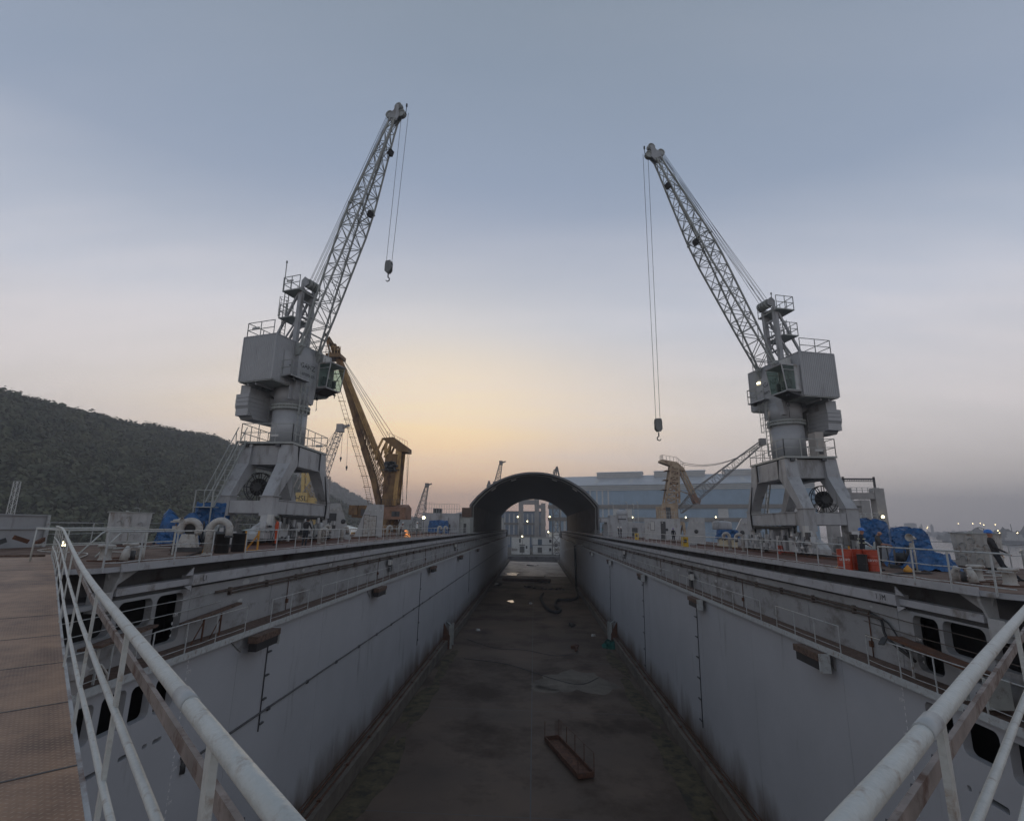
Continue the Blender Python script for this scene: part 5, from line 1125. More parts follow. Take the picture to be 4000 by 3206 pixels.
def gooseneck(label, x, y, h, rb, rad, rz, group=None):
    t = dthing('gooseneck_vent', label, 'vent pipe', x, y, rz=rz, group=group)
    mb = MB(); mb.path([(0, 0, 0), (0, 0, h - rb)] + [(rb - rb * math.cos(a), 0, h - rb + rb * math.sin(a)) for a in [math.pi * k / 10 for k in range(1, 11)]] + [(2 * rb, 0, h - rb - .25)], rad, 12); mb.build('pipe', m_plum, t)
    MB().lathe([(rad * 1.35, 0), (rad * 1.35, .04), (rad, .06)], n=14).build('flange', m_plum, t)
    MB().lathe([(rad * 1.15, -.06), (rad * 1.2, .03), (rad * .8, .03)], (2 * rb, 0, h - rb - .25), n=14).build('mouth', m_dark, t)
gooseneck('large white U bend vent pipe standing by the gap in the left railing', -13.95, 22.0, 1.42, .40, .145, .15)
for k, (x, y, h, rz, l) in enumerate([(-15.9, 39.0, 1.2, .9, 'white gooseneck vent in front of the first grey deck house'), (-15.4, 41.5, 1.1, .9, 'white gooseneck vent just right of the first deck house'), (-15, 53, 1.2, .6, 'white gooseneck vent left of the glowing sparks'), (-14.6, 56, 1.2, .5, 'white gooseneck vent near the glowing sparks'), (-14.2, 77, 1.2, .4, 'white gooseneck vent just right of the far blue tarpaulin'), (-14, 81, 1.2, .4, 'second white gooseneck vent right of the far blue tarpaulin'), (15.9, 43.4, 1.3, 2.4, 'thick white gooseneck vent in front of the triangular bracket house'), (15.7, 40.2, 1.25, 2.5, 'thick white gooseneck vent left of the right gantry bogies'), (-14.7, 35.4, 1.0, .6, 'short white gooseneck vent beside the man in dark clothes')]):
    gooseneck(l, x, y, h, .24, .13, rz, 'white gooseneck vents along the deck edges')
def cowl(label, x, y, rz):
    t = dthing('cowl_vent', label, 'vent', x, y, rz=rz)
    MB().hexa([(-.42, -.4, 0), (.42, -.4, 0), (.42, .4, 0), (-.42, .4, 0), (-.27, -.25, .78), (.27, -.25, .78), (.27, .25, .78), (-.27, .25, .78)]).build('pedestal', m_plum, t)
    MB().path([(.38 * math.cos(a), -.1, 1.0 + .38 * math.sin(a)) for a in [-.6 + (math.pi + 1.2) * k / 16 for k in range(17)]], .15, 10).build('horn_ring', m_plum, t)
    MB().lathe([(.26, -.05), (.26, .2), (0, .25)], (0, -.02, 1.0), 'Y', 16).build('opening', m_black, t)
    MB().box(-.55, .55, -.45, .5, .001, .2).build('base_frame', m_dark, t)
cowl('white ring shaped winch head in front of the crumpled blue tarpaulin', -15.9, 23.6, .35)
def horn(label, x, y, rz, m):
    t = dthing('loudhailer', label, 'loudspeaker', x, y, rz=rz)
    MB().tube((0, 0, 0), (0, 0, 1.25), .035, 8).tube((0, 0, .0), (0, 0, .03), .12, 10).build('post', m, t)
    MB().lathe([(.04, -.26), (.06, -.12), (.1, .0), (.155, .08), (.165, .09), (.14, .075), (.08, -.02), (.03, -.06)], (.12, 0, 1.38), 'X', 18).build('horn', m_plum, t)
    MB().cbox((-.08, 0, 1.33), (.3, .06, .06)).build('bracket', m_plum, t); MB().cbox((0, -.06, 1.05), (.16, .1, .22)).build('box', m_plum, t)
horn('white loudhailer horn on a thin post at left', -15.0, 21.3, R(5), m_wood); horn('white loudhailer horn on a cream post before the low blue tarpaulin', 16.0, 22.9, R(205), m_plum)
def bin_box(label, x, y, rz=0, h=.85, k=1):
    t = dthing('black_bin', label, 'bin', x, y, rz=rz); MB().lathe([(.27 * k, 0), (.29 * k, .03), (.29 * k, h - .05), (.32 * k, h - .04), (.32 * k, h), (.25 * k, h)], n=4 if x > 0 else 20, smooth=x < 0).build('body', m_black, t); MB().lathe([(.2 * k, h * .4), (.295 * k, h * .42), (.295 * k, h * .45), (.2 * k, h * .47)], n=4 if x > 0 else 20).build('band', m_dark, t)
bin_box('black bin right beside the big white U bend vent', -14.05, 23.2); bin_box('black bin next to the orange stands at left', -14.0, 24.4); bin_box('square black bin between the red drums', 13.45, 22.3, .0, .66, .72)
def stand(label, x, y, rz, m=None):
    t = dthing('barrier_stand', label, 'stand', x, y, rz=rz); mb = MB()
    mb.bar((0, 0, 0), (0, 0, .95), .1, .06); mb.build('upright', m or m_orange, t); MB().bar((.55, 0, .02), (.03, 0, .75), .12, .05).build('brace', m or m_orange, t); MB().box(-.1, .65, -.12, .12, .001, .03).build('foot', m or m_orange, t)
stand('orange stand immediately left of the gap in the left railing', -14.3, 22.6, 2.4); stand('orange stand right of the two black bins', -14.1, 25.2, 3.0); stand('orange stand by the far side of the railing gap', -13.9, 26.0, 3.3); stand('yellow orange stand squeezed between the red drums', 13.75, 23.6, 2.7)
t = dthing('toolbox', 'yellow crumpled sack on the deck at the bald man\'s feet', 'sack', 15.35, 22.5); MB().lathe_s([(.15, 0), (.18, .06), (.11, .17), (.05, .22), (.03, .27)], (0, 0, .0), 7, 1.1, .7, 1).build('sack', m_orange, t); t.name = 'sack'
def drum(label, x, y, txt=True, rz=0):
    t = dthing('oil_drum', label, 'drum', x, y, rz=rz, group='red oil drums'); h, r = .84, .27; prof = [(0, 0), (r, 0), (r + .012, .015), (r, .03)]
    for k in range(1, 9):
        z = k * h / 9; b = .018 if k in (3, 6) else .007; prof += [(r, z - .025), (r + b, z), (r, z + .025)]
    prof += [(r, h - .03), (r + .012, h - .015), (r, h), (r - .03, h - .02), (0, h - .02)]
    MB().lathe(prof, n=28).build('barrel', m_red, t)
    MB().tube((.15, 0, h - .02), (.15, 0, h + .01), .035, 8).build('bung', m_dark, t)
    if txt:
        me_o = text_obj('SERVO', .135, m_text_w, t, Matrix.Identity(4), 'lettering', .001); a0 = math.atan2(-22.5, -13.6) - rz
        for v in me_o.data.vertices: a = a0 + v.co.x / r; zz = v.co.y; rr = r + .008 + v.co.z; v.co = (rr * math.cos(a), rr * math.sin(a), .42 + zz)
drum('red drum on the left of the square black bin', 12.98, 22.7); drum('red drum behind the square black bin', 13.72, 22.98, False); drum('red drum on the right of the square black bin, next to the bald man', 13.98, 22.55)
t = dthing('bottle', 'small white bottle standing on the deck before the right bin', 'bottle', 18.3, 24.3); MB().lathe([(.07, 0), (.075, .2), (.03, .3), (.03, .36), (0, .36)], n=12).build('body', m_wstrip, t); MB().lathe([(.034, .34), (.034, .4), (0, .4)], n=10).build('cap', m_wstrip, t)
t = dthing('stair_handrail', 'white hooped handrail around the deck hatch at left', 'railing', -14.9, 16.2); mb = MB()
mb.path([(0, 0, 0), (0, 0, 1.02), (0, 5.0, 1.02)], .03, 8); mb.path([(-.9, -.2, 0), (-.9, -.2, 1.06), (-.9, 4.6, 1.06)], .03, 8); mb.bar((0, 0, 1.02), (-.9, -.2, 1.06), .05); mb.build('hand_rail', m_white, t)
mb = MB(); mb.bar((0, 0, .55), (0, 5, .55), .035); mb.bar((-.9, -.2, .55), (-.9, 4.6, .55), .035); mb.bar((0, 5, 0), (0, 5, 1.0), .05); mb.bar((-.9, 4.6, 0), (-.9, 4.6, 1.04), .05); mb.build('mid_rail', m_white, t)
for k in (0, 1):
    t = dthing('ladder_hoop', ['pale bent ladder hoop in front of the left riveted bin', 'second pale bent ladder hoop right of the first one at left'][k], 'handrail', -16.2, 19.2 + .9 * k); MB().path([(0, -1.2, 0), (0, -.2, .85), (0, 0, .95), (0, .2, .85), (0, .25, 0)], .03, 7).build('hoop', m_white, t)
t = dthing('floodlight', 'lit floodlight lying on the left deck behind the hatch handrail', 'lamp', -21.2, 23.0, rz=.8); MB().box(-.16, .16, 0, .2, .1, .4).build('housing', m_dark, t); MB().box(-.12, .12, -.02, -.001, .14, .34).build('lens', m_lamp, t); MB().box(-.05, .05, .02, .18, 0, .1).build('foot', m_dark, t)
t = dthing('scrap_heap', 'heap of rusty scrap against the bulwark at far left', 'scrap', -22.6, 21.3); rg = random.Random(4)
for k in range(14): p = Vector((rg.uniform(-.8, .8), rg.uniform(-1.3, 1.3), rg.uniform(.05, .4))); q = p + Vector((rg.uniform(-.7, .7), rg.uniform(-.8, .8), rg.uniform(-.05, .35))); MB().bar(p, q, rg.uniform(.04, .12), rg.uniform(.03, .2)).build('scrap_bar', [m_rust, m_dark, m_rust, m_wood][k % 4], t)
t = dthing('plank', 'dark plank lying across the end of the left gangway', 'plank', -18.2, 17.4, DECK + .05, .8); MB().box(-1.1, 1.1, -.12, .12, 0, .06).build('board', m_wood, t); MB().box(-.9, -.8, -.16, .16, .062, .1).build('cleat', m_dark, t)
# chain at the far right
t = dthing('chain', 'heavy black chain slung along the railing at far right', 'chain', 19.2, 19.9, .0)
mb = MB(); P_ = [Vector((0, 0, -.35)), Vector((.5, -.35, -.42)), Vector((1.0, -.75, -.62)), Vector((1.6, -1.15, -.75)), Vector((2.4, -1.6, -.72))]
pts_ = []
for a, b in zip(P_, P_[1:]): n = max(1, int((b - a).length / .17)); pts_ += [a.lerp(b, k / n) for k in range(n)]
for k, (a, b) in enumerate(zip(pts_, pts_[1:])):
    d = (b - a).normalized(); s_ = d.cross(Vector((0, 0, 1))).normalized() if k % 2 else Vector((0, 0, 1)); c = (a + b) / 2
    mb.path([c + d * .125 * math.cos(q) + s_ * .075 * math.sin(q) for q in [2 * math.pi * i / 10 for i in range(11)]], .026, 6, False)
mb.build('links', m_black, t)
t = dthing('pipe_rail', 'dark double pipe rail at the far right behind the man in the blue helmet', 'railing', 17.4, 19.6); mb = MB()
for z, a in ((1.02, 0), (.95, .12), (.5, 0), (.3, .05)): mb.bar((0, a, z), (5.2, -4.2 + a, z), .045)
for k in range(4): mb.bar((1.6 * k, -1.3 * k, 0), (1.6 * k, -1.3 * k, 1.02), .05)
mb.build('pipes', m_steel, t)
def deck_line(label, pts, r, m, name='rope'): return hoses(label, [(x, y, DECK + .03) for x, y in pts], r, m, name)
def machine(label, x, y, rz, w, d, h, seed, m, name='winch'):
    t = dthing(name, label, 'winch', x, y, rz=rz); rg = random.Random(seed)
    MB().box(-w / 2, w / 2, -d / 2, d / 2, .01, .14).build('base_frame', m_dark, t)
    MB().lathe([(h * .42, -w * .3), (h * .42, -w * .27), (h * .25, -w * .26), (h * .25, w * .06), (h * .42, w * .07), (h * .42, w * .1)], (0, 0, h * .5), 'X', 20).build('drum', m, t)
    MB().cbox((w * .3, 0, h * .45), (w * .3, d * .7, h * .62)).build('gearbox', m_grey2, t)
    MB().lathe([(.05, 0), (h * .2, .02), (h * .2, d * .5), (.05, d * .52)], (w * .3, d * .36, h * .45), 'Y', 14).build('motor', m, t)
    b = MB()
    for k in range(7): p = Vector((rg.uniform(-w / 2, w / 2), rg.uniform(-d / 2, d / 2), .14)); b.bar(p, p + Vector((rg.uniform(-.1, .1), 0, rg.uniform(.3, h))), .05)
    b.build('lever_bank', m_dark, t); return t
machine('dark winch with a drum just right of the black bins at left', -17.2, 28.2, .5, 1.6, 1.2, 1.1, 3, m_dark)
machine('grey winch standing between the tall blue tarpaulin and the left gantry', -19.0, 30.6, .3, 1.7, 1.2, 1.3, 4, m_steel)
machine('dark winch half hidden under the low blue tarpaulin at right', 17.0, 25.0, -.5, 1.3, 1.0, .9, 5, m_dark)
machine('dark winch gear between the red drums and the right gantry crane', 17.2, 27.6, -.4, 1.7, 1.3, 1.2, 6, m_steel)
# deck houses
def deckhouse(name, label, x, y, w, d, h, slope, rz, doors=(), m=None):
    """a trunk house with one sloping side (slope<0: left side, >0: right side)"""
    t = dthing(name, label, 'deck house', x, y, rz=rz); m = m or m_grey2
    a0, a1 = (-w / 2, w / 2); b0, b1 = (a0 - slope if slope < 0 else a0, a1 - slope if slope > 0 else a1)
    MB().prism([(a0, 0), (a1, 0), (b1, h), (b0, h)], lambda p, q: (p, 0, q), lambda p, q: (p, d, q)).build('wall', m, t)
    mb = MB()
    for k in range(3): mb.cbox((b0 + (b1 - b0) * (k + .5) / 3, -.04, h * .83), (.16, .1, .14))
    mb.build('bulkhead_lamp', m_wstrip, t)
    for dx, dw, z0, z1, mm in doors:
        f = MB().box(dx - dw / 2 - .05, dx + dw / 2 + .05, -.03, -.002, max(.02, z0 - .05), z1 + .05).build('door_frame', m_dark, t); MB().box(dx - dw / 2, dx + dw / 2, -.05, -.031, max(.03, z0), z1).build('door', mm, f)
    mb = MB(); r_ = .22; mb.lathe([(.0, -.03), (r_, -.03), (r_, -.002)], (a0 + w * .62, 0, h * .5), 'Y', 8); mb.build('hatch', m_dark, t)
    MB().box(b0 + .05, b1 - .05, .05, d - .05, h + .002, h + .06).build('roof', m_grey, t)
    return t
P2 = lambda px, py: (lambda v: (v.x / -v.z * -DECK, v.y / -v.z * -DECK))(RH.inverted() @ ray(px, py))
x, y = P2(1322, 2106); deckhouse('deck_house', 'grey deck house with a sloping right side just beyond the left gantry crane', x, y, 2.2, 2.4, 3.1, 1.2, .35, [(-.75, .7, .9, 2.2, m_dark)])
x, y = P2(1437, 2097); deckhouse('deck_house', 'grey deck house with a sloping left side and a framed door', x, y, 2.9, 2.2, 3.4, -1.15, .3, [(.35, .75, .05, 2.2, m_plum), (-.3, .5, .05, 2.3, m_plum)])
x, y = P2(2590, 2109); th = deckhouse('deck_house', 'wide grey deck house with a dark doorway left of the woman in purple', x, y, 5.0, 3.2, 3.0, .01, -.22, [(.1, .6, .05, 2.6, m_dark), (-1.4, .5, 1.4, 2.6, m_wstrip)])
mb = MB()
for a in range(9): mb.bar((-.4 + a * .36, .2, 3.07), (-.4 + a * .36, .2, 4.1), .04)
for z in (3.55, 4.1): mb.bar((-.4, .2, z), (2.5, .2, z), .04)
mb.build('roof_railing', m_railg, th)
x, y = P2(2712, 2128); deckhouse('deck_house', 'grey deck house with a sloping left side behind the yellow box at right', x, y, 2.3, 2.2, 2.75, -.85, -.28, [])
x, y = P2(2893, 2134); th = deckhouse('bracket_house', 'tall triangular grey bracket house against the right gantry crane leg', x, y, 2.15, 1.2, 2.75, -1.35, -.3, [])
x, y = P2(2826, 2136); t = dthing('mushroom_vent', 'large grey mushroom vent with a flaking cap on the right deck', 'vent', x, y)
MB().lathe([(.56, 0), (.58, .04), (.52, .1), (.5, .85), (.55, .88), (.55, .95), (.5, .97), (.5, 1.65)], n=26).build('trunk', m_plum, t); MB().lathe([(.5, 1.6), (.86, 1.62), (.88, 1.7), (.88, 2.2), (.8, 2.34), (.5, 2.4), (0, 2.42)], n=28).build('cap', m_grey, t); MB().path([(-.2, 0, 2.4), (-.15, 0, 2.52), (.15, 0, 2.52), (.2, 0, 2.4)], .03, 6).build('handle', m_dark, t)
def ybox(label, px, py):
    x, y = P2(px, py); t = dthing('yellow_box', label, 'box', x, y, group='yellow boxes by the right railing'); MB().box(-.26, .26, -.2, .2, .01, .85).build('body', m_yel, t); MB().box(-.12, .12, -.215, -.202, .38, .66).build('mark', m_dark, t); MB().box(-.28, .28, -.22, .22, .852, .89).build('lid', m_yel, t)
ybox('yellow box with a dark mark nearest to the woman in purple', 2676, 2136); ybox('yellow box farther along the right railing', 2487, 2107)
t = dthing('hazard_board', 'red lettered board leaning below the right gantry crane', 'sign', *P2(3070, 2166), rz=-.5); MB().box(-.5, .5, -.03, .03, .02, .6).build('board', m_red, t); text_obj('DANGER', .24, m_grey2, t, basis((0, -.034, .29), (1, 0, 0), (0, 0, 1)), 'lettering', .002)
# naval deck structures beyond on the right, under the blue hall
def block_house(label, specs, x, y, rz=0, name='deck_block', cat='deck house', z=DECK):
    t = dthing(name, label, cat, x, y, z, rz)
    for nm, m, bx_ in specs: MB().box(*bx_).build(nm, m, t)
    return t
x, y = P2(2450, 2100); t = block_house('stepped grey structure with a round turret before the blue hall', [('wall', m_grey, (-3.2, 3.6, 0, 5, 0, 2.6)), ('upper_wall', m_grey, (-2.6, .6, .6, 4, 2.605, 3.9)), ('wing', m_grey, (-4.2, -2.65, .8, 4, 2.605, 3.3)), ('window_band', m_window, (-1.2, .3, .57, .595, 3.1, 3.3)), ('door', m_dark, (1.2, 2.2, -.03, -.002, .1, 1.7))], 16.6, 96)
MB().lathe([(1.0, 3.91), (1.05, 4.3), (.9, 4.8), (.3, 4.95), (0, 4.96)], (-.2, 2, 0), n=20).build('turret', m_grey, t)
mb = MB()
for a, h in ((-1.8, 6.1), (.8, 6.3), (2.0, 6.0), (2.8, 6.4)): mb.bar((a, 2, 2.6), (a, 2, h - .4), .08); mb.path([(a, 2, h - .4), (a - .05, 2, h), (a - .35, 2, h + .1)], .07, 5)
mb.build('mast', m_wstrip, t)
mb = MB()
for a in range(12): mb.bar((.8 + a * .25, .1, 2.6), (.8 + a * .25, .1, 3.6), .04)
mb.bar((.8, .1, 3.6), (3.6, .1, 3.6), .05); mb.build('roof_railing', m_railg, t)
t = block_house('long low grey deck structure before the arched shelter at left', [('wall', m_grey, (-4.4, 2.6, 0, 6, 0, 3.6)), ('annex', m_steel, (2.62, 4.6, .5, 6, 0, 3.0)), ('crate', m_wood, (3.0, 4.7, .2, 2, 3.01, 4.7)), ('roof_box', m_dark, (-2.6, -1.2, 1, 3, 3.61, 4.5)), ('doorway', m_dark, (3.4, 3.9, .46, .495, .05, 1.8)), ('doorway', m_dark, (-.4, -.1, -.04, -.002, .3, 1.6)), ('doorway', m_dark, (.7, 1.0, -.04, -.002, .3, 1.6)), ('duct', m_wall, (.0, .5, -.3, -.004, 0, 3.0))], -16.6, 97)
mb = MB()
for a in range(15): mb.bar((-4.2 + a * .48, .2, 3.61), (-4.2 + a * .48, .2, 5.3 + .35 * (a < 4)), .05)
for z in (4.4, 5.3): mb.bar((-4.2, .2, z), (2.5, .2, z), .05)
mb.build('roof_railing', m_railg, t)
t = block_house('grey block with pipes standing before the right foot of the shelter', [('wall', m_grey, (-1.5, 1.6, 0, 4, 0, 2.4)), ('duct', m_steel, (-.4, .4, -.3, -.002, 0, 1.9))], 16.0, 108)
# sparks of a cutting torch and glowing spot
t = dthing('cutting_sparks', 'glowing orange sparks from a cutting torch at the foot of the brown crane', 'sparks', -14.9, 60.5); mb = MB(); rg = random.Random(2)
for k in range(22): a = rg.uniform(-1.2, 1.2); l = rg.uniform(.1, .9); p = Vector((math.sin(a) * l * .5, 0, max(.02, .9 - l + rg.uniform(-.1, .1)))); mb.bar(p, p + Vector((rg.uniform(-.3, .3), 0, -.12)), .012)
mb.build('sparks', mat('spark_glow', (1, .4, .1), emit=(1, .38, .08), estr=2.5), t)
t = thing('work_lamp', 'white work lamp shining at the foot of the brown crane', 'lamp', dk(-16.2, 76, DECK)); MB().tube((0, 0, 0), (0, 0, 2.3), .04, 6).build('pole', m_dark, t); MB().ball((0, 0, 2.42), .22, 10, 8).build('lamp_head', m_lamp, t)
# ================================================================== ON THE CATWALKS
CW = -4.465
t = dthing('plank_pile', 'two weathered planks lying over the left catwalk beneath the wall openings', 'plank', -12.15, 15.6, CW + .95, .2)
for k, (a, b) in enumerate(((0, 0), (.32, .09))): MB().bar((-.2 + a, -1.3, b), (-.1 + a, 1.5, b + .05), .26, .07).build('board', m_wood, t)
mb = MB()
for yy in (-.9, 1.1): mb.bar((0, yy, -.95), (0, yy, -.04), .05)
mb.build('trestle', m_railg, t)
t = dthing('plank', 'long brown plank held against the left dock wall above the catwalk', 'plank', -12.55, 20.6, CW + .8); MB().bar((0, -1.6, -.02), (.05, 1.9, .22), .24, .08).build('board', m_wood, t)
mb = MB()
for yy in (-.5, .6): mb.bar((.1, yy, -.8), (.1, yy, .04), .05); mb.bar((.1, yy, -.1), (.1, yy - .6, -.8), .03)
mb.build('trestle', m_rust, t)
t = dthing('ventilator', 'grey dome shaped fender cap standing on the left catwalk', 'fender', -12.0, 13.9, CW); MB().lathe([(.28, 0), (.3, .35), (.42, .4), (.42, .55), (.3, .72), (0, .78)], n=9, smooth=False).build('cap', m_conc, t); MB().path([(.3, .2, .5), (.42, .5, .6), (.45, .75, .3), (.45, .78, 0)], .03, 6).build('hook', m_plum, t)
t = dthing('lifebuoy_bag', 'dark canvas bag on a hook by the left catwalk end', 'bag', -12.0, 13.0, CW + .3); MB().path([(0, 0, .6), (0, .02, .3), (0, 0, 0)], [.05, .12, .09], 8).build('bag', m_dark, t); MB().path([(0, 0, .58), (0, .04, .75), (0, -.03, .9)], .02, 5).build('strap', m_cable, t)
t = dthing('plank', 'wide rusty brown plank across the right catwalk by the openings', 'plank', 12.2, 17.3, CW + .95, -.1); MB().bar((0, -2.1, -.02), (0, 2.0, .1), .46, .09).build('board', m_rust, t)
mb = MB()
for yy in (-1.4, 1.2): mb.bar((0, yy, -.95), (0, yy, -.05), .05)
mb.build('trestle', m_railg, t)
t = dthing('plank', 'short dark plank poking out over the right catwalk railing', 'plank', 11.75, 18.9, CW + .98, .9); MB().bar((-.6, 0, 0), (.5, 0, .05), .16, .05).build('board', m_dark, t)
t = dthing('cable_winch', 'grey boxed cable winch on the right catwalk', 'winch', 12.1, 15.4, CW); MB().cbox((0, 0, .42), (.5, .6, .5)).build('body', m_grey, t)
for k in (-.36, .36): MB().cbox((-.02, k, .5), (.62, .09, .72)).build('side_plate', m_steel, t)
MB().path([(-.25, -.5, .8), (-.35, -.2, .9), (-.2, .2, .85), (-.3, .5, .7)], .03, 6).build('rope', m_plum, t)
def hoses(label, pts, r, m, name='hose'):
    t = dthing(name, label, 'hose', *pts[0]); b = RH @ Vector(pts[0]); mb = MB()
    P0 = Vector(pts[0]); q = [Vector(p) - P0 for p in pts]; out = []
    for i in range(len(q) - 1):
        p0, p1, p2, p3 = q[max(0, i - 1)], q[i], q[i + 1], q[min(len(q) - 1, i + 2)]
        for k in range(6):
            u_ = k / 6; out.append(.5 * ((2 * p1) + (p2 - p0) * u_ + (2 * p0 - 5 * p1 + 4 * p2 - p3) * u_ ** 2 + (-p0 + 3 * p1 - 3 * p2 + p3) * u_ ** 3))
    out.append(q[-1]); mb.path(out, r, 6); mb.build('tube', m, t); return t
hoses('dark hose bundle drooping down the right upper wall near the openings', [(12.74, 21.0, -2.9), (12.7, 20.4, -3.05), (12.66, 20.2, -3.5), (12.6, 19.6, -3.75), (12.55, 19.0, -3.9), (12.5, 18.6, -4.0)], .05, m_black)
hoses('second dark hose looping on the right upper wall', [(12.72, 20.6, -2.95), (12.7, 20.0, -3.1), (12.66, 19.4, -3.6), (12.6, 18.9, -3.95)], .03, m_black)
def wall_lamp(label, s, y, z):
    t = dthing('wall_floodlight', label, 'floodlight', s * 12.5, y, z); MB().cbox((0, 0, 0), (.26, .4, .34)).build('housing', m_plum, t); MB().cbox((0, -.35 * 1, .02), (.2, .3, .44)).build('lens_box', m_wstrip, t); MB().cbox((s * .12, .45, -.2), (.2, .5, 1.2)).build('backplate', m_dark, t)
wall_lamp('white floodlight box on the left upper wall above the third brown box', -1, 46, -3.3); wall_lamp('white floodlight cluster on the right upper wall', 1, 43, -3.6); wall_lamp('small white floodlight far along the right upper wall', 1, 74, -3.2); wall_lamp('small white floodlight far along the left upper wall', -1, 84, -3.2)
for l, q, r_, m_ in [('pale rope snaking over the left deck before the riveted bin', [(-15.5, 20), (-17, 21.5), (-18.5, 22), (-19.5, 24.5), (-18.2, 26)], .03, m_plum), ('second pale rope on the left deck behind the bollards', [(-16, 18), (-18, 20.5), (-20.5, 21), (-22, 23.5)], .025, m_plum), ('dark cable running along the left deck to the winch', [(-13.6, 20.2), (-14.6, 22.4), (-15.6, 25.5), (-16.6, 27.4)], .03, m_black),
                 ('pale rope snaking over the right deck before the bin', [(15.2, 19.5), (16.6, 21), (18, 21.2), (19, 23.2), (20.5, 23.5)], .03, m_plum), ('second pale rope on the right deck by the fairlead', [(14.6, 18.6), (16.6, 19.6), (18.6, 19.4), (20.2, 20.8)], .025, m_plum), ('dark cable on the right deck by the railing gap', [(13.2, 20.4), (14.4, 21.4), (15.6, 21.6), (16.6, 23.4)], .03, m_black)]: deck_line(l, q, r_, m_)
# ================================================================== ON THE DOCK FLOOR
t = dthing('work_cradle', 'rusty steel work cradle with thin corner posts lying on the dock floor', 'cradle', 2.6, 41.2, FL + .006, R(19))
W_, L_, = 1.15, 6.3; mb = MB(); mb.box(-W_ / 2, W_ / 2, -L_ / 2, L_ / 2, .06, .14); mb.build('floor_tray', m_rust, t)
mb = MB()
for a in (-1, 1): mb.bar((a * W_ / 2, -L_ / 2, .25), (a * W_ / 2, L_ / 2, .25), .08, .3)
for a in (-1, 1): mb.bar((-W_ / 2, a * L_ / 2, .25), (W_ / 2, a * L_ / 2, .25), .08, .3)
mb.build('side_frame', m_rust, t)
mb = MB()
for k in range(5):
    y = -L_ / 2 + k * L_ / 4; mb.bar((W_ / 2, y, .4), (W_ / 2, y, 1.5), .045)
for a in (-1, 1): mb.bar((-W_ / 2, a * L_ / 2, .4), (-W_ / 2, a * L_ / 2, 1.45), .045)
mb.bar((W_ / 2, -L_ / 2, 1.5), (W_ / 2, L_ / 2, 1.5), .02)
for k in range(6): mb.bar((W_ / 2 - .3 + k * .1, L_ / 2, .4), (W_ / 2 - .3 + k * .1, L_ / 2, 1.4), .02)
mb.build('post_frame', m_rust, t)
t = dthing('net_heap', 'teal green net heaped against the right dock wall', 'net', 10.9, 77, FL); rg = random.Random(9); mb = MB(); clump(mb, (0, 0, .25), 1.25, 90, rg, .5); mb.build('net', mat('teal_net', (.015, .12, .10), .8, var=.4, scale=3), t)
for s, y, l in ((-1, 73, 'rusty buttress frame on the foot of the left dock wall'), (1, 78, 'rusty buttress frame on the foot of the right dock wall')):
    t = dthing('buttress', l, 'buttress', s * 11.98, y, FL); mb = MB(); mb.prism([(0, 0), (-s * .9, 0), (-s * .9, 1.6), (0, 3.2)], lambda a, b: (a, -.15, b), lambda a, b: (a, .15, b)); mb.build('web', m_rust, t); mb = MB(); mb.bar((-s * .95, 0, .02), (-s * .95, 0, 2.9), .2, .4); mb.bar((-s * .95, 0, 2.9), (-s * .02, 2.4, 2.9), .2, .2); mb.bar((-s * .9, 2.4, .02), (-s * .9, 2.4, 2.8), .16, .3); mb.build('post', m_steel, t)
rg = random.Random(8)
for k, (px, py, l) in enumerate([(1867, 2462, 'white block lying on the floor near the left buttress'), (2073, 2358, 'small white scrap in the middle of the dock floor'), (2355, 2430, 'white scrap near the right wall before the teal net'), (1940, 2285, 'white bag by the left wall under the arched shelter'), (2128, 2252, 'white papers on the bright end of the floor'), (2318, 2484, 'pale scrap left of the teal net')]):
    v = RH.inverted() @ ray(px, py); q = v * (FL / v.z); t = dthing('scrap_block', l, 'debris', q.x, q.y, FL + .004, rg.uniform(0, 3)); s_ = .3 if k != 3 else .6; MB().hexa([(-s_, -s_ * .7, 0), (s_, -s_ * .8, 0), (s_ * .8, s_ * .7, 0), (-s_ * .9, s_ * .8, 0), (-s_ * .8, -s_ * .6, s_ * .9), (s_ * .7, -s_ * .6, s_), (s_ * .8, s_ * .6, s_ * .8), (-s_ * .8, s_ * .6, s_ * 1.1)]).build('block', m_wstrip, t)
hoses('thick black hose coiling in an S over the floor by the right wall', [(11.6, 150, -5), (11.5, 146, -10), (11.2, 140, FL + .3), (10.4, 128, FL + .3), (8.6, 122, FL + .3), (5.5, 121, FL + .3), (4.6, 112, FL + .3), (5.4, 107, FL + .3), (4.2, 104, FL + .3), (2.6, 110, FL + .3), (1.8, 124, FL + .3), (2.4, 132, FL + .3)], .3, m_black)
hoses('thin dark rope lying across the dock floor', [(-9.5, 79, FL + .06), (-5, 74, FL + .06), (-1, 73.5, FL + .06), (3, 71, FL + .06), (6, 73, FL + .06)], .03, m_dark, 'floor_rope')
hoses('second thin rope lying nearer across the floor', [(-8.5, 68, FL + .06), (-3, 66, FL + .06), (2, 61, FL + .06), (5, 59, FL + .06), (7.4, 62, FL + .06)], .028, m_dark, 'floor_rope')
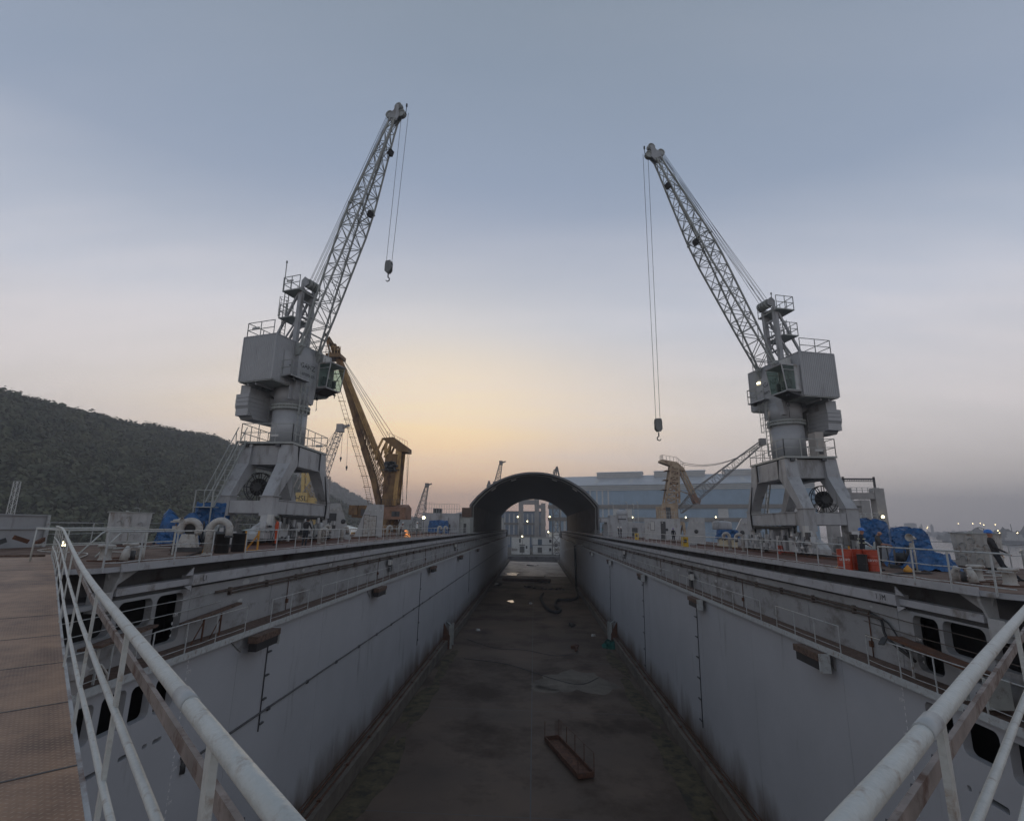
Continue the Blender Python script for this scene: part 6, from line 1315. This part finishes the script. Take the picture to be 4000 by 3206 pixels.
for k, (x, y, sx, sy, l) in enumerate([(3.2, 161, 1.5, 3.0, 'dark heap beside the sill beam at the right'), (-1.5, 147, .7, 1.2, 'small dark heap in the middle of the floor under the shelter'), (4.5, 143, 4, .8, 'long dark bundle lying on the floor under the shelter'), (-9.6, 150, .9, 3, 'dark heap along the left wall under the shelter'), (-.9, 226, 2.2, 1.5, 'dark heap on the bright far end of the floor'), (6.6, 92, .5, .9, 'dark scrap heap on the right of the floor'), (5.8, 76, .5, 1.6, 'rusty plate lying left of the teal net')]):
    t = dthing('debris_heap', l, 'debris', x, y, FL); rg = random.Random(50 + k); mb = MB()
    for _ in range(22): a, b = rg.gauss(0, .45) * sx, rg.gauss(0, .45) * sy; s_ = rg.uniform(.1, .35); mb.cbox((a, b, s_ * .6 + .02), (s_ * 2, s_ * 1.3, s_), rg.uniform(0, 3))
    mb.build('pieces', m_rust if k == 6 else m_black, t)
hoses('pale mooring rope slung across the dock before the shelter', [(-12.4, 97, -1.6), (-6, 101, -3.6), (0, 103, -4.8), (6, 101, -4.2), (12.4, 97, -1.75)], .022, m_plum, 'mooring_rope')
# ================================================================== OTHER CRANES
m_brown = mat('brown_crane_paint', (.20, .115, .045), .7, var=.3, scale=.5, dirt=(.07, .035, .022), dirt_amt=.55, dscale=.6, streak=2)
m_ochre = mat('ochre_crane_paint', (.42, .255, .09), .65, var=.25, scale=.5, dirt=(.15, .07, .03), dirt_amt=.5, dscale=.8, streak=2)
m_tan = mat('tan_crane_paint', (.36, .27, .18), .65, var=.3, scale=.5, dirt=(.18, .09, .05), dirt_amt=.5, dscale=.6)
m_farc = mat('far_crane_steel', (.16, .155, .15), .6, var=.2)
m_ycab = mat('yellow_cab_paint', (.55, .40, .16), .6, var=.12, dirt=(.3, .2, .1), dirt_amt=.35)
def at_y(px, py, Y): v = ray(px, py); return v * (Y / v.y)
m_pinkh = mat('faded_rust_house', (.24, .13, .085), .7, var=.2, scale=.5, dirt=(.15, .085, .04), dirt_amt=.5, dscale=.5)
def brown_crane():
    Y = 104; o = at_y(1500, 2050, Y); o.z = -15.5; t = thing('level_luffing_crane', 'big rusty brown level luffing crane with its jib leaning left', 'crane', o)
    P_ = lambda px, py, dy=0: at_y(px, py, Y + dy) - o
    gy = P_(1500, 2058).z
    mb = MB()
    for x in (-5, 5):
        for y in (-4.5, 4.5): mb.bar((x, y, .3), (x * .8, y * .8, gy - 2.5), 1.0); mb.cbox((x, y, .4), (2.4, 1, .8))
    mb.box(-5, 5, -4.6, 4.6, gy - 2.5, gy - 1.0); mb.build('portal', m_ochre, t)
    mb = MB(); mb.lathe([(3.2, gy - .99), (3.2, gy + .3), (2.7, gy + .35), (2.7, gy + 2.2)], n=20); mb.build('slewing_base', m_brown, t)
    mb = MB()
    for k in range(11): a = k * .57; mb.bar((2.75 * math.cos(a), 2.75 * math.sin(a), gy + .4), (3.3 * math.cos(a + .3), 3.3 * math.sin(a + .3), gy + 2.2), .18)
    mb.build('strut', m_rust, t)
    a = P_(1390, 2025); b = P_(1595, 1985); z0, z1 = P_(1480, 2022).z, P_(1480, 1972).z
    c1 = P_(1470, 2000).x; c2 = P_(1595, 2000).x
    mb = MB(); mb.box(a.x, c1, -2.6, 2.6, z0, z1 - .2); h1 = mb.build('machinery_house', m_brown, t)
    mb = MB(); mb.box(c1 + .02, c2, -2.6, 2.6, z0 - .3, z1 - .6); mb.prism([(-2.7, z1 - .59), (2.7, z1 - .59), (0, z1 + .1)], lambda p, q: (c1 + .02, p, q), lambda p, q: (c2, p, q)); h2 = mb.build('rear_house', m_pinkh, t)
    for px in (1553, 1566): x = P_(px, 1990).x; MB().box(x - .45, x + .45, -2.66, -2.605, z1 - 2.3, z1 - 1.3).build('window', m_dark, h2)
    for k in range(3): x = a.x + .5 + k * 1.3; MB().box(x, x + .8, -2.66, -2.605, z1 - 2.2, z1 - .9).build('window', m_dark, h1)
    mb = MB()
    for k in range(9): x = c1 + 1 + k * .6; mb.bar((x, -2.5, z1 - .4), (x, -2.5, z1 + 1.0), .06)
    mb.bar((c1 + 1, -2.5, z1 + 1), (c2 - .4, -2.5, z1 + 1), .07); mb.build('roof_railing', m_dark, t)
    # tower: inclined box column with open head
    T0a, T0b, T1a, T1b = P_(1500, 1975), P_(1548, 1975), P_(1515, 1760), P_(1572, 1735)
    q = lambda p, y: (p.x, y, p.z)
    mb = MB(); mb.hexa([q(T0a, -1.5), q(T0b, -1.5), q(T0b, 1.5), q(T0a, 1.5), q(P_(1512, 1775), -1.3), q(P_(1557, 1775), -1.3), q(P_(1557, 1775), 1.3), q(P_(1512, 1775), 1.3)]); mb.build('tower', m_brown, t)
    mb = MB()
    for y in (-1.5, 1.5):
        for A, B, w in (((1548, 1975), (1572, 1745), .75), ((1512, 1775), (1520, 1722), .5), ((1510, 1790), (1545, 1715), .4), ((1484, 1758), (1504, 1718), .4), ((1484, 1758), (1475, 1800), .3), ((1557, 1775), (1564, 1735), .5)): mb.bar(q(P_(*A), y), q(P_(*B), y), w, .3, up=(0, 1, 0))
    mb.build('tower_frame', m_ochre, t)
    mb = MB(); mb.prism([(P_(1500, 1716).x, P_(1500, 1716).z), (P_(1545, 1712).x, P_(1545, 1712).z), (P_(1600, 1752).x, P_(1600, 1752).z), (P_(1600, 1770).x, P_(1600, 1770).z), (P_(1567, 1768).x, P_(1567, 1768).z), (P_(1530, 1740).x, P_(1530, 1740).z)], lambda a, b: (a, -1.8, b), lambda a, b: (a, 1.8, b)); mb.build('tower_head', m_brown, t)
    mb = MB()
    for k in range(9): p = P_(1520, 1712).lerp(P_(1598, 1750), k / 8); mb.bar(q(p, -1.7), (p.x, -1.7, p.z + 1.1), .05)
    p, r_ = P_(1520, 1712), P_(1598, 1750); mb.bar((p.x, -1.7, p.z + 1.1), (r_.x, -1.7, r_.z + 1.1), .06); mb.build('head_railing', m_dark, t)
    mb = MB(); rg = random.Random(3)
    for k in range(14): p = P_(1510 + rg.uniform(0, 45), 1810 + rg.uniform(0, 30)); mb.cbox((p.x, -1.7, p.z), (rg.uniform(.5, 1.3), .5, rg.uniform(.3, .8)))
    p = P_(1500, 1838); r_ = P_(1570, 1838); mb.bar(q(p, -2), q(r_, -2), .3, .15); mb.build('winch_gear', m_dark, t)
    # jib: two heavy box chords joined by lacing, bent at the foot
    LB = [(1490, 2010), (1460, 1870), (1422, 1748), (1388, 1637), (1316, 1390)]; RB = [(1545, 1935), (1500, 1800), (1455, 1690), (1390, 1540), (1322, 1385)]
    mb = MB(); lw = (.95, 1.2, 1.05, .85, .55)
    for k in range(4):
        for y in (-.4, .4): mb.bar(q(P_(*LB[k]), y), q(P_(*LB[k + 1]), y), (lw[k] + lw[k + 1]) / 2, .5, up=(0, 1, 0))
    mb.build('jib_lower_chord', m_brown, t)
    mb = MB()
    for o2 in (-.5, 0, .5):
        for y in (-.4, .4): mb.bar(q(P_(1560, 1975), y) + Vector((o2, 0, 0)) if False else Vector(q(P_(1552, 1965), y)) + Vector((o2, 0, 0)), Vector(q(P_(1322, 1388), y)) + Vector((o2 * .6, 0, 0)), .2, .3, up=(0, 1, 0))
    mb.build('jib_upper_chord', m_ochre, t)
    mb = MB(); n = 22
    def on(tab, f): 
        k = min(3, int(f * 4)); u_ = f * 4 - k; return P_(*tab[k]).lerp(P_(*tab[k + 1]), u_)
    UR = lambda f: P_(1552, 1965).lerp(P_(1322, 1388), f)
    for k in range(n):
        f0, f1 = .08 + .9 * k / n, .08 + .9 * (k + 1) / n; a_, b_, c_, d_ = on(LB, f0), on(LB, f1), UR(f0), UR(f1)
        for y in (-.4, .4): mb.bar(q(a_, y), q(d_, y), .14); mb.bar(q(c_, y), q(a_, y), .13)
        mb.bar(q(a_, -.4), q(a_, .4), .15)
    mb.build('jib_lacing', m_brown, t)
    mb = MB()
    for k in range(60):   # caged ladder down the jib's left side
        f = .03 + .94 * k / 60; p = on(LB, f); mb.bar((p.x - .9, -1.2, p.z), (p.x - 1.9, -1.2, p.z), .06)
        if k % 5 == 0: mb.bar((p.x - .6, -1.2, p.z), (p.x - 2.2, -1.2, p.z + .1), .1)
    for o2 in (-1.0, -1.9):
        for k in range(4): mb.bar(Vector(q(P_(*LB[k]), -1.2)) + Vector((o2, 0, 0)), Vector(q(P_(*LB[k + 1]), -1.2)) + Vector((o2, 0, 0)), .07)
    mb.build('jib_ladder', m_brown, t)
    # jib head
    mb = MB()
    for y in (-1, 1):
        for A, B in (((1278, 1310), (1325, 1385)), ((1278, 1310), (1316, 1395)), ((1282, 1330), (1300, 1395)), ((1300, 1350), (1318, 1352)), ((1296, 1345), (1312, 1385)), ((1318, 1352), (1322, 1390))): mb.bar(q(P_(*A), y), q(P_(*B), y), .35)
    p = P_(1285, 1390); r_ = P_(1340, 1395); mb.box(p.x, r_.x, -1.8, 1.8, p.z - .8, p.z); mb.build('jib_head', m_brown, t)
    mb = MB()
    for k in range(6): x = p.x + (r_.x - p.x) * k / 5; mb.bar((x, -1.8, p.z), (x, -1.8, p.z + 1.5), .08)
    for zz in (.8, 1.5): mb.bar((p.x, -1.8, p.z + zz), (r_.x, -1.8, p.z + zz), .08)
    mb.build('head_railing', m_ochre, t)
    mb = MB()
    for k, (A, B) in enumerate((((1340, 1402), (1528, 1712)), ((1335, 1408), (1515, 1715)), ((1342, 1405), (1545, 1715)), ((1330, 1412), (1505, 1718)))): mb.tube(q(P_(*A), -.6 + .4 * k), q(P_(*B), -.6 + .4 * k), .05, 4)
    for A, B in (((1570, 1770), (1562, 1980)), ((1573, 1770), (1573, 1980)), ((1598, 1770), (1585, 1985)), ((1591, 1770), (1588, 1950))): mb.tube(q(P_(*A), 0), q(P_(*B), 0), .045, 4)
    mb.build('rope', m_cable, t)
    t2 = P_(1390, 1990); MB().box(t2.x - .3, t2.x + 1.4, -3.2, -2.62, P_(1390, 2012).z, P_(1390, 1975).z).build('cab', m_brown, t)
brown_crane()
def tower_crane(label, Y, base, head, n, w0, w1, m, ropes=(), extra=None, group=None, r=.16):
    o = at_y(*base, Y); o.z = -15.5; t = thing('lattice_crane', label, 'crane', o, 0, group); A = at_y(*base, Y) - o; B = at_y(*head, Y) - o
    mb = MB(); lattice(mb, A, B, w0, w1, n, r, r * .6, side=(0, 1, 0)); mb.build('jib', m, t)
    mb = MB(); lattice(mb, (A.x, 0, 0), (A.x, 0, A.z), w0 * 1.6, w0 * 1.4, 5, r * 1.4, r); mb.build('tower', m, t)
    mb = MB(); mb.cbox(B, (w1 * 1.3, w1 * 1.3, w1 * 1.6)); mb.bar(B, B + Vector((w1 * 1.8, 0, w1 * .6)), w1 * .5); mb.build('head', m, t)
    for A2, B2, hook in ropes:
        p, q = at_y(*A2, Y) - o, at_y(*B2, Y) - o; rp = MB().tube(p, q, .05, 4).build('rope', m_cable, t)
        if hook: MB().lathe([(.05, .5), (.3, .3), (.3, -.3), (.1, -.5), (.25, -.7), (.05, -.9)], q, n=8).build('hook', m_dark, rp)
    return t, o
m_lgrey = mat('pale_lattice_paint', (.34, .31, .29), .6, var=.15)
t, o = tower_crane('pale lattice jib crane with a hook behind the left gantry leg', 150, (1258, 1860), (1330, 1672), 16, 2.6, 1.5, m_lgrey, [((1340, 1670), (1331, 1790), True), ((1360, 1668), (1354, 1825), True), ((1322, 1668), (1225, 1795), False), ((1326, 1668), (1230, 1800), False)])
# yellow cab crane with the letters
Y = 118; o = at_y(1195, 1955, Y); o.z = -15.5; t = thing('slewing_crane', 'yellow cabbed slewing crane lettered HSL seen under the left gantry crane', 'crane', o)
P_ = lambda px, py: at_y(px, py, Y) - o
a, b = P_(1167, 1962), P_(1215, 1925); MB().box(a.x, b.x, -2, 2, a.z - .8, b.z).build('cab', m_ycab, t); c = P_(1240, 1945); MB().box(b.x + .02, c.x, -1.5, 2, a.z - .8, c.z).build('annex', m_ycab, t)
text_obj('HSL', 1.75, m_text_d, t, basis(((a.x + b.x) / 2, -2.02, (a.z + b.z) / 2 - .3), (1, 0, 0), (0, 0, 1)), 'lettering', .01)
mb = MB()
for px in (1184, 1204): p, q = P_(px, 1922), P_(px + 3, 1835); mb.bar(p, q, .75)
for py in (1860, 1893, 1838): p, q = P_(1184, py), P_(1207, py); mb.bar(p, q, .5)
mb.build('tower', m_ycab, t); mb = MB(); mb.bar(P_(1180, 1838), P_(1140, 1915), .2); mb.bar(P_(1195, 1838), P_(1165, 1910), .2); mb.build('stay', m_lgrey, t)
mb = MB(); lattice(mb, P_(1205, 1935), P_(1262, 1850), 2.2, 2.0, 9, .16, .1, side=(0, 1, 0)); mb.build('jib', m_lgrey, t)
mb = MB(); lattice(mb, (0, 0, 0), (0, 0, a.z - .8), 4.5, 3.2, 4, .4, .25); mb.build('portal', m_ycab, t)
tower_crane('thin lattice crane leaning right beside the brown crane house', 230, (1632, 2048), (1668, 1895), 18, 4.2, 1.2, m_farc, [((1672, 1900), (1664, 1985), True)], r=.22)
t, o = tower_crane('small dark lattice crane rising over the left shoulder of the shelter', 290, (1938, 1905), (1957, 1808), 12, 3.4, 1.5, m_farc, r=.26)
mb = MB(); Y = 290
for A, B, w in (((1903, 1902), (1911, 1878), 1.0), ((1911, 1878), (1916, 1905), .8), ((1926, 1902), (1930, 1880), 1.0), ((1903, 1903), (1936, 1903), 2.2), ((1911, 1905), (1911, 1940), 1.4)): mb.bar(at_y(*A, Y) - o, at_y(*B, Y) - o, w)
mb.build('counter_frame', m_farc, t)
Y = 300; o = at_y(2172, 1880, Y); o.z = -15.5; t = thing('level_luffing_crane', 'tip of a far brown crane peeping over the top of the shelter', 'crane', o); mb = MB()
for A, B, w in (((2162, 1860), (2175, 1822), .9), ((2184, 1860), (2176, 1822), .9), ((2162, 1838), (2175, 1828), .6), ((2172, 1860), (2176, 1825), .7), ((2162, 1840), (2164, 1865), .6)): mb.bar(at_y(*A, Y) - o, at_y(*B, Y) - o, w)
mb.build('jib_head', m_farc, t); mb = MB(); lattice(mb, (0, 0, 0), (0, 0, (at_y(2172, 1862, Y) - o).z), 5, 3, 8, .5, .3); mb.build('tower', m_farc, t)
# orange crane on the right
def orange_crane():
    Y = 150; o = at_y(2620, 2036, Y); o.z = -15.5; t = thing('portal_jib_crane', 'weathered orange portal crane with its lattice jib lowered to the right', 'crane', o)
    P_ = lambda px, py: at_y(px, py, Y) - o
    q = lambda p, y: Vector((p.x, y, p.z))
    gz = P_(2620, 2040).z
    mb = MB(); lattice(mb, (0, 0, 0), (0, 0, gz), 7, 5.5, 4, .7, .4); mb.build('portal', m_tan, t)
    a, b = P_(2572, 2035), P_(2655, 1980); hz = MB().box(a.x, b.x - 1.2, -2.5, 2.5, gz, P_(2572, 1978).z).build('machinery_house', m_tan, t)
    mb = MB(); a2 = P_(2592, 1978); b2 = P_(2640, 1966); mb.box(a2.x, b2.x, -2, 2, a2.z + .02, b2.z); mb.build('upper_house', m_tan, t)
    x = P_(2604, 2000).x; MB().box(x - .8, x + .5, -2.56, -2.505, gz + 1, P_(2604, 1982).z).build('door', m_dark, hz)
    # lattice tower tapering upward, ladder platforms
    mb = MB(); A, B, C, D = P_(2595, 1966), P_(2648, 1966), P_(2618, 1818), P_(2646, 1818)
    for y in (-1.6, 1.6): mb.bar(q(A, y), q(C, y * .7), .5); mb.bar(q(B, y), q(D, y * .7), .5)
    for k in range(7):
        f0, f1 = k / 7, (k + 1) / 7
        for y in (-1.6, 1.6): s_ = lambda f: y * (1 - .3 * f); mb.bar(q(A.lerp(C, f0), s_(f0)), q(B.lerp(D, f1), s_(f1)), .3); mb.bar(q(A.lerp(C, f1), s_(f1)), q(B.lerp(D, f1), s_(f1)), .35); mb.bar(q(B.lerp(D, f0), s_(f0)), q(A.lerp(C, f1), s_(f1)), .22)
    mb.hexa([q(A.lerp(C, .5), -1.0), q(B.lerp(D, .5), -1.0), q(B.lerp(D, .5), 1.0), q(A.lerp(C, .5), 1.0), q(C, -.8), q(D, -.8), q(D, .8), q(C, .8)])
    mb.build('tower', m_tan, t)
    mb = MB()
    for f in (.35, .6, .85): p = A.lerp(C, f); mb.box(p.x - 1.4, p.x + .1, -1.5, 1.5, p.z, p.z + .15)
    mb.build('platform', m_brown, t)
    mb = MB(); mb.prism([(P_(*p).x, P_(*p).z) for p in ((2574, 1799), (2585, 1796), (2640, 1806), (2668, 1830), (2672, 1842), (2655, 1838), (2640, 1830), (2618, 1822), (2590, 1812), (2575, 1806))], lambda a, b: (a, -1.3, b), lambda a, b: (a, 1.3, b)); mb.build('tower_head', m_tan, t)
    mb = MB(); tops = [(2574, 1799), (2585, 1796), (2640, 1806), (2668, 1830)]
    for (p0, p1) in zip(tops, tops[1:]):
        A_, B_ = P_(*p0), P_(*p1); mb.bar(q(A_, -1.3) + Vector((0, 0, 1.3)), q(B_, -1.3) + Vector((0, 0, 1.3)), .1)
        for k in range(5): c = A_.lerp(B_, k / 4); mb.bar(q(c, -1.3), q(c, -1.3) + Vector((0, 0, 1.3)), .09)
    mb.build('head_railing', m_lgrey, t)
    mb = MB()
    for y in (-1, 1): mb.bar(q(P_(2655, 1838), y), q(P_(2700, 1930), y), .4); mb.bar(q(P_(2668, 1838), y), q(P_(2716, 1938), y), .4)
    mb.bar(q(P_(2640, 1912), 0), q(P_(2695, 1930), 0), .25); mb.build('luffing_strut', m_tan, t)
    # jib, bent below like a dog's leg
    m_orj = mat('rusty_jib', (.24, .13, .085), .7, var=.3)
    mb = MB(); knee = P_(2722, 1952); foot = P_(2655, 1995); tipp = P_(2978, 1726); up = P_(2700, 1925)
    lattice(mb, (knee + up) / 2, tipp, 3.0, 1.1, 14, .2, .08, side=(0, 1, 0)); lattice(mb, foot, knee.lerp(up, .35), 1.6, 3.0, 5, .2, .09, side=(0, 1, 0)); mb.build('jib', m_farc, t)
    mb = MB(); 
    for y in (-1.2, 1.2): mb.prism([(P_(*p).x, P_(*p).z) for p in ((2694, 1930), (2706, 1928), (2733, 1955), (2728, 1970), (2712, 1966))], lambda a, b: (a, y - .15, b), lambda a, b: (a, y + .15, b))
    mb.build('knee_plate', m_orj, t)
    mb = MB(); mb.cbox(tipp, (1.6, 1.4, 2)); p = P_(2988, 1738); mb.bar(tipp, p, .4); mb.build('jib_head', m_farc, t)
    mb = MB()
    for k, (x0, y0) in enumerate(((2662, 1806), (2662, 1811))):
        A_, B_ = P_(x0, y0), tipp; pts_ = [A_.lerp(B_, f) - Vector((0, 0, 12 * f * (1 - f))) + Vector((0, k * .8 - .4, 0)) for f in [i / 12 for i in range(13)]]; mb.path(pts_, .07, 4)
    mb.tube(q(P_(2970, 1740), 0), q(P_(2970, 1800), 0), .05, 4); mb.build('rope', m_cable, t)
orange_crane()

# ================================================================== PEOPLE
def person(label, x, y, h, yaw, shirt, trous, lean=(0, 0), armL=None, armR=None, bare=False, hat=None, hair=None, shoes=None, legs=None, hands=True, head_d=(0, 0), z=DECK, vest=None):
    """facing local +x; one skinned body grown over a posed skeleton"""
    k = h / 1.75; t = dthing('person', label, 'person', x, y, z, yaw)
    V = []; E_ = []; Rr = []; Mi = []
    def v(p, r, par=None, m=0):
        V.append(Vector(p) * k); Rr.append(r * k); i = len(V) - 1
        if par is not None: E_.append((par, i)); Mi.append(m)
        return i
    lx, ly = lean; sh = lambda z_, q=1: (lx * (z_ / 1.5) * q, ly * (z_ / 1.5) * q)
    def up(xx, yy, zz): a, b = sh(zz); return (xx + a, yy + b, zz)
    pel = v(up(0, 0, .95), .135); bel = v(up(.015, 0, 1.1), .125, pel, 0); che = v(up(.0, 0, 1.3), .15, bel, 0); upc = v(up(-.01, 0, 1.41), .12, che, 0); nk = v(up(.0, 0, 1.5), .058, upc, 3)
    hx, hz = head_d
    jaw = v(up(.045 + hx * .5, 0, 1.565 + hz * .5), .068, nk, 3); hd = v(up(.025 + hx, 0, 1.655 + hz), .098, jaw, 3); tp = v(up(.005 + hx, 0, 1.71 + hz), .07, hd, 3)
    nose = v(up(.125 + hx * 1.1, 0, 1.625 + hz), .014, hd, 3)
    for s in (-1, 1): v(up(.02 + hx, s * .095, 1.63 + hz), .014, hd, 3)
    lg = legs or [((0, .0), (.0, .0)), ((0, .0), (.0, .0))]
    for s, ((kx, fx), (ky, fy)) in zip((-1, 1), lg):
        hp = v(up(0, s * .09, .88), .105, pel, 1); kn = v((lx * .33 + kx + .02, s * .1 + ky, .5), .068, hp, 1); an = v((fx - .01, s * .11 + fy, .1), .05, kn, 1); hl = v((fx + .02, s * .11 + fy, .045), .045, an, 2); v((fx + .17, s * .12 + fy, .032), .034, hl, 2)
    palms = []
    for s, arm in ((-1, armR), (1, armL)):
        el, ha = arm or ((-.02, .25, 1.12), (.03, .27, .86)); sd = v(up(-.01, s * .185, 1.40), .062, upc, 0); e = v(up(el[0], s * el[1], el[2]), .047, sd, 0); w = v(up(ha[0], s * ha[1], ha[2]), .032, e, 3 if bare else 0); d = (V[w] - V[e]).normalized(); pc = V[w] / k + d * .06; pm = v(pc, .036, w, 3)
        if hands:
            side = d.cross(Vector((0, 0, 1))) if abs(d.z) < .8 else d.cross(Vector((0, 1, 0))); side.normalize(); nrm = side.cross(d)
            for f, o in enumerate((-.03, -.01, .012, .032)):
                a = v(pc + d * .04 + side * o, .0095, pm, 3); b = v(pc + d * (.085 - .006 * abs(f - 1)) + side * o * 1.15 + nrm * -.014, .0085, a, 3); v(pc + d * (.105 - .006 * abs(f - 1)) + side * o * 1.1 + nrm * -.04, .0075, b, 3)
            a = v(pc + d * .0 + side * -.05, .011, pm, 3); v(pc + d * .035 + side * -.065 + nrm * -.02, .009, a, 3)
    me = bpy.data.meshes.new('body'); me.from_pydata([tuple(p) for p in V], E_, []); ob = bpy.data.objects.new('body', me); COL.objects.link(ob)
    md = ob.modifiers.new('skin', 'SKIN'); md.use_smooth_shade = True
    for i, sv in enumerate(me.skin_vertices[0].data): sv.radius = (Rr[i], Rr[i]); sv.use_root = (i == 0)
    sb = ob.modifiers.new('sub', 'SUBSURF'); sb.levels = sb.render_levels = 1
    dg = bpy.context.evaluated_depsgraph_get(); m2 = bpy.data.meshes.new_from_object(ob.evaluated_get(dg)); bpy.data.objects.remove(ob)
    m2.name = 'body'; m2.materials.clear()
    for mm in (shirt, trous, shoes or m_black, m_skin): m2.materials.append(mm)
    for p in m2.polygons:
        c = p.center; best = (9, 0)
        for (a, b), m in zip(E_, Mi):
            A, B = V[a], V[b]; d = B - A; f = max(0, min(1, (c - A).dot(d) / max(1e-9, d.length_squared))); q = (c - A - d * f).length - (Rr[a] + (Rr[b] - Rr[a]) * f)
            if q < best[0]: best = (q, m)
        p.material_index = best[1]; p.use_smooth = True
    o = bpy.data.objects.new('body', m2); COL.objects.link(o); o.parent = t
    top = V[hd]
    if hat:
        mb = MB(); mb.lathe_s([(.118 * k, 0), (.122 * k, .02 * k), (.115 * k, .07 * k), (.085 * k, .115 * k), (.03 * k, .135 * k), (0, .137 * k)], (top.x - .005, top.y, top.z + .02 * k), 16, 1.1, .95, 1); mb.lathe_s([(.1 * k, .002), (.145 * k, -.004), (.145 * k, .008), (.1 * k, .016)], (top.x + .02 * k, top.y, top.z + .02 * k), 16, 1.1, .85, 1); mb.build('helmet', hat, t)
    if hair:
        mb = MB(); mb.lathe_s([(.102 * k, -.06 * k), (.112 * k, 0), (.105 * k, .06 * k), (.07 * k, .1 * k), (0, .115 * k)], (top.x - .02 * k, top.y, top.z), 14, .98, .95, 1); mb.build('hair', hair, t)
    if vest:
        mb = MB()
        for zz in (1.12, 1.3): a = sh(zz); mb.lathe_s([(.158 * k, -.022 * k), (.162 * k, 0), (.158 * k, .022 * k)], (a[0] * k, a[1] * k, zz * k), 18, 1, 1.12, 1)
        mb.build('reflective_band', vest, t)
    return t
c_navy = mat('navy_coverall', (.014, .018, .026), .8, var=.3); c_char = mat('charcoal_cloth', (.028, .028, .03), .85, var=.25); c_grey = mat('grey_shirt', (.05, .05, .052), .85, var=.2); c_or = mat('orange_coverall', (.5, .07, .02), .7, var=.2); c_pur = mat('purple_scarf', (.16, .12, .28), .8, var=.2); c_teal = mat('teal_shirt', (.06, .17, .16), .8, var=.2); c_mar = mat('maroon_shirt', (.16, .04, .04), .8, var=.2); c_hair = mat('black_hair', (.012, .011, .011), .7); c_wh = mat('white_helmet', (.65, .65, .63), .4); c_bag = mat('reflective_tape', (.45, .47, .35), .4); c_shoe = mat('pale_shoes', (.35, .34, .33), .7)
person('bald man in grey T shirt looking down at his hands by the railing gap', 14.5, 22.9, 1.66, R(-42), c_grey, c_char, (.05, 0), armL=((.1, .24, 1.14), (.34, .12, 1.1)), armR=((.12, .23, 1.13), (.36, .08, 1.12)), bare=True, head_d=(.05, -.035))
person('man in a dark coverall and blue helmet standing behind the bald man', 14.7, 24.3, 1.7, R(-30), c_navy, c_navy, (.03, 0), hat=m_helm, vest=c_bag, armL=((.06, .25, 1.13), (.25, .2, 1.02)))
person('bearded man in a dark coverall and blue helmet leaning back at the far right', 16.5, 19.35, 1.68, R(-38), c_char, c_navy, (-.28, 0), hat=m_helm, armR=((.05, .26, 1.14), (.3, .2, .98)), armL=((-.05, .27, 1.12), (.12, .24, .92)), legs=[((.0, .18), (0, 0)), ((.06, .34), (0, .02))])
person('man in dark clothes seen from behind leaning on the left railing', -13.45, 30.3, 1.7, R(80), c_char, c_navy, (.1, 0), hair=c_hair, shoes=c_shoe, armL=((.12, .25, 1.15), (.34, .16, 1.05)), armR=((.14, .24, 1.15), (.36, .14, 1.06)), head_d=(.05, -.03))
person('worker in an orange coverall among the left gantry bogies', -15.9, 31.8, 1.65, R(200), c_or, c_or, hair=c_hair, hands=False)
person('worker in a white helmet and pale harness standing before the brown crane', -14.9, 66, 1.75, R(10), c_wh, c_char, hat=c_wh, hands=False)
person('person stooping beside the sparks at the foot of the brown crane', -15.2, 58.5, 1.6, R(20), c_mar, c_char, (.35, 0), hat=c_wh, hands=False)
person('woman with a purple head scarf and dark jacket seen from behind', 15.9, 60.5, 1.68, R(95), c_navy, c_char, hair=c_pur, hands=False)
person('man in a white helmet leaning on the right railing, nearer of two', 13.6, 84, 1.75, R(150), c_navy, c_char, (.15, 0), hat=c_wh, hands=False)
person('man in a white helmet standing behind the one at the right railing', 14.2, 86, 1.72, R(190), c_char, c_char, hat=c_wh, hands=False)
person('person in a teal shirt far along the right railing', 13.9, 107, 1.7, R(180), c_teal, c_char, hair=c_hair, hands=False)
person('person in a maroon shirt just right of the one in teal', 14.2, 103, 1.65, R(160), c_mar, c_char, hair=c_hair, hands=False)
# ================================================================== HAZE
def haze():
    mb = MB(); mb.box(-1460, 3190, -290, 3160, -20.2, 185); m = bpy.data.materials.new('haze_air'); m.use_nodes = True; N = m.node_tree.nodes; L = m.node_tree.links; N.clear()
    o = N.new('ShaderNodeOutputMaterial'); p = N.new('ShaderNodeVolumePrincipled'); p.inputs['Color'].default_value = (.86, .87, .92, 1); p.inputs['Density'].default_value = .00055; p.inputs['Anisotropy'].default_value = .2; L.new(p.outputs[0], o.inputs['Volume'])
    tag(mb.build('haze', m), 'thin pale evening haze over the harbour', 'haze', kind='stuff')
haze()
